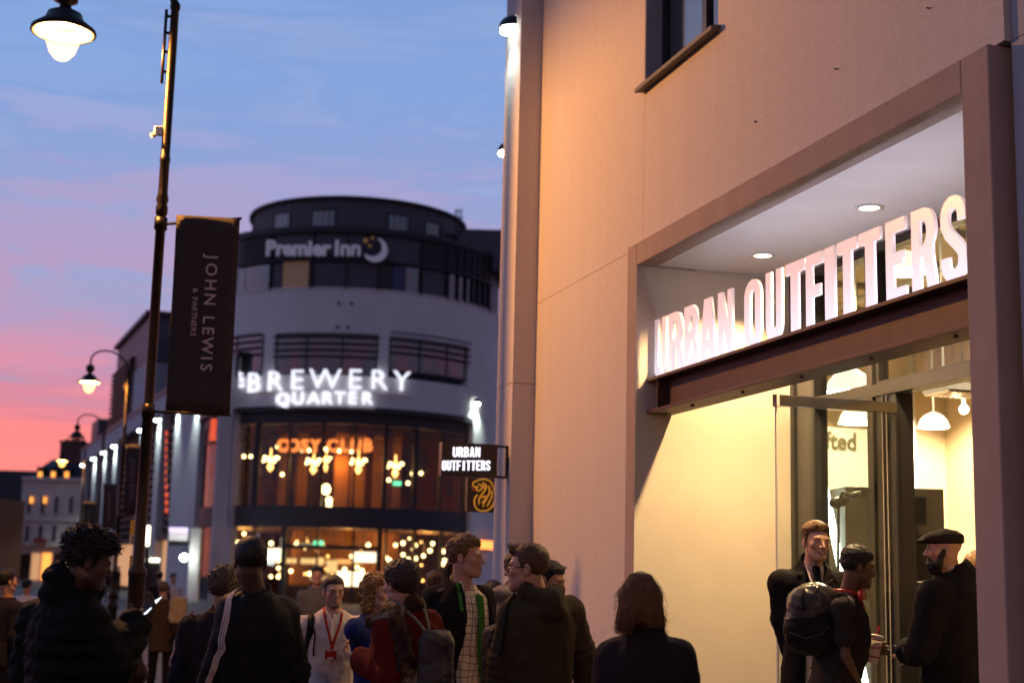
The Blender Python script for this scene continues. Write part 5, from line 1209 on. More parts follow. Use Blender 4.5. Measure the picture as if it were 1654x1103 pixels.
class Person:
    def __init__(s, D, label, group=None, floor=0.0):
        s.D = D; s.label = label; s.floor = floor; s.sc = D/F_PX; s.group = group; s.parts = []
    def J(s, px, py, dy=0.0): return atD(px, py, s.D + dy)
    def dirv(s, phi): return -FW0*math.cos(R(phi)) + RT0*math.sin(R(phi))
    # ---- head frame
    def head(s, px, ytop, ychin, phi, tilt=0, roll=0, skin='fair', size=None, dy=0.0, lips=(.30, .10, .08), stubble=0.0, smile=0.0, female=False, dyc=0.0):
        top, chin = s.J(px, ytop, dy), s.J(px, ychin, dy)
        hh = size or np.linalg.norm(top - chin); s.hs = hh/.235
        f = s.dirv(phi); lat = np.cross(f, UP0)         # to the person's right... image-agnostic
        up = UP0*math.cos(R(tilt)) + f*math.sin(R(tilt)); fwd = f*math.cos(R(tilt)) - UP0*math.sin(R(tilt))
        lat = np.cross(fwd, up)
        if roll: up, lat = up*math.cos(R(roll)) + lat*math.sin(R(roll)), lat*math.cos(R(roll)) - up*math.sin(R(roll))
        s.hc = (top + chin)/2; s.HM = np.stack([lat, -fwd, up], 1)      # columns: x lateral, y back, z up
        s.skin = SK[skin] if isinstance(skin, str) else skin; s.lips = lips; s.stubble = stubble; s.smile = smile; s.female = female
        return s
    def h(s, x, y, z): return s.hc + s.HM @ (np.array([x, y, z])*s.hs)
    def head_prims(s, face=True):
        H, k = s.h, s.hs; M = s.HM; w = .95 if s.female else 1.0
        P = [(ellip(H(0, .014, .034), V3(.075*w, .095, .083)*k, M), 0, '+'),
             (ellip(H(0, -.030, -.030), V3(.057*w, .064, .080)*k, M), .030*k, '+'),
             (ellip(H(0, -.030, -.075), V3(.044*w, .050, .036)*k, M), .025*k, '+'),
             (cone(H(-.046*w, -.012, -.062), H(-.020, -.070, -.100), .014*k, .016*k), .03*k, '+'), (cone(H(.046*w, -.012, -.062), H(.020, -.070, -.100), .014*k, .016*k), .03*k, '+'),
             (ellip(H(0, -.076, -.098), V3(.020, .016, .017)*k, M), .02*k, '+')]
        if face:
            P += [(cone(H(-.040, -.078, .020), H(.040, -.078, .020), .012*k, .012*k), .016*k, '+'),
                  (ellip(H(-.044*w, -.058, -.020), V3(.020, .022, .018)*k, M), .022*k, '+'), (ellip(H(.044*w, -.058, -.020), V3(.020, .022, .018)*k, M), .022*k, '+'),
                  (ellip(H(-.032, -.106, .000), V3(.017, .020, .012)*k, M), .012*k, '-'), (ellip(H(.032, -.106, .000), V3(.017, .020, .012)*k, M), .012*k, '-'),
                  (ellip(H(-.031, -.0770, .000), V3(.0145, .012, .0115)*k, M), .003*k, '+'), (ellip(H(.031, -.0770, .000), V3(.0145, .012, .0115)*k, M), .003*k, '+'),
                  (cone(H(0, -.086, .012), H(0, -.113, -.030), .008*k, .0115*k), .010*k, '+'),
                  (ellip(H(-.013, -.098, -.034), V3(.008, .010, .007)*k, M), .006*k, '+'), (ellip(H(.013, -.098, -.034), V3(.008, .010, .007)*k, M), .006*k, '+'),
                  (cone(H(-.022, -.083, -.063 + s.smile*.006), H(0, -.0955, -.060), .0055*k, .0075*k), .006*k, '+'), (cone(H(.022, -.083, -.063 + s.smile*.006), H(0, -.0955, -.060), .0055*k, .0075*k), .006*k, '+'),
                  (cone(H(-.018, -.083, -.071 + s.smile*.004), H(0, -.0940, -.0735), .006*k, .008*k), .006*k, '+'), (cone(H(.018, -.083, -.071 + s.smile*.004), H(0, -.0940, -.0735), .006*k, .008*k), .006*k, '+'),
                  (cone(H(-.020, -.100, -.0665 + s.smile*.006), H(.020, -.100, -.0665 + s.smile*.006), .0035*k, .0035*k), .004*k, '-')]
        for sx in (-1, 1):
            P += [(ellip(H(sx*.077*w, .016, -.008), V3(.009, .019, .031)*k, M), .006*k, '+'), (ellip(H(sx*.088*w, .012, -.006), V3(.006, .010, .018)*k, M), .005*k, '-'), (ellip(H(sx*.075*w, .006, -.034), V3(.008, .009, .009)*k, M), .006*k, '+')]
        return P
    def skin_color(s, v):
        q = (v - s.hc) @ s.HM/s.hs; base = np.tile(np.array(s.skin), (len(v), 1)); x, y, z = q.T
        lip = np.exp(-((x/.020)**2 + ((z + .067)/.0085)**2)**2)*(y < -.075); base = base*(1 - lip[:, None]*.75) + np.array(s.lips)*lip[:, None]*.75
        ck = np.exp(-(((np.abs(x) - .042)/.022)**2 + ((z + .028)/.022)**2))*(y < -.03); base[:, 0] *= 1 + .12*ck; base[:, 1] *= 1 - .10*ck; base[:, 2] *= 1 - .10*ck
        if s.stubble:
            st = np.clip((-.042 - z)/.012, 0, 1)*np.clip((.02 - y)/.02, 0, 1)*np.clip((z + .14)/.02, 0, 1)*(1 - lip); base *= (1 - s.stubble*.55*st)[:, None]
        br = np.exp(-(((np.abs(x) - .032)/.016)**4 + ((z - .0215 + .15*(np.abs(np.abs(x) - .03)))/.0048)**4))*(y < -.06)*(0 if s.female else 1)
        base = base*(1 - .85*br[:, None]) + np.array((.02, .012, .008))*(.85*br[:, None])
        return base
    # ---- trunk
    def trunk(s, px, py, phi, half=.19, hip=None, depth=.115, lean=0.0, dy=0.0, slope=.088):
        """neck base pixel, facing"""
        s.nb = s.J(px, py, dy); s.phi_t = phi; s.front = s.dirv(phi); s.lat = np.cross(s.front, UP0); s.half = half
        hipz = s.floor + .90*((s.nb[2] - s.floor)/1.47)
        hx = s.nb.copy(); hx[2] = hipz
        if hip is not None: q = s.J(*hip); hx = np.array([q[0], q[1], hipz])
        s.hip = hx - s.front*lean; s.ax = (s.nb - s.hip)/np.linalg.norm(s.nb - s.hip); s.TL = np.linalg.norm(s.nb - s.hip); s.tk = s.TL/.57
        s.depth = depth; s.slope = slope
        s.sh = {}
        for key, sg in (('a', -1), ('b', 1)): s.sh[key] = s.nb + s.lat*sg*half - s.ax*slope*1.0*s.tk + s.front*-.01
        s.arm = {}
        for key, sg in (('a', -1), ('b', 1)):
            e = s.sh[key] + s.lat*sg*.05 - UP0*.28*s.tk - s.front*.02; w = e - UP0*.24*s.tk + s.front*.07 + s.lat*sg*.0; s.arm[key] = [e, w]
        return s
    # a: the shoulder on the left in the picture when facing the camera is the person's right; choose by picture instead
    def side(s, which):
        ra = (s.sh['a'] - s.nb) @ RT0; rb = (s.sh['b'] - s.nb) @ RT0; lo = 'a' if ra < rb else 'b'; hi = 'b' if lo == 'a' else 'a'
        return lo if which == 'L' else hi
    def set_arm(s, which, elbow, wrist, shoulder=None):
        k = s.side(which)
        if shoulder is not None: s.sh[k] = s.J(*shoulder)
        s.arm[k] = [s.J(*elbow), s.J(*wrist)]; return s
    def torso_stations(s, g=0.0, a_hip=.155, a_w=.135, a_c=.165, belly=0.0):
        t = s.tk; d = s.depth; h = s.half/.19
        return [(-.10*t, (a_hip + .0)*h + g, d*1.0 + g, 0), (.0, a_hip*h + g, d*.98 + g, 0), (.14*t, a_w*h + g, d*.88 + g + belly*.5, belly*.6), (.30*t, (a_c - .005)*h + g, d*1.0 + g, .008), (.42*t, a_c*h + g, d*.98 + g, .0), (.50*t, a_c*.90*h + g, d*.82 + g, -.006), (.555*t, a_c*.55*h + g, d*.60 + g, -.012), (.59*t, .062 + g, .062 + g, -.01)]
    def limb_prims(s, g=0.0, up=.044, fore=.037, wr=.028, stop=1.0, shoulder_r=.050, which='ab', short=None):
        P = []
        for k in which:
            S_, (E_, W_) = s.sh[k], s.arm[k]
            P += [(ellip(S_ - UP0*.012, V3(shoulder_r + g, shoulder_r + g, shoulder_r + g)), .04, '+'), (cone(s.nb - UP0*.050*s.tk, S_ - UP0*.004, .052 + g*.7, .036 + g*.9), .05, '+')]
            if short is not None: P += [(cone(S_, S_ + (E_ - S_)*short, up + g + .002, up + g + .004), .03, '+')]; continue
            P += [(cone(S_, E_, up + g + .004, up*.86 + g), .03, '+'), (cone(E_, E_ + (W_ - E_)*stop, fore + g + .004, (wr if stop >= 1 else wr + (fore - wr)*(1 - stop)) + g), .016, '+')]
        return P
    def leg_pts(s, spread=.095):
        o = []
        for sg in (-1, 1):
            hp = s.hip + s.lat*sg*spread - UP0*.02; an = np.array([hp[0], hp[1], s.floor + .09]) + s.lat*sg*.02; kn = (hp + an)/2 + s.front*.02 + UP0*.02; o.append((hp, kn, an))
        return o
    def hand_prims(s, key=None, wrist=None, d=None, nrm=None, curl=(.5, .6, .65, .7), thumb_side=1, size=1.0, spread=.02, thumb_curl=.4):
        """d: pointing direction from wrist, nrm: palm facing direction"""
        W_ = s.arm[key][1] if wrist is None else V3(wrist); E_ = s.arm[key][0] if key else W_ - V3(d)
        d = (W_ - E_) if d is None else V3(d); d = d/np.linalg.norm(d)
        nrm = s.front if nrm is None else V3(nrm); nrm = nrm - d*(nrm @ d); nrm /= np.linalg.norm(nrm) + 1e-9; sd = np.cross(nrm, d)*thumb_side; z = size
        M = np.stack([sd, nrm, d], 1); P = [(rbox(W_ + d*.055*z, V3(.040, .014, .048)*z, .012*z, M), .012, '+'), (cone(W_ - d*.02, W_ + d*.025*z, .026*z, .024*z), .012, '+')]
        L = (.082, .092, .086, .066)
        for i in range(4):
            b = W_ + d*.098*z + sd*(.030 - .0205*i)*z; a = 0.0; p0 = b; seg = (.46, .30, .24)
            for j_, fr in enumerate(seg):
                a += curl[i]*(1.0 if j_ else .8); dd = d*math.cos(a) + nrm*math.sin(a) + sd*(1.5 - i)*spread; dd /= np.linalg.norm(dd); p1 = p0 + dd*L[i]*fr*z
                P.append((cone(p0, p1, (.0092 - .0008*j_)*z, (.0086 - .0009*j_)*z), .004 if j_ else .008, '+')); p0 = p1
        b = W_ + d*.028*z + sd*.034*z; d1 = d*.62 + sd*.62 + nrm*.42*thumb_curl*2; d1 /= np.linalg.norm(d1); m_ = b + d1*.048*z; d2 = d*.85 + sd*.1 + nrm*thumb_curl; d2 /= np.linalg.norm(d2)
        P += [(cone(b - d1*.01, m_, .0145*z, .0105*z), .010, '+'), (cone(m_, m_ + d2*.034*z, .0105*z, .0082*z), .004, '+')]
        return P, W_ + d*.07*z
    def finish_body(s, hands=None, face=True, hcoarse=.017, hfine=None, legs=True, extra=None):
        s.root = empty('person', (s.hip[0], s.hip[1], s.floor), s.label, 'person', s.group)
        P = [(bounded(field(s.head_prims(face)), s.hc, .165*s.hs), 0, '+')]
        neck0 = s.h(0, .030, -.055); P += [(cone(neck0, s.nb + s.ax*.0, .048*s.hs, .054*s.hs), .025, '+'), (cone(s.h(0, .0, -.075), s.nb + s.front*.005, .042*s.hs, .05*s.hs), .03, '+')]
        P.append((loft(s.hip, s.ax, s.lat, s.torso_stations(-.016)), .03, '+'))
        P += s.limb_prims(-.012)
        for hp, kn, an in s.leg_pts(): P += [(cone(hp, kn, .070, .048), .02, '+'), (cone(kn, an, .048, .032), .02, '+'), (cone(an - UP0*.05, an - UP0*.05 + s.front*.12, .03, .026), .02, '+')]
        fine = []; hf = hfine or max(.0042, s.D*.00072)
        r = .155*s.hs; fine.append((s.hc - V3(.13*s.hs, .13*s.hs, .15*s.hs), s.hc + V3(.13*s.hs, .13*s.hs, .135*s.hs), hf))
        for k in 'ab':
            if hands and k in hands:
                HP, c = s.hand_prims(k, **hands[k])
                # keep the fingers' blend local: group the hand first
                P.append((bounded(field(HP), c, .14), .006, '+')); fine.append((c - .095, c + .095, .0048))
            else: HP, c = s.hand_prims(k, size=.95); P.append((bounded(field(HP), c, .14), .01, '+'))
        if extra: P += extra
        pts = [s.hc, s.nb, s.hip] + [x for k in 'ab' for x in (s.sh[k], *s.arm[k])] + [p for l in s.leg_pts() for p in l]
        pts = np.array(pts); lo = pts.min(0) - .24; hi = pts.max(0) + .24; lo[2] = s.floor - .02
        s.bounds = (lo, hi)
        grid_mesh('body', field(P), lo, hi, hcoarse, 'skin', s.root, fine, s.skin_color)
        if face:
            for sx in (-1, 1):
                e = MB().sphere(s.h(sx*.031, -.0838, -.0005), V3(.0088, .0070, .0050)*s.hs, 10, 7).build('eye', 'eye_white', s.root, True)
                MB().sphere(s.h(sx*.031, -.0880, .000), .0044*s.hs, 8, 6).build('iris', 'eye_dark', e, True)
            if s.smile:
                mo = MB().tube([s.h(-.023, -.0865, -.0615), s.h(-.012, -.0955, -.0670), s.h(0, -.0990, -.0685), s.h(.012, -.0955, -.0670), s.h(.023, -.0865, -.0615)], [.0012*s.hs, .0050*s.hs, .0064*s.hs, .0050*s.hs, .0012*s.hs], 8).build('mouth', mat('mouth_dark', (.06, .015, .012), .5), s.root, True)
                MB().tube([s.h(-.016, -.0955, -.0640), s.h(-.008, -.1010, -.0658), s.h(0, -.1030, -.0665), s.h(.008, -.1010, -.0658), s.h(.016, -.0955, -.0640)], [.0015*s.hs, .0034*s.hs, .0038*s.hs, .0034*s.hs, .0015*s.hs], 6).build('teeth', 'teeth', s.root, True)
        return s
    # ---- garments
    def garment(s, name, ma, g=.014, hem=-.12, sleeve=1.0, collar=None, folds=.006, wl=.11, stations=None, extra=None, cut=None, h=None, up=.045, fore=.039, wr=.033, arms=True, seed=1, shoulder_r=.050, short=None, neck_open=True, belly=0.0, fine=None, flare=0.0, which='ab', quilt=0.0):
        st = stations or s.torso_stations(g, belly=belly)
        t = s.tk
        if hem < -.11: st = [(hem*t, st[0][1] + flare, st[0][2] + flare, 0)] + st
        else: st = [(hem*t, st[0][1], st[0][2], 0)] + [q for q in st if q[0] > hem*t + .02]
        P = [(loft(s.hip, s.ax, s.lat, st), 0, '+')]
        if arms: P += s.limb_prims(g, up, fore, wr, sleeve, shoulder_r, which, short)
        if extra: P += extra
        base = field(P); nz, nz2 = Noise(wl, 9, seed, (1, 1, .55)), Noise(wl*.45, 9, seed + 5, (1, 1, .8))
        arms_k = [(s.sh[k], *s.arm[k]) for k in which] if arms else []
        C = []
        if neck_open: C.append(cone(s.nb + s.ax*.10, s.nb - s.ax*.035*t, .070*s.hs, .056*s.hs))
        if cut: C += cut
        nb, hip, ax = s.nb, s.hip, s.ax
        def fn(p):
            d = base(p); n1 = nz(p); f_ = folds*.62*(np.abs(n1) - .55) + folds*.22*nz2(p)
            if quilt: f_ = f_ - .013*np.abs(np.sin(((p - hip) @ ax)*math.pi/quilt + .3*n1))
            for S_, E_, W_ in arms_k:       # gathered creases round the elbow and along the forearm
                q = p - E_; rr = np.sqrt((q*q).sum(1)); a = (W_ - S_); a = a/np.linalg.norm(a)
                f_ = f_ + folds*.8*np.exp(-(rr/.11)**2)*np.sin((q @ a)*150 + 2.2*n1)
            d = d + f_
            for c in C: d = smax(d, -c(p), .006)
            d = np.maximum(d, (hip - p) @ ax + hem*t)       # clean hem
            return d
        lo, hi = s.bounds[0].copy(), s.bounds[1].copy(); lo[2] = max(lo[2], s.hip[2] + hem*t - .06); hi[2] = min(hi[2], s.nb[2] + .22)
        return grid_mesh(name, fn, lo, hi, h or max(.0085, s.D*.00125), ma, s.root, fine)
    def trousers(s, ma, g=.022, top=.06, name='trousers', foot=.06, w=1.0):
        P = [(loft(s.hip, s.ax, s.lat, [(-.13, .165*s.half/.19 + g*.3, s.depth + g*.3, 0), (top*s.tk, .150*s.half/.19 + g*.4, s.depth*.93 + g*.4, 0)]), 0, '+')]
        for hp, kn, an in s.leg_pts(): P += [(cone(hp - UP0*.04, kn, (.082 + g*.5)*w, (.062 + g*.5)*w), .02, '+'), (cone(kn, an - UP0*(.09 - foot), (.062 + g*.5)*w, (.052 + g*.5)*w), .02, '+')]
        b = field(P); nz = Noise(.12, 8, 3, (1, 1, .6))
        lo, hi = s.bounds[0].copy(), s.bounds[1].copy(); hi[2] = s.hip[2] + .2
        top_z = top*s.tk
        grid_mesh(name, lambda p: np.maximum(b(p) + .005*(np.abs(nz(p)) - .5), (p - s.hip) @ s.ax - top_z), lo, hi, .018, ma, s.root)
        for sg, (hp, kn, an) in zip((-1, 1), s.leg_pts()):
            o = np.array([an[0], an[1], s.floor]); f = s.front; M = np.stack([np.cross(f, UP0), f, UP0], 1)
            fs = field([(ellip(o + f*.06 + UP0*.035, V3(.048, .135, .045), M), 0, '+'), (cone(o + UP0*.05, o + UP0*.10, .045, .048), .03, '+')])
            grid_mesh('shoe', lambda p: np.maximum(fs(p), s.floor + .003 - p[:, 2]), o - V3(.2, .2, .02), o + V3(.2, .2, .17), .016, 'shoe_black', s.root)
        return s
    # ---- hair
    def hair(s, ma, top=.022, side=.010, back=.014, rough=.004, wl=.02, front=.060, burn=-.010, nape=-.078, extra=None, h=None, ridged=True, seed=2, recede=0.0, name='hair', mask=True, cut=None, ysh=0.0, strand=(1, 1, 1)):
        M, k, hc = s.HM, s.hs, s.hc; nz, nz2 = Noise(wl*k, 12, seed), Noise(wl*.5*k, 12, seed + 3)
        big = field(extra) if extra else None
        def fn(p):
            q = (p - hc) @ M/k; x, y, z = q.T
            c = q - np.array([0, .014, .034]); r = np.array([.075, .095, .083]); k0 = np.sqrt(((c/r)**2).sum(1)); k1 = np.sqrt(((c/(r*r))**2).sum(1)) + 1e-9; d = k0*(k0 - 1)/k1
            tz = np.clip((z - .03)/.06, 0, 1); tb = np.clip(y/.06, 0, 1); th = side + (top - side)*tz*tz*(3 - 2*tz) + (back - side)*tb*(1 - tz)
            qs = q*k*np.array(strand); n = nz(qs); rg = (.5 - np.abs(n)) if ridged else n*.5
            zl = np.interp(y, [-.12, -.055, -.035, -.015, .004, .012, .030, .06, .11], [front + .004, front - recede*.0, front - .012, burn, burn - .004, .028, -.030, nape, nape]) + recede*np.clip((-.03 - y)/.05, 0, 1)*np.clip(np.abs(x)/.05 - .3, 0, 1)
            if mask: th = th*(.22 + .78*np.clip((z - zl)/.040, 0, 1)**.7)
            d = d - th + rough*rg + rough*.5*nz2(qs)*(1 if rough > .003 else .6)
            if mask:
                d = smax(d, (zl - z) + .0035*n, .006)
            d = d*k
            if big is not None: d = smin(d, big(p) + rough*k*rg*1.2, .012)
            if cut is not None:
                for cfn in cut: d = smax(d, -cfn(p), .006)
            return d
        pad = .075*k; R_ = .13*k
        lo, hi = hc - V3(R_ + pad, R_ + pad, R_ + pad), hc + V3(R_ + pad, R_ + pad, R_ + pad)
        if extra: lo[2] -= .22; lo[:2] -= .05; hi[:2] += .05
        s.hair_o = grid_mesh(name, fn, lo, hi, h or max(.0045, s.D*.00075), ma, s.root); return s
    def strands(s, ma, n, root, length, r=.0011, droop=.35, spread=.5, seed=5, name='hair_strands', dirf=None):
        """loose hairs: root(rng)->(x,y,z) head units, grow outwards and droop"""
        rg = np.random.RandomState(seed); mb = MB()
        for i in range(n):
            a = np.array(root(rg)); p = s.h(*a); d = dirf(a, rg) if dirf else a - np.array([0, .014, .02]); d = d/np.linalg.norm(d) + rg.normal(size=3)*spread*.4; d = s.HM @ d; L = length*rg.uniform(.5, 1.2)*s.hs
            pts = [p]; v = d/np.linalg.norm(d)
            for t in range(4): v = v + np.array([0, 0, -droop])*.3 + rg.normal(size=3)*spread*.25; v /= np.linalg.norm(v); pts.append(pts[-1] + v*L/4)
            mb.tube(pts, [r*s.hs*1.0, r*s.hs, r*s.hs*.9, r*s.hs*.7, r*s.hs*.3], 3, False)
        o = mb.build(name, ma, s.root, True); o['kind'] = 'stuff'; return s
    def glasses(s, dark=False, on_top=False):
        dz = .0 if not on_top else .075; dy = 0 if not on_top else .055
        H = lambda x, y, z: s.h(x, y + dy, z + dz)
        g = None
        fr = MB()
        for sx in (-1, 1):
            loop = [(sx*(.033 + .0245*math.copysign(abs(math.cos(t))**.6, math.cos(t))), -.1005 + .006*abs(math.cos(t)), .000 + .0165*math.copysign(abs(math.sin(t))**.6, math.sin(t))) for t in np.linspace(0, 2*math.pi, 19)]
            fr.tube([H(*q) for q in loop], .0019*s.hs, 5, False)
            fr.tube([H(sx*.058, -.094, .004), H(sx*.080, -.03, .004), H(sx*.083, .012, .003), H(sx*.082, .030, -.014)], .0020*s.hs, 5)
        fr.tube([H(-.009, -.103, .004), H(0, -.106, .006), H(.009, -.103, .004)], .0018*s.hs, 5)
        o = fr.build('glasses', 'glasses_frame', s.root, True)
        for sx in (-1, 1):
            pl = [H(sx*.033 + .022*math.cos(t), -.1000, .0145*math.sin(t)) for t in np.linspace(0, 2*math.pi, 14)[:-1]]
            MB().add(pl, [tuple(range(13))]).build('lens', 'lens_tint' if dark else glass('spectacle', (.94, .94, .94), .9), o)
        return s
mat('shoe_black', (.012, .011, .010), .45)
# ================================================================== the crowd
import time as _time
_t0 = _time.time()
for nm, c, kw in (('black_wool', (.010, .009, .010), {}), ('black_jersey', (.009, .009, .011), dict(rough=.6)), ('puffer_black', (.0045, .0042, .0045), dict(rough=.75)), ('olive_fleece', (.045, .034, .019), {}), ('dark_coat', (.020, .015, .018), {}),
                  ('navy_knit', (.014, .026, .12), {}), ('shirt_white', (.60, .52, .48), dict(bump=.2)), ('red_wool', (.11, .012, .007), {}), ('tee_charcoal', (.028, .024, .022), dict(bump=.2)), ('grey_fleece', (.22, .185, .17), {}), ('brown_coat', (.050, .030, .018), {}),
                  ('denim', (.030, .034, .045), dict(bump=.5)), ('black_trouser', (.010, .009, .009), {}), ('beige_trouser', (.22, .16, .11), {}), ('grey_puffer', (.10, .10, .11), {}), ('green_lining', (.04, .16, .02), {}), ('far_dark', (.014, .012, .014), {}), ('stripe_white', (.62, .50, .48), dict(bump=.1)),
                  ('strap_black', (.010, .010, .011), dict(rough=.6)), ('pack_grey', (.060, .052, .048), dict(rough=.6)), ('pack_shell', (.055, .050, .050), dict(rough=.26, bump=.15, bscale=60)), ('lanyard_red', (.40, .030, .018), dict(bump=.1)), ('cap_tweed', (.020, .016, .014), dict(bump=.8, bscale=300)), ('bag_cream', (.34, .26, .16), dict(rough=.5)), ('bag_pink', (.34, .20, .18), {})):
    cloth(nm, c, **kw)
def check_shirt():
    ma = cloth('check_shirt', (.60, .52, .40), bump=.15); nt = ma.node_tree; b = nt.nodes['Principled BSDF']; N = nt.nodes.new; L = nt.links.new
    tc = N('ShaderNodeTexCoord'); nw = N('ShaderNodeTexNoise'); nw.inputs['Scale'].default_value = 6; L(tc.outputs['Object'], nw.inputs[0])
    lat = np.cross(-FW0*math.cos(R(36)) + RT0*math.sin(R(36)), UP0); lines = []
    for vec, per in ((tuple(lat), .021), ((0, 0, 1), .021)):
        d = N('ShaderNodeVectorMath'); d.operation = 'DOT_PRODUCT'; L(tc.outputs['Object'], d.inputs[0]); d.inputs[1].default_value = vec
        w = N('ShaderNodeMath'); w.operation = 'MULTIPLY_ADD'; L(nw.outputs[0], w.inputs[0]); w.inputs[1].default_value = .06; L(d.outputs['Value'], w.inputs[2])
        pp = N('ShaderNodeMath'); pp.operation = 'PINGPONG'; L(w.outputs[0], pp.inputs[0]); pp.inputs[1].default_value = per
        lt = N('ShaderNodeMath'); lt.operation = 'LESS_THAN'; L(pp.outputs[0], lt.inputs[0]); lt.inputs[1].default_value = .0019; lines.append(lt.outputs[0])
    mxn = N('ShaderNodeMath'); mxn.operation = 'MAXIMUM'; L(lines[0], mxn.inputs[0]); L(lines[1], mxn.inputs[1])
    mx = N('ShaderNodeMix'); mx.data_type = 'RGBA'; L(mxn.outputs[0], mx.inputs[0]); mx.inputs[6].default_value = (.74, .62, .45, 1); mx.inputs[7].default_value = (.06, .05, .07, 1); L(mx.outputs[2], b.inputs['Base Color'])
check_shirt()
def scarf_mat():
    ma = cloth('scarf_plaid', (.10, .06, .03), bump=.6, bscale=200); nt = ma.node_tree; b = nt.nodes['Principled BSDF']; N = nt.nodes.new; L = nt.links.new
    tc = N('ShaderNodeTexCoord'); no = N('ShaderNodeTexNoise'); no.inputs['Scale'].default_value = 9; no.inputs['Detail'].default_value = 3; L(tc.outputs['Object'], no.inputs[0]); rp = N('ShaderNodeValToRGB'); cr = rp.color_ramp
    for e, (p, c) in zip([cr.elements[0], cr.elements[1], cr.elements.new(.5), cr.elements.new(.58)], ((.40, (.030, .018, .016)), (.70, (.16, .10, .035)), (.50, (.05, .025, .018)), (.58, (.11, .075, .03)))): e.position = p; e.color = (*c, 1)
    L(no.outputs[0], rp.inputs[0]); L(rp.outputs[0], b.inputs['Base Color'])
scarf_mat()
G_Q = 'people waiting outside the shop'
def ribbon(name, pts, width, thick, nrm, ma, parent):
    """flat strap following points, each with its outward normal"""
    v = []; f = []; pts = [V3(p) for p in pts]
    for i, p in enumerate(pts):
        t = pts[min(i + 1, len(pts) - 1)] - pts[max(i - 1, 0)]; t /= np.linalg.norm(t); n_ = V3(nrm[i] if isinstance(nrm, list) else nrm); n_ = n_ - t*(n_ @ t); n_ /= np.linalg.norm(n_) + 1e-9; w = np.cross(t, n_)
        for a, b in ((-1, 0), (1, 0), (1, 1), (-1, 1)): v.append(p + w*a*width/2 + n_*b*thick)
    for i in range(len(pts) - 1):
        for k in range(4): f.append((i*4 + k, i*4 + (k + 1) % 4, i*4 + 4 + (k + 1) % 4, i*4 + 4 + k))
    n = len(pts)*4; f += [(3, 2, 1, 0), (n - 4, n - 3, n - 2, n - 1)]
    return MB().add(v, f).build(name, ma, parent, True)
def onto(fnobj, p, d, maxd=.5):
    """first hit on an object's mesh from p along d"""
    o = fnobj; ok, loc, nr, ix = o.ray_cast(Vector(p), Vector(d), distance=maxd)
    return (np.array(loc), np.array(nr)) if ok else (None, None)
def drape(obj, pix, D0, lift=.004):
    """points on obj under the given picture positions, seen from the street side"""
    pts, nr = [], []
    for px, py in pix:
        o_ = atD(px, py, D0 - 1.2); d = ray(px, py); d = d/np.linalg.norm(d); p, n_ = onto(obj, o_, d, 2.5)
        if p is not None: pts.append(p + n_*lift); nr.append(n_)
    return pts, nr
def dens(pix, n=6):
    o = []
    for a, b in zip(pix[:-1], pix[1:]):
        for k in range(n): t = k/n; o.append((a[0]*(1 - t) + b[0]*t, a[1]*(1 - t) + b[1]*t))
    return o + [pix[-1]]

# 1 --- man with curly hair and phone
p = Person(6.0, 'man with curly black hair in a black puffer jacket looking down at his phone', G_Q)
p.head(143, 866, 950, 118, tilt=16, skin='dark', stubble=.7).trunk(118, 972, 125, half=.20, depth=.145, hip=(118, 1090, 0))
p.set_arm('R', (182, 1076, -.10), (213, 1014, .10), (130, 1002, -.10)); p.set_arm('L', (48, 1085, .15), (120, 1075, .45), (68, 1000, .20))
kR = p.side('R'); dR = p.J(240, 984, .16) - p.arm[kR][1]
p.finish_body({kR: dict(d=dR, nrm=V3(0, 0, 1) - FW0*.3, curl=(.35, .40, .45, .5), thumb_side=1, size=.95, thumb_curl=.55)})
M1 = np.stack([p.lat, -p.front, UP0], 1)
col = [(cone(p.nb - p.front*.045 + UP0*.005, p.nb - p.front*.050 + UP0*.085, .088, .082), .03, '+'), (cone(p.nb + p.front*.02, p.nb + p.front*.045 + UP0*.055, .085, .074), .03, '+')]
p.garment('puffer_jacket', 'puffer_black', quilt=.075, g=.030, hem=-.20, folds=.009, wl=.10, extra=col, up=.055, fore=.046, wr=.040, shoulder_r=.066, cut=[cone(p.nb - UP0*.03, p.nb + UP0*.2, .066, .070)], seed=4)
p.trousers('black_trouser')
p.hair('hair_black', top=.045, side=.014, back=.020, rough=.020, wl=.032, front=.052, nape=-.045)
p.strands('hair_black', 420, lambda r: (r.uniform(-.07, .07), r.uniform(-.08, .10), .075 + r.uniform(0, .045)), .038, .0013, .1, 1.6)
ph = p.J(243, 982, .17); pd = V3(p.J(249, 975, .20) - p.J(236, 989, .14)); pd /= np.linalg.norm(pd)
po = empty('phone', tuple(ph), 'lit smartphone held up by the curly haired man', 'phone'); nrm_ = (UP0*.75 - RT0*.55 - FW0*.25); nrm_ = nrm_ - pd*(nrm_ @ pd); nrm_ /= np.linalg.norm(nrm_); sd = np.cross(nrm_, pd)
def slab(c, a, b, n_, ha, hb, t): return [c + a*i*ha + b*j_*hb + n_*k*t for k in (-1, 1) for i, j_ in ((-1, -1), (1, -1), (1, 1), (-1, 1))], [(3, 2, 1, 0), (4, 5, 6, 7), (0, 1, 5, 4), (1, 2, 6, 5), (2, 3, 7, 6), (3, 0, 4, 7)]
MB().add(*slab(ph, pd, sd, nrm_, .070, .035, .004)).build('case', 'black_metal', po, bevel=.002); MB().add(*slab(ph + nrm_*.0049, pd, sd, nrm_, .064, .031, .0006)).build('screen', mat('screen_lit', (.6, .65, .8), .3, emit=(.72, .85, 1.0), estr=2.2), po)

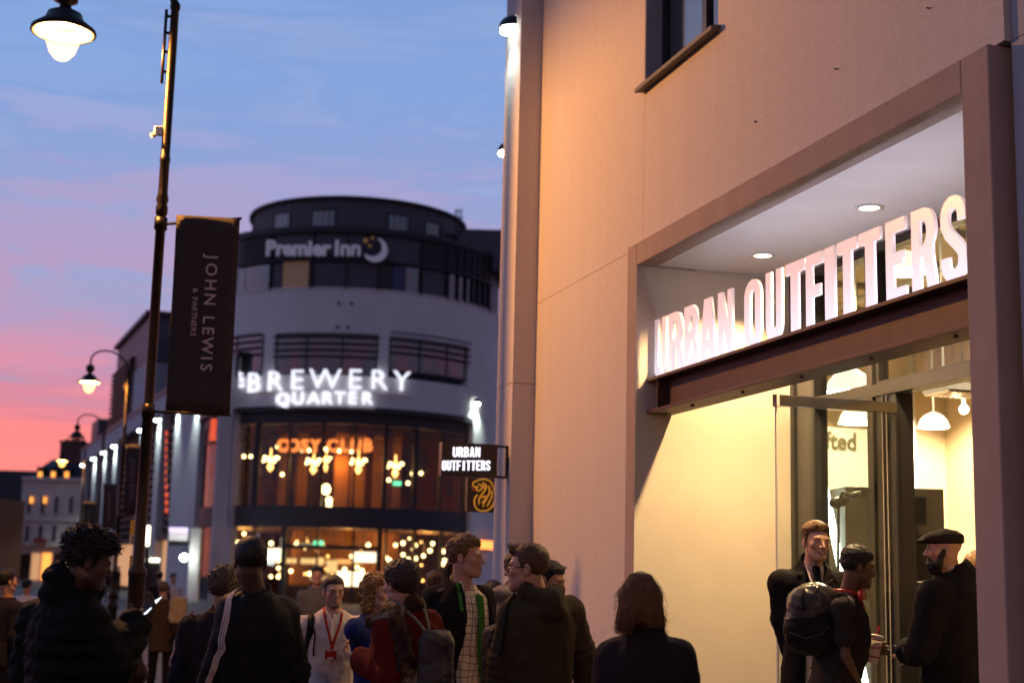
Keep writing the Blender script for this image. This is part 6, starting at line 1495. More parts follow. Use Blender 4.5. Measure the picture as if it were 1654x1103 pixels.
# 2 --- man in striped track jacket
p = Person(6.7, 'man with cropped hair in a black track jacket with three white sleeve stripes', G_Q)
p.head(404, 868, 943, -163, tilt=2, skin='dark').trunk(414, 966, -158, half=.185, depth=.12, hip=(412, 1103, 0))
p.set_arm('L', (352, 1072, -.03), (322, 1150, .05), (378, 984, -.02)); p.set_arm('R', (478, 1082, .08), (470, 1150, .12), (456, 990, .06))
p.finish_body(face=True)
tj = p.garment('track_jacket', 'black_jersey', g=.022, hem=-.16, folds=.006, wl=.12, extra=[(cone(p.nb + UP0*.01, p.nb + UP0*.045, .074, .068), .02, '+')], cut=[cone(p.nb - UP0*.03, p.nb + UP0*.2, .056, .060)], up=.050, fore=.043, seed=6)
p.trousers('black_trouser')
p.hair('hair_black', top=.010, side=.006, back=.007, rough=.0016, wl=.01, front=.058, nape=-.062)
for k, dx in enumerate((0, 5.4, 10.8)):
    line = dens([(399 - dx*.2, 939 + dx*.55), (380 - dx*.4, 953 + dx*.35), (369 - dx*.55 + 4, 968), (363.5 - dx*.75 + 6, 1000), (358 - dx*.7 + 4, 1032), (362 - dx*.8 + 2, 1048), (353 - dx*.75 + 2, 1062), (350 - dx*.7, 1078), (342 - dx*.6, 1096), (336 - dx*.5, 1112)], 4)
    pts, nr = drape(tj, line, p.D, .003)
    if len(pts) > 3: ribbon('sleeve_stripe', pts, .0095, .0015, nr, 'stripe_white', p.root)

# 3 --- woman with curly grey hair
p = Person(8.2, 'person with short curly grey-brown hair in a dark jacket behind the striped track jacket', G_Q)
p.head(362, 920, 978, 170, skin='fair', female=True).trunk(360, 992, 175, half=.175, depth=.12, hip=(352, 1110, 0)); p.finish_body(face=False)
p.garment('jacket', 'dark_coat', g=.026, hem=-.22, folds=.007, extra=[(cone(p.nb, p.nb + UP0*.03, .072, .068), .02, '+')])
p.trousers('black_trouser'); p.hair('hair_grey', top=.030, side=.022, back=.026, rough=.012, wl=.028, nape=-.075, front=.05); p.strands('hair_grey', 220, lambda r: (r.uniform(-.08, .08), r.uniform(-.02, .12), r.uniform(-.05, .11)), .03, .0011, .3, 1.5)
sb = empty('shoulder_bag', tuple(p.J(296, 1062)), 'pinkish cloth shoulder bag at the hip of the grey haired person', 'bag')
c = p.J(293, 1062, .0); fnb = field([(ellip(c, V3(.055, .05, .095)), 0, '+'), (ellip(c - UP0*.03, V3(.07, .055, .06)), .03, '+')]); nzb = Noise(.05, 8, 9)
grid_mesh('pouch', lambda q: fnb(q) + .005*(np.abs(nzb(q)) - .5), c - .18, c + .18, .012, 'bag_pink', sb); MB().tube([c + UP0*.08, p.J(300, 1010), p.J(312, 985)], .008, 6).build('strap', 'bag_pink', sb)

# 4 --- man in white shirt with lanyard
p = Person(9.7, 'man with glasses in a white shirt wearing a red lanyard and one black backpack strap', G_Q)
p.head(539, 931, 979, 22, tilt=4, skin='pale', stubble=.75).trunk(537, 990, 12, half=.185, depth=.12, hip=(533, 1100, 0))
p.set_arm('L', (493, 1055, .0), (486, 1110, -.04)); p.set_arm('R', (572, 1050, .03), (560, 1095, .12))
p.finish_body(hfine=.0050)
col = [(cone(p.nb + UP0*.012 + p.lat*.03 + p.front*.04, p.nb + UP0*.045 + p.lat*.045 - p.front*.01, .014, .012), .012, '+'), (cone(p.nb + UP0*.012 - p.lat*.03 + p.front*.04, p.nb + UP0*.045 - p.lat*.045 - p.front*.01, .014, .012), .012, '+'), (cone(p.nb - UP0*.005 + p.front*.055, p.nb + UP0*.03 - p.front*.04, .02, .045), .02, '+')]
shirt = p.garment('shirt', 'shirt_white', g=.016, hem=-.02, folds=.007, wl=.10, extra=col, cut=[cone(p.nb - UP0*.02 + p.front*.04, p.nb + UP0*.12 + p.front*.02, .036, .062)], seed=8, belly=.01)
p.trousers('black_trouser', top=.035)
p.hair('hair_dark', top=.014, side=.006, back=.008, rough=.0022, wl=.012, front=.058, recede=.016, nape=-.06, strand=(1, .3, .3)); p.glasses()
for side_, pix in (('l', [(523, 982), (526, 1000), (530, 1018), (534, 1036), (535, 1048)]), ('r', [(553, 984), (550, 1004), (545, 1020), (539, 1036), (536, 1048)])):
    pts, nr = drape(shirt, dens(pix, 3), p.D, .006)
    if len(pts) > 2: ribbon('lanyard', pts, .016, .002, nr, 'lanyard_red', p.root)
pts, nr = drape(shirt, dens([(536, 992), (535, 1012), (534, 1032), (533, 1052), (532, 1074)], 4), p.D, .002)
if len(pts) > 2: ribbon('placket', pts, .030, .002, nr, 'shirt_white', p.root)
for q_, n_ in list(zip(pts, nr))[2::4]: MB().sphere(q_ + n_*.003, .005, 6, 4).build('button', 'stripe_white', p.root)
pts, nr = drape(shirt, dens([(553, 1020), (564, 1019), (563, 1034), (553, 1035), (553, 1020)], 3), p.D, .002)
if len(pts) > 2: ribbon('pocket_seam', pts, .006, .0015, nr, mat('seam_grey', (.30, .26, .24), .9), p.root)
c = p.J(534, 1057, -.17); box_v = slab(c, RT0, UP0, FW0, .038, .027, .003); bd = MB().add(*box_v).build('badge', 'lanyard_red', p.root); MB().add(*slab(c - UP0*.022 - FW0*.004, RT0, UP0, FW0, .022, .005, .001)).build('badge_text', 'stripe_white', bd)
st_pts, nr = drape(shirt, dens([(505, 978), (503, 990), (502, 1005), (501, 1020), (497, 1040), (492, 1062)], 3), p.D, .006)
bp = empty('backpack', tuple(p.J(500, 1020, .1)), 'black backpack worn by the man with the red lanyard', 'backpack')
if len(st_pts) > 2: ribbon('strap', st_pts, .045, .008, nr, 'strap_black', bp)
st2, nr2 = drape(shirt, dens([(506, 1012), (510, 1025), (508, 1040), (507, 1058)], 3), p.D, .008)
if len(st2) > 2: ribbon('loose_strap', st2, .012, .003, nr2, 'strap_black', bp)
c = p.J(533, 1040, .22); nzb = Noise(.08, 8, 4); fb = rbox(c, V3(.13, .08, .20), .06, np.stack([p.lat, -p.front, UP0], 1)); grid_mesh('pack', lambda q: fb(q) + .004*nzb(q), c - .32, c + .32, .018, 'strap_black', bp)

# 5 --- woman with curly blond hair, blue knit
p = Person(9.4, 'woman with curly blond hair in a bright blue cardigan', G_Q)
p.head(612, 930, 984, 62, skin='fair', female=True).trunk(606, 994, 50, half=.165, depth=.11, hip=(604, 1110, 0)); p.set_arm('L', (588, 1060, .0), (592, 1110, -.05)); p.finish_body(hfine=.0055)
p.garment('cardigan', 'navy_knit', g=.018, hem=-.14, folds=.006, seed=3, extra=[(cone(p.nb, p.nb + UP0*.02, .062, .058), .015, '+')]); p.trousers('black_trouser')
p.hair('hair_blond', top=.030, side=.028, back=.034, rough=.016, wl=.03, front=.055, nape=-.09, extra=[(cone(p.h(-.03, .06, .0), p.h(-.04, .07, -.12), .05, .045), .03, '+'), (cone(p.h(.05, .04, .0), p.h(.06, .05, -.11), .045, .04), .03, '+')]); p.strands('hair_blond', 260, lambda r: (r.uniform(-.09, .09), r.uniform(-.02, .13), r.uniform(-.10, .11)), .04, .001, .4, 1.6)

# 6 --- woman in red coat with scarf and grey backpack
p = Person(7.4, 'woman in a rust red coat and plaid scarf with pinned up dark hair', G_Q)
p.head(646, 916, 972, -140, tilt=4, skin='fair', female=True, size=.225).trunk(655, 992, -150, half=.175, depth=.12, hip=(652, 1103, 0))
p.set_arm('L', (632, 1092, -.16), (585, 1066, .03), (628, 1014, -.09)); p.set_arm('R', (706, 1085, .1), (700, 1140, .12), (690, 1010, .07))
kL = p.side('L'); p.finish_body({kL: dict(d=p.J(558, 1054, .08) - p.arm[kL][1], nrm=UP0 + RT0*.2, curl=(.55, .7, .8, .9), thumb_side=-1, size=.92, thumb_curl=.5)}, hfine=.005)
coat = p.garment('coat', 'red_wool', g=.028, hem=-.30, folds=.008, wl=.13, seed=5, up=.050, fore=.045, wr=.042)
p.trousers('black_trouser')
sc = [(cone(p.nb + UP0*.02 - p.lat*.05, p.nb + UP0*.02 + p.lat*.05, .075, .075), .03, '+'), (cone(p.nb + UP0*.055 - p.front*.05, p.nb + UP0*.055 + p.front*.05, .06, .06), .03, '+'),
      (cone(p.J(600, 1003, -.08), p.J(640, 990, -.1), .035, .05), .03, '+'), (cone(p.J(640, 995, -.14), p.J(655, 1060, -.19), .045, .05), .03, '+'), (cone(p.J(655, 1060, -.19), p.J(662, 1120, -.19), .05, .045), .03, '+')]
fs = field(sc); n1, n2 = Noise(.07, 9, 21, (1, 1, .5)), Noise(.03, 9, 22); lo = p.nb - V3(.4, .4, .62); hi = p.nb + V3(.4, .4, .2)
grid_mesh('scarf', lambda q: smax(fs(q) + .012*(np.abs(n1(q)) - .5) + .003*n2(q), -cone(p.nb, p.nb + UP0*.25, .045, .050)(q), .01), lo, hi, .0095, 'scarf_plaid', p.root)
p.hair('hair_dark', top=.026, side=.016, back=.022, rough=.005, wl=.016, front=.056, nape=-.075, strand=(1, .35, .3), extra=[(ellip(p.h(.0, .045, .095), V3(.055, .05, .035)*p.hs, p.HM), .02, '+'), (ellip(p.h(.03, .02, .105), V3(.035, .03, .025)*p.hs, p.HM), .02, '+')]); p.strands('hair_auburn', 240, lambda r: (r.uniform(-.07, .07), r.uniform(-.05, .12), r.uniform(-.03, .12)), .035, .0010, .3, 1.4)
bp = empty('backpack', tuple(p.J(705, 1060, -.2)), 'soft grey drawstring backpack on the back of the red coat', 'backpack')
c = p.J(704, 1072, -.20); MBk = np.stack([p.lat, -p.front, UP0], 1); fb = field([(rbox(c - UP0*.02, V3(.095, .055, .17), .05, MBk), 0, '+'), (ellip(c - p.front*.03 - UP0*.07, V3(.075, .05, .09), MBk), .03, '+'), (cone(c + UP0*.14 - p.lat*.05, c + UP0*.14 + p.lat*.05, .03, .03), .03, '+')]); n1 = Noise(.07, 9, 31)
pk = grid_mesh('pack', lambda q: fb(q) + .007*(np.abs(n1(q)) - .5), c - .32, c + .32, .0095, 'pack_grey', bp)
for pix in ([(651, 984), (660, 992), (670, 1002), (680, 1014), (686, 1022)], [(683, 986), (686, 996), (689, 1010), (690, 1022)]):
    pts, nr = drape(coat, dens(pix, 3), p.D, .012)
    if len(pts) > 2: ribbon('strap', pts, .018, .004, nr, mat('strap_grey', (.13, .125, .11), .7), bp)
pts, nr = drape(pk, dens([(700, 1040), (716, 1040), (724, 1062), (727, 1095)], 4), p.D, .004)
if len(pts) > 2: ribbon('zip', pts, .006, .003, nr, 'black_metal', bp)
MB().sphere(p.J(718, 1098, -.30), .008, 8, 6).build('buckle', 'brass_band', bp, True)

# 7 --- tall man in profile, check shirt, green lining
p = Person(8.5, 'tall sandy haired man in a black jacket with green lining over a checked shirt', G_Q)
p.head(753, 868, 931, 76, tilt=2, skin='fair', lips=(.30, .12, .09)).trunk(744, 946, 36, half=.205, depth=.13, hip=(742, 1100, 0))
p.set_arm('L', (692, 1040, .02), (700, 1120, -.04), (702, 968, -.02)); p.set_arm('R', (786, 1045, .14), (784, 1120, .12), (778, 968, .12)); p.finish_body(hfine=.0048)
ck = p.garment('shirt', 'check_shirt', g=.010, hem=-.01, folds=.006, arms=False, wl=.12, extra=[(cone(p.nb + p.front*.03 + UP0*.0, p.nb - p.front*.02 + UP0*.04, .062, .060), .015, '+')], cut=[cone(p.nb + p.front*.07, p.nb + p.front*.08 + UP0*.15, .03, .06)], belly=.015, h=.009)
p.trousers('denim', top=.03)
bl = MB(); bl.add(*slab(p.hip + p.ax*.035 + p.front*.128, p.lat, UP0, p.front, .11, .016, .006)); bl.build('belt', mat('belt_brown', (.05, .025, .012), .5), p.root); MB().add(*slab(p.hip + p.ax*.035 + p.front*.138, p.lat, UP0, p.front, .022, .018, .004)).build('belt_buckle', 'brass_band', p.root)
def vgap(q):        # open front: a wedge along the facing direction
    u = (q - p.hip) @ p.lat; v = (q - p.hip) @ p.front; z = (q - p.hip) @ p.ax
    return np.maximum(np.abs(u) - (.105 + .015*np.sin(z*9)), .02 - v)
jk = [(cone(p.nb - p.front*.03, p.nb - p.front*.05 + UP0*.06, .080, .078), .03, '+')]
p.garment('jacket', 'black_wool', g=.030, hem=-.20, folds=.007, wl=.13, extra=jk, cut=[vgap, cone(p.nb - UP0*.03, p.nb + UP0*.2, .062, .066)], up=.050, fore=.044, seed=12, belly=.01)
for pix, wd_ in (([(772, 962), (774, 985), (775, 1010), (775, 1035), (774, 1060), (776, 1085), (777, 1103)], .050), ([(741, 938), (740, 955), (742, 970), (745, 988)], .022)):
    pts, nr = drape(ck, dens(pix, 4), p.D, .014)
    if len(pts) > 2: ribbon('green_lining', pts, wd_, .006, nr, 'green_lining', p.root)
p.hair('hair_sandy', top=.024, side=.012, back=.016, rough=.006, wl=.016, front=.062, recede=.012, nape=-.06, strand=(1, .3, .35)); p.strands('hair_sandy', 260, lambda r: (r.uniform(-.06, .06), r.uniform(-.06, .10), r.uniform(.06, .115)), .04, .0011, .2, 1.0, dirf=lambda a, r: np.array([a[0]*.6, .7, .6]))
p.glasses(dark=True, on_top=True)
pts, nr = drape(ck, dens([(757, 962), (761, 985), (765, 1010), (766, 1035), (764, 1058)], 4), p.D, .002)
if len(pts) > 2: ribbon('placket', pts, .028, .002, nr, 'check_shirt', p.root)
a_ = p.J(712, 952, -.13); MB().add(*slab(a_, RT0*.9 + UP0*.35, UP0*.9 - RT0*.35, FW0, .022, .008, .001)).build('shoulder_patch', mat('patch_pink', (.30, .16, .15), .6), p.root)

# 8 --- grey hoodie behind
p = Person(9.3, 'person in a grey hooded sweatshirt behind the man in glasses', G_Q)
p.head(842, 893, 950, 120, skin='fair').trunk(834, 962, 130, half=.185, depth=.13, hip=(828, 1100, 0)); p.finish_body(face=False, hfine=.007)
p.garment('hoodie', 'grey_fleece', g=.026, hem=-.10, folds=.006, extra=[(ellip(p.nb - p.front*.09 + UP0*.015, V3(.10, .10, .055)), .04, '+'), (cone(p.nb, p.nb + UP0*.05, .085, .08), .03, '+')], cut=[cone(p.nb - UP0*.02, p.nb + UP0*.2, .056, .062)]); p.trousers('black_trouser'); p.hair('hair_dark', h=.007)

# 9 --- man with glasses in dark olive hoodie
p = Person(7.2, 'man with short hair and dark glasses in an olive black hooded top, turned away', G_Q)
p.head(852, 880, 954, -104, tilt=1, skin='fair', stubble=.25).trunk(868, 962, -152, half=.190, depth=.13, hip=(872, 1100, 0))
p.set_arm('L', (812, 1062, -.04), (800, 1140, -.02), (832, 990, -.04)); p.set_arm('R', (942, 1058, .12), (950, 1130, .15), (918, 988, .09)); p.finish_body(hfine=.0046)
hood = [(cone(p.nb - p.front*.05 + p.lat*.08 + UP0*.02, p.nb - p.front*.13 - UP0*.02, .042, .055), .03, '+'), (cone(p.nb - p.front*.05 - p.lat*.08 + UP0*.02, p.nb - p.front*.13 - UP0*.02, .042, .055), .03, '+'), (cone(p.nb + p.front*.05 + p.lat*.05, p.nb - p.front*.03 + p.lat*.085 + UP0*.025, .030, .038), .03, '+'), (cone(p.nb + p.front*.05 - p.lat*.05, p.nb - p.front*.03 - p.lat*.085 + UP0*.025, .030, .038), .03, '+'), (ellip(p.nb - p.front*.125 - UP0*.075, V3(.085, .06, .045)), .03, '+')]
hd = p.garment('hoodie', 'olive_fleece', g=.026, hem=-.14, folds=.0075, wl=.13, extra=hood, cut=[cone(p.nb - UP0*.02, p.nb + UP0*.2, .058, .066)], up=.050, fore=.046, seed=15)
p.trousers('denim')
p.hair('hair_brown', top=.013, side=.008, back=.009, rough=.003, wl=.012, front=.056, recede=.018, nape=-.058, strand=(1, .3, .3), extra=[(cone(p.h(-.03, -.075, .088), p.h(.03, -.07, .090), .018*p.hs, .018*p.hs), .02, '+')]); p.strands('hair_brown', 200, lambda r: (r.uniform(-.05, .05), r.uniform(-.09, -.02), r.uniform(.085, .11)), .03, .0011, .0, .8, dirf=lambda a, r: np.array([a[0], -.8, .6])); p.glasses()
bg_ = empty('messenger_bag', tuple(p.J(800, 1060, .2)), 'black messenger bag hanging at the side of the man in the olive hooded top', 'bag')
c = p.J(800, 1062, .10); fb = field([(rbox(c, V3(.055, .10, .16), .04), 0, '+'), (ellip(c + UP0*.11 + RT0*.02, V3(.05, .09, .06)), .03, '+')]); n1 = Noise(.07, 9, 33)
grid_mesh('pouch', lambda q: fb(q) + .007*(np.abs(n1(q)) - .5), c - .3, c + .3, .011, 'strap_black', bg_)
pts, nr = drape(hd, dens([(832, 960), (822, 972), (818, 985), (817, 1000), (816, 1018), (812, 1040), (809, 1060)], 3), p.D, .008)
if len(pts) > 2: ribbon('strap', pts, .022, .004, nr, 'strap_black', bg_)

# 10 --- young man behind, looking right
p = Person(8.7, 'young man with short black hair behind the olive hooded top', G_Q)
p.head(889, 909, 965, 66, tilt=14, skin='tan').trunk(880, 978, 60, half=.185, hip=(880, 1100, 0)); p.finish_body(hfine=.005)
p.garment('jacket', 'dark_coat', g=.02, hem=-.15); p.trousers('black_trouser'); p.hair('hair_black', top=.020, side=.007, back=.008, rough=.004, wl=.018, front=.056, nape=-.05)
p.strands('hair_black', 160, lambda r: (r.uniform(-.05, .05), r.uniform(-.08, .05), r.uniform(.08, .11)), .025, .0011, 0, .8, dirf=lambda a, r: np.array([a[0], -.6, .8]))

# 11 --- woman from behind with shoulder-length hair
p = Person(6.1, 'woman with shoulder length brown hair and dark coat before the lit wall', G_Q)
p.head(1034, 936, 1012, 176, skin='fair', female=True, size=.218).trunk(1042, 1030, 180, half=.190, depth=.125, hip=(1044, 1150, 0), slope=.055)
p.set_arm('L', (976, 1130, 0), (970, 1205, .05), (992, 1063, 0)); p.set_arm('R', (1110, 1130, 0), (1116, 1205, .05), (1093, 1062, 0)); p.finish_body(face=False)
colr = [(cone(p.nb - p.front*.02 + UP0*.0, p.nb - p.front*.035 + UP0*.055, .090, .080), .02, '+'), (cone(p.nb - p.front*.07 - p.lat*.06 - UP0*.01, p.nb - p.front*.07 + p.lat*.06 - UP0*.01, .028, .028), .02, '+')]
p.garment('coat', 'dark_coat', g=.026, hem=-.30, folds=.007, wl=.14, extra=colr, cut=[cone(p.nb, p.nb + UP0*.2, .060, .068)], up=.050, fore=.044, seed=9, neck_open=False); p.trousers('black_trouser')
lk = [(cone(p.h(-.055, .035, .04), p.h(-.075, .045, -.105), .048*p.hs, .028*p.hs), .03, '+'), (cone(p.h(.055, .035, .04), p.h(.082, .045, -.085), .048*p.hs, .024*p.hs), .03, '+'), (cone(p.h(0, .075, .02), p.h(0, .085, -.06), .05*p.hs, .034*p.hs), .03, '+'), (cone(p.h(-.03, .07, .0), p.h(-.045, .08, -.095), .045*p.hs, .028*p.hs), .03, '+'), (cone(p.h(.03, .07, .0), p.h(.04, .082, -.08), .045*p.hs, .028*p.hs), .03, '+')]
p.hair('hair_auburn', top=.018, side=.020, back=.024, rough=.003, wl=.016, front=.05, nape=-.10, extra=lk, h=.0048, strand=(1, 1, .18))
def flow(n, seed, spread):
    rg = np.random.RandomState(seed); mb = MB()
    for i in range(n):
        a = rg.uniform(-1, 1); x0 = a*.085; b_ = (1 - abs(a)**2)**.5; y0 = .03 + .095*b_
        L = -.075 - .035*rg.uniform() - (.035 if a < -.4 else 0) + (.02 if abs(a) < .3 else 0); fl = rg.uniform(0, 1)**3*spread
        e_ = rg.uniform(.000, .006); pts = [p.h(x0*.10, .030, .143 + e_*.3), p.h(x0*.60, .02 + (y0 - .02)*.70 + e_, .130), p.h(x0*.96, y0 + .016 + e_, .078), p.h(x0*1.14, y0 + .022 + e_, .01), p.h(x0*1.18 + fl*.02*np.sign(a), y0 + .022 + rg.uniform(-.006, .008), -.05), p.h(x0*1.12 + fl*.05*np.sign(a), y0 + .014 + rg.uniform(-.01, .012), L)]
        q = []
        for k in range(len(pts) - 1):
            for t in (0, .5): q.append(pts[k]*(1 - t) + pts[k + 1]*t)
        mb.tube(q + [pts[-1]], [.0016]*len(q) + [.0006], 3, False)
    o = mb.build('hair_strands', 'hair_auburn', p.root, True); o['kind'] = 'stuff'
flow(1300, 3, .6)
mb = MB()
for dx, dz in ((.135, -.085), (.150, -.070), (.120, -.10)): mb.tube([p.h(.085, .05, -.05), p.h(.105, .055, -.075), p.h(dx, .055, dz)], .0009, 3, False)
rg = np.random.RandomState(8)
for i in range(45):
    sx = rg.choice([-1, 1]); z0 = rg.uniform(-.10, .11); x0 = sx*(.088 if z0 < .05 else .088*math.sqrt(max(.05, 1 - ((z0 - .03)/.10)**2))); o_ = rg.uniform(.010, .032)
    mb.tube([p.h(x0*.9, .04 + rg.uniform(-.02, .05), z0 + .03), p.h(x0*1.12 + sx*o_*.5, .05, z0), p.h(x0*1.12 + sx*o_, .05, z0 - rg.uniform(.02, .07))], .0006, 3, False)
o = mb.build('loose_hairs', 'hair_auburn', p.root); o['kind'] = 'stuff'

# 12 --- smiling man at the door
p = Person(8.9, 'smiling man in black overcoat, white shirt and black tie at the door', 'people at the shop door', .15)
p.head(1318, 845, 905, 14, tilt=2, roll=-3, skin='pale', smile=1.0, stubble=.3).trunk(1313, 917, 2, half=.195, depth=.13, hip=(1310, 1100, 0), slope=.085)
p.set_arm('L', (1264, 1000, .06), (1276, 1050, .16)); p.set_arm('R', (1358, 1005, .05), (1350, 1055, .15)); p.finish_body(hfine=.0044)
sh_ = p.garment('shirt', 'shirt_white', g=.006, hem=-.05, folds=.003, arms=False, extra=[(cone(p.nb + p.front*.005, p.nb + UP0*.045 - p.front*.005, .064, .058), .01, '+')], cut=[cone(p.nb + p.front*.065 + UP0*.005, p.nb + p.front*.08 + UP0*.12, .012, .05)], h=.009)
def vneck(q):
    u = (q - p.nb) @ p.lat; v = (q - p.nb) @ p.front; z = (q - p.nb) @ UP0; return np.maximum(np.abs(u) - (.055 + .22*(z + .02)*(z > -.25)).clip(.012, .08), .0 - v)
lap = [(cone(p.nb - p.front*.03 + UP0*.01, p.nb - p.front*.045 + UP0*.035, .082, .076), .02, '+'), (cone(p.nb + p.lat*.075 + UP0*.02, p.nb + p.lat*.055 + p.front*.115 - UP0*.16, .022, .026), .012, '+'), (cone(p.nb - p.lat*.075 + UP0*.02, p.nb - p.lat*.055 + p.front*.115 - UP0*.16, .022, .026), .012, '+'), (cone(p.nb + p.lat*.10 + p.front*.07 - UP0*.05, p.nb + p.lat*.12 + p.front*.06 - UP0*.085, .02, .012), .01, '+'), (cone(p.nb - p.lat*.10 + p.front*.07 - UP0*.05, p.nb - p.lat*.12 + p.front*.06 - UP0*.085, .02, .012), .01, '+')]
p.garment('overcoat', 'black_wool', g=.026, hem=-.55, folds=.006, wl=.14, extra=lap, cut=[vneck, cone(p.nb - UP0*.01, p.nb + UP0*.2, .064, .068)], up=.050, fore=.045, seed=18, flare=.02); p.trousers('black_trouser')
tie = [p.nb + p.front*(.070) + UP0*.004, p.nb + p.front*.092 - UP0*.03, p.nb + p.front*.118 - UP0*.10, p.nb + p.front*.136 - UP0*.18, p.nb + p.front*.14 - UP0*.26]
ribbon('tie', tie, .048, .010, p.front, 'black_jersey', p.root); MB().sphere(tie[0] + p.front*.008, (.020, .016, .016), 8, 6).build('tie_knot', 'black_jersey', p.root, True)
MB().add(*slab(p.nb + p.front*.150 - UP0*.165, p.lat, UP0, p.front, .026, .003, .002)).build('tie_clip', 'alu_bright', p.root)
ribbon('lanyard', [p.nb + p.lat*s_*.06 + p.front*f_ - UP0*z_ for s_, f_, z_ in ((1.0, .06, -.02), (.9, .105, .03), (.65, .135, .10), (.3, .152, .17))], .011, .003, p.front, 'stripe_white', p.root)
p.hair('hair_sandy', top=.022, side=.006, back=.008, rough=.0035, wl=.014, front=.062, nape=-.055, strand=(1, .3, .35), extra=[(cone(p.h(-.035, -.06, .098), p.h(.03, -.065, .100), .018*p.hs, .016*p.hs), .02, '+')]); p.strands('hair_sandy', 160, lambda r: (r.uniform(-.05, .05), r.uniform(-.09, -.01), r.uniform(.09, .115)), .026, .001, 0, .7, dirf=lambda a, r: np.array([a[0] + .3, -.5, .8]))

# 13 --- young man with backpack and drink
p = Person(7.9, 'young man in a charcoal T-shirt with a backpack and red headphones holding a paper cup', 'people at the shop door', .15)
p.head(1386, 885, 947, 97, tilt=10, skin='brown', stubble=.8).trunk(1369, 966, 108, half=.185, depth=.125, hip=(1343, 1103, -.02), slope=.06)
_n = min('ab', key=lambda k_: (p.sh[k_] - p.nb) @ FW0); kb = 'b' if _n == 'a' else 'a'
p.sh[_n] = p.J(1361, 981, -.205); p.arm[_n] = [p.J(1366, 1060, -.24), p.J(1392, 1112, -.10)]; p.sh[kb] = p.J(1372, 984, .17); p.arm[kb] = [p.J(1362, 1050, .20), p.J(1392, 1044, .03)]
p.finish_body({kb: dict(d=RT0*.95 - UP0*.05 + FW0*.05, nrm=-FW0*.2 + FW0*.0 + V3(0, 0, 0) - FW0, curl=(.55, .6, .62, .66), thumb_side=-1, size=.95, thumb_curl=.45)}, hfine=.0044)
tee = p.garment('t_shirt', 'tee_charcoal', g=.011, hem=-.04, folds=.0065, wl=.11, short=.60, up=.040, seed=22, shoulder_r=.046); p.trousers('beige_trouser', top=.05, g=.03)
p.hair('hair_black', top=.020, side=.007, back=.008, rough=.0055, wl=.013, front=.052, nape=-.050)
MBk = np.stack([p.lat, -p.front, UP0], 1)
# headphones round the neck
hp = MB(); ring = [p.nb + p.front*(.075*math.cos(t)) + p.lat*(.075*math.sin(t)) + UP0*(.03 - .015*math.cos(t)) for t in np.linspace(R(60), R(300), 15)]; hpo = hp.tube(ring, .009, 6).build('headphones', mat('headphone_red', (.42, .020, .010), .4), p.root, True)
for e in (ring[0], ring[-1]): MB().tube([e - p.front*.008 + RT0*0, e + p.front*.024], .030, 14).build('ear_cup', 'headphone_red', hpo, True)
c_ = p.J(1390, 962, -.14); MB().tube([c_ - RT0*.010, c_ + RT0*.016 - FW0*.01], .030, 16).build('ear_cup', 'headphone_red', hpo, True)
MB().tube([c_ - UP0*.02, p.J(1397, 985, -.10), p.J(1394, 1010, -.10), p.J(1391, 1040, -.08), p.J(1389, 1070, -.08), p.J(1390, 1103, -.08)], .0035, 5).build('cable', 'headphone_red', hpo, True)
bp = empty('backpack', tuple(p.J(1315, 1050, -.1)), 'shiny grey and black backpack of the young man with the cup', 'backpack')
c = p.J(1316, 1000, -.04); bx_ = V3(RT0)*.96 + UP0*.0; Mp = np.stack([FW0, RT0*.93 + UP0*.36, UP0*.93 - RT0*.36], 1)
fb = field([(rbox(c, V3(.135, .105, .185), .085, Mp), 0, '+'), (ellip(c - RT0*.055 - UP0*.06, V3(.125, .10, .13)), .05, '+'), (ellip(c + RT0*.02 + UP0*.10, V3(.12, .10, .09)), .05, '+')]); n1 = Noise(.085, 9, 41)
zsp = c[2] + .035
def packf(q): return fb(q) + .006*(np.abs(n1(q)) - .5)
lo, hi = c - .38, c + .38
grid_mesh('pack', lambda q: np.maximum(packf(q), (q[:, 2] - zsp) - .25*((q - c) @ RT0)), lo, hi, .0085, 'strap_black', bp)
pk = grid_mesh('hood_cover', lambda q: np.maximum(packf(q) - .004, -((q[:, 2] - zsp) - .25*((q - c) @ RT0)) - .004), lo, hi, .0085, 'pack_shell', bp)
for pix in ([(1352, 951), (1360, 951), (1368, 958), (1373, 968), (1376, 980)],):
    pts, nr = drape(tee, dens(pix, 4), p.D, .006)
    if len(pts) > 2: ribbon('strap', pts, .034, .008, nr, 'pack_grey', bp)
pk0 = [o for o in bp.children if o.name.startswith('pack')][0]
for pix in ([(1272, 990), (1290, 996), (1310, 996), (1330, 988), (1345, 975)], [(1276, 1020), (1300, 1030), (1325, 1024), (1340, 1010)]):
    pts, nr = drape(pk0, dens(pix, 4), p.D, .003)
    if len(pts) > 2: ribbon('zip', pts, .007, .003, nr, 'pack_grey', bp)
pts, nr = drape(pk, dens([(1322, 946), (1312, 962), (1305, 985)], 3), p.D, .003)
if len(pts) > 2: ribbon('fold_seam', pts, .010, .004, nr, 'pack_shell', bp)
MB().tube([p.J(1338, 944, -.06), p.J(1345, 936, -.05), p.J(1353, 942, -.05)], .007, 6).build('carry_handle', 'strap_black', bp, True)
pts, nr = drape(pk, dens([(1300, 948), (1296, 965), (1299, 985)], 3), p.D, .004)
if len(pts) > 2: ribbon('webbing', pts, .016, .004, nr, 'strap_black', bp)
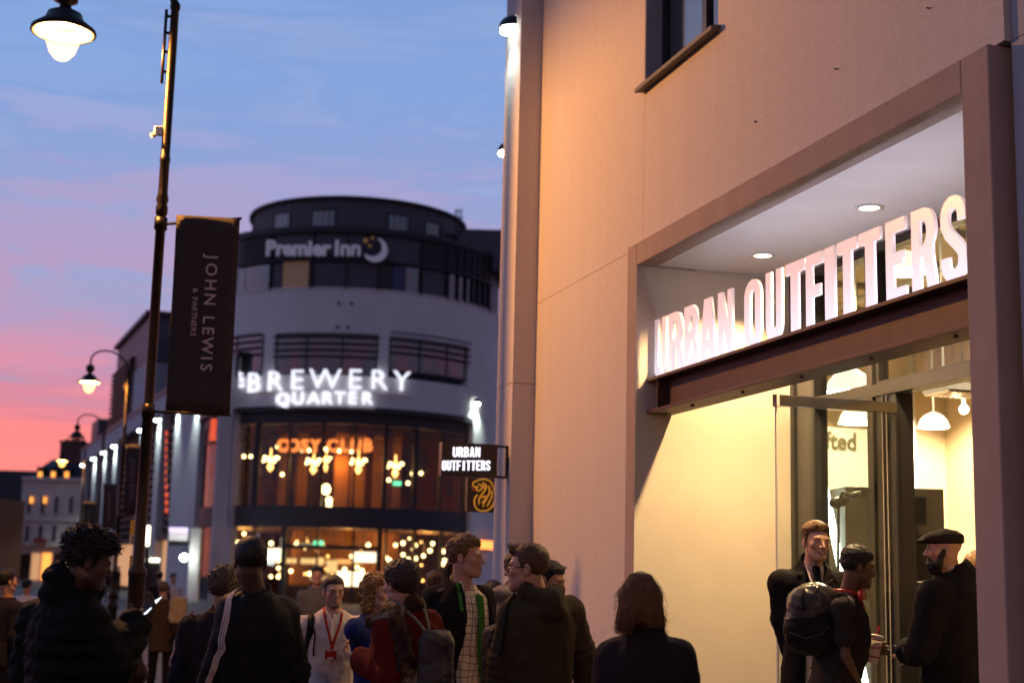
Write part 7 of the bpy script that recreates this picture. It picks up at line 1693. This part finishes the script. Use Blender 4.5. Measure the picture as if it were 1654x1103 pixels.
# paper cup with straw
cu = p.J(1412, 1047, .0); cup = empty('paper_cup', tuple(cu - UP0*.08), 'white paper cup with red print and a red straw in the young man\'s hand', 'cup')
axc = UP0*.985 + RT0*.16; axc /= np.linalg.norm(axc); MC = np.stack([np.cross(FW0, axc)/np.linalg.norm(np.cross(FW0, axc)), FW0 - axc*(FW0 @ axc), axc], 1)
def lathe_at(prof, n=20):
    mb = MB().lathe(prof, (0, 0, 0), n); mb.v = [tuple(cu + MC @ np.array(q)) for q in mb.v]; return mb
lathe_at([(.0285, -.078), (.030, -.074), (.0395, .062)]).build('cup_wall', mat('cup_paper', (.70, .60, .50), .6), cup, True); lathe_at([(.0415, .062), (.0425, .066), (.0415, .074), (.036, .078)]).build('lid', mat('cup_lid', (.75, .70, .66), .35), cup, True)
lathe_at([(.0325, -.048), (.0331, -.040)]).build('print_band', 'lanyard_red', cup); lathe_at([(.0389, .046), (.0393, .052)]).build('print_band', 'lanyard_red', cup)
MB().tube([cu + axc*.07 + MC @ V3(.005, 0, 0), cu + axc*.125 + MC @ V3(.008, 0, 0)], .0045, 8).build('straw', mat('straw_red', (.62, .02, .015), .35), cup, True)
for k, ch in enumerate('FIVE GUYS'):
    if ch == ' ': continue
    th = R(-48 + k*12.5); d_ = -FW0*math.cos(th) + RT0*math.sin(th); xd = FW0*math.sin(th) + RT0*math.cos(th); glyph('letter', ch, tuple(cu + axc*.006 + d_*.0366), tuple(xd), tuple(axc), .017, .0012, 'lanyard_red', cup, .0004)

# 14 --- man in flat cap
p = Person(7.5, 'bearded man in a dark flat cap and black overcoat standing in the doorway', 'people at the shop door', .15)
p.head(1524, 855, 918, -97, tilt=2, skin='fair', stubble=.5).trunk(1537, 934, -118, half=.205, depth=.14, hip=(1540, 1103, 0))
p.set_arm('L', (1486, 1050, -.16), (1468, 1052, .04), (1508, 962, -.13)); p.set_arm('R', (1590, 1030, .12), (1570, 1060, .3)); p.finish_body(hfine=.0044)
p.garment('shirt', 'shirt_white', g=.004, hem=.1, folds=.002, arms=False, extra=[(cone(p.nb + UP0*.0, p.nb + UP0*.05 + p.front*.005, .066, .061), .01, '+')], h=.009)
p.garment('overcoat', 'black_wool', g=.030, hem=-.55, folds=.006, wl=.13, extra=[(cone(p.nb - p.front*.02, p.nb - p.front*.045 + UP0*.032, .086, .078), .02, '+')], cut=[cone(p.nb - UP0*.01, p.nb + UP0*.2, .066, .070)], up=.053, fore=.048, wr=.042, seed=24, flare=.02); p.trousers('black_trouser')
MB().tube([p.nb + UP0*(.052 - .006*math.cos(t)) + p.front*(.064*math.cos(t) - .006) + p.lat*.064*math.sin(t) for t in np.linspace(R(25), R(335), 22)], .011, 6).build('shirt_collar', 'shirt_white', p.root, True)
# beard
M, k, hc = p.HM, p.hs, p.hc; nb_ = Noise(.014, 10, 51)
bd = field([(ellip(p.h(0, -.052, -.088), V3(.050, .056, .050)*k, M), 0, '+'), (cone(p.h(.064, -.010, -.010), p.h(.046, -.042, -.085), .013*k, .026*k), .02*k, '+'), (cone(p.h(-.064, -.010, -.010), p.h(-.046, -.042, -.085), .013*k, .026*k), .02*k, '+'), (cone(p.h(-.022, -.090, -.055), p.h(.022, -.090, -.055), .007*k, .007*k), .01, '+'), (ellip(p.h(0, -.062, -.118), V3(.036, .036, .034)*k, M), .02*k, '+')])
def beardf(q):
    l = (q - hc) @ M/k; return smax(smax(bd(q) + .003*nb_(q), (l[:, 2] + .042 - .045*np.clip((l[:, 1] + .06)/.04, 0, 1))*k, .006), -ellip(p.h(0, -.110, -.066), V3(.016, .018, .006)*k, M)(q), .004)
grid_mesh('beard', beardf, hc - V3(.16, .16, .19), hc + V3(.16, .16, .05), .0048, 'hair_black', p.root)
capf = field([(ellip(p.h(0, .016, .058), V3(.090, .112, .062)*k, M), 0, '+'), (ellip(p.h(0, -.060, .060), V3(.078, .075, .030)*k, M), .03, '+'), (ellip(p.h(0, -.120, .048), V3(.062, .038, .012)*k, M), .012, '+')]); n1 = Noise(.06, 8, 55)
def capfn(q): l = (q - hc) @ M/k; return smax(capf(q) + .002*n1(q), (.030 - .10*(l[:, 1] < 0)*0 - l[:, 2] + .0*l[:, 1])*k - .10*k*np.clip(-l[:, 1], 0, .2)*-.06 - .0, .006)
grid_mesh('flat_cap', capfn, hc - V3(.2, .2, .05), hc + V3(.2, .2, .17), .005, 'cap_tweed', p.root)

# 15 --- blond person almost hidden behind the jamb
p = Person(9.0, 'fair haired person almost hidden by the portal jamb behind the flat cap', 'people at the shop door', .15)
p.head(1580, 893, 950, 150, skin='fair', female=True).trunk(1584, 962, 150, half=.17, hip=(1584, 1100, 0)); p.finish_body(face=False, hfine=.008); p.garment('coat', 'dark_coat', g=.02, hem=-.3, h=.014); p.trousers('black_trouser'); p.hair('hair_blond', top=.02, side=.02, back=.024, rough=.006, wl=.02, nape=-.12, h=.007)

# ------------------------------------------------------------------ people further off
def far_person(px, ytop, D, phi, label, top, legs, hair_, skin='fair', hem=-.14, height=None, bag=None, half=.185, hood=False, size=.225):
    p = Person(D, label, 'passers-by further down the street')
    hpx = size*F_PX/D; p.head(px, ytop + hpx*.08, ytop + hpx*1.04, phi, skin=skin); p.trunk(px, ytop + hpx*1.34, phi, half=half); p.bounds = None
    p.finish_body(face=D < 25, hfine=.016 if D > 22 else .008, hcoarse=.026); p.garment('jacket', top, g=.022, hem=hem, h=.020, folds=.006, extra=[(ellip(p.nb - p.front*.08, V3(.11, .10, .06)), .04, '+')] if hood else None); p.trousers(legs); p.hair(hair_, h=.014, rough=.006, wl=.03)
    return p
p = far_person(264, 938, 21.0, 178, 'passer-by in a long brown coat and wide dark trousers walking away', 'brown_coat', 'black_trouser', 'hair_grey', hem=-.30, size=.215)
c = p.J(288, 985, -.1); tb_ = empty('tote_bag', tuple(c), 'pale tote bag on the shoulder of the passer-by in the brown coat', 'bag'); fb = field([(rbox(c, V3(.13, .06, .20), .05), 0, '+'), (ellip(c - UP0*.08, V3(.14, .07, .10)), .03, '+')]); n1 = Noise(.1, 8, 61); grid_mesh('sack', lambda q: fb(q) + .012*(np.abs(n1(q)) - .5), c - .36, c + .36, .02, 'bag_cream', tb_); MB().tube([c + UP0*.18, p.J(275, 955), p.J(268, 958, .1)], .012, 6).build('strap', 'bag_cream', tb_)
far_person(280, 925, 36.0, 30, 'distant passer-by in a white top near the doorway left of the pub', 'shirt_white', 'denim', 'hair_black', skin='tan')
far_person(258, 922, 33.0, 170, 'distant passer-by in dark clothes beside the one in white', 'far_dark', 'black_trouser', 'hair_black')
far_person(176, 913, 84.0, 0, 'tiny dark figure standing on the far pavement, the one nearer the lamp post', 'far_dark', 'far_dark', 'hair_black')
far_person(192, 914, 84.0, 90, 'tiny dark figure standing on the far pavement in front of the lit shop', 'far_dark', 'far_dark', 'hair_black')
far_person(44, 934, 24.0, 160, 'passer-by in a white shirt seen left of the curly haired man', 'shirt_white', 'denim', 'hair_black', skin='tan')
far_person(12, 918, 14.0, 140, 'passer-by in dark clothes at the left picture edge', 'far_dark', 'black_trouser', 'hair_black')
far_person(512, 914, 19.0, 10, 'passer-by in a grey hooded jacket walking towards us before the pub doors', 'grey_puffer', 'denim', 'hair_black', hood=True)
far_person(702, 921, 13.5, 175, 'person with dark hair behind the tall man in the check shirt', 'far_dark', 'black_trouser', 'hair_dark')
far_person(795, 936, 12.5, 200, 'dark clothed person in the gap between the tall man and the grey hooded top', 'far_dark', 'black_trouser', 'hair_black')
print('people', _time.time() - _t0)
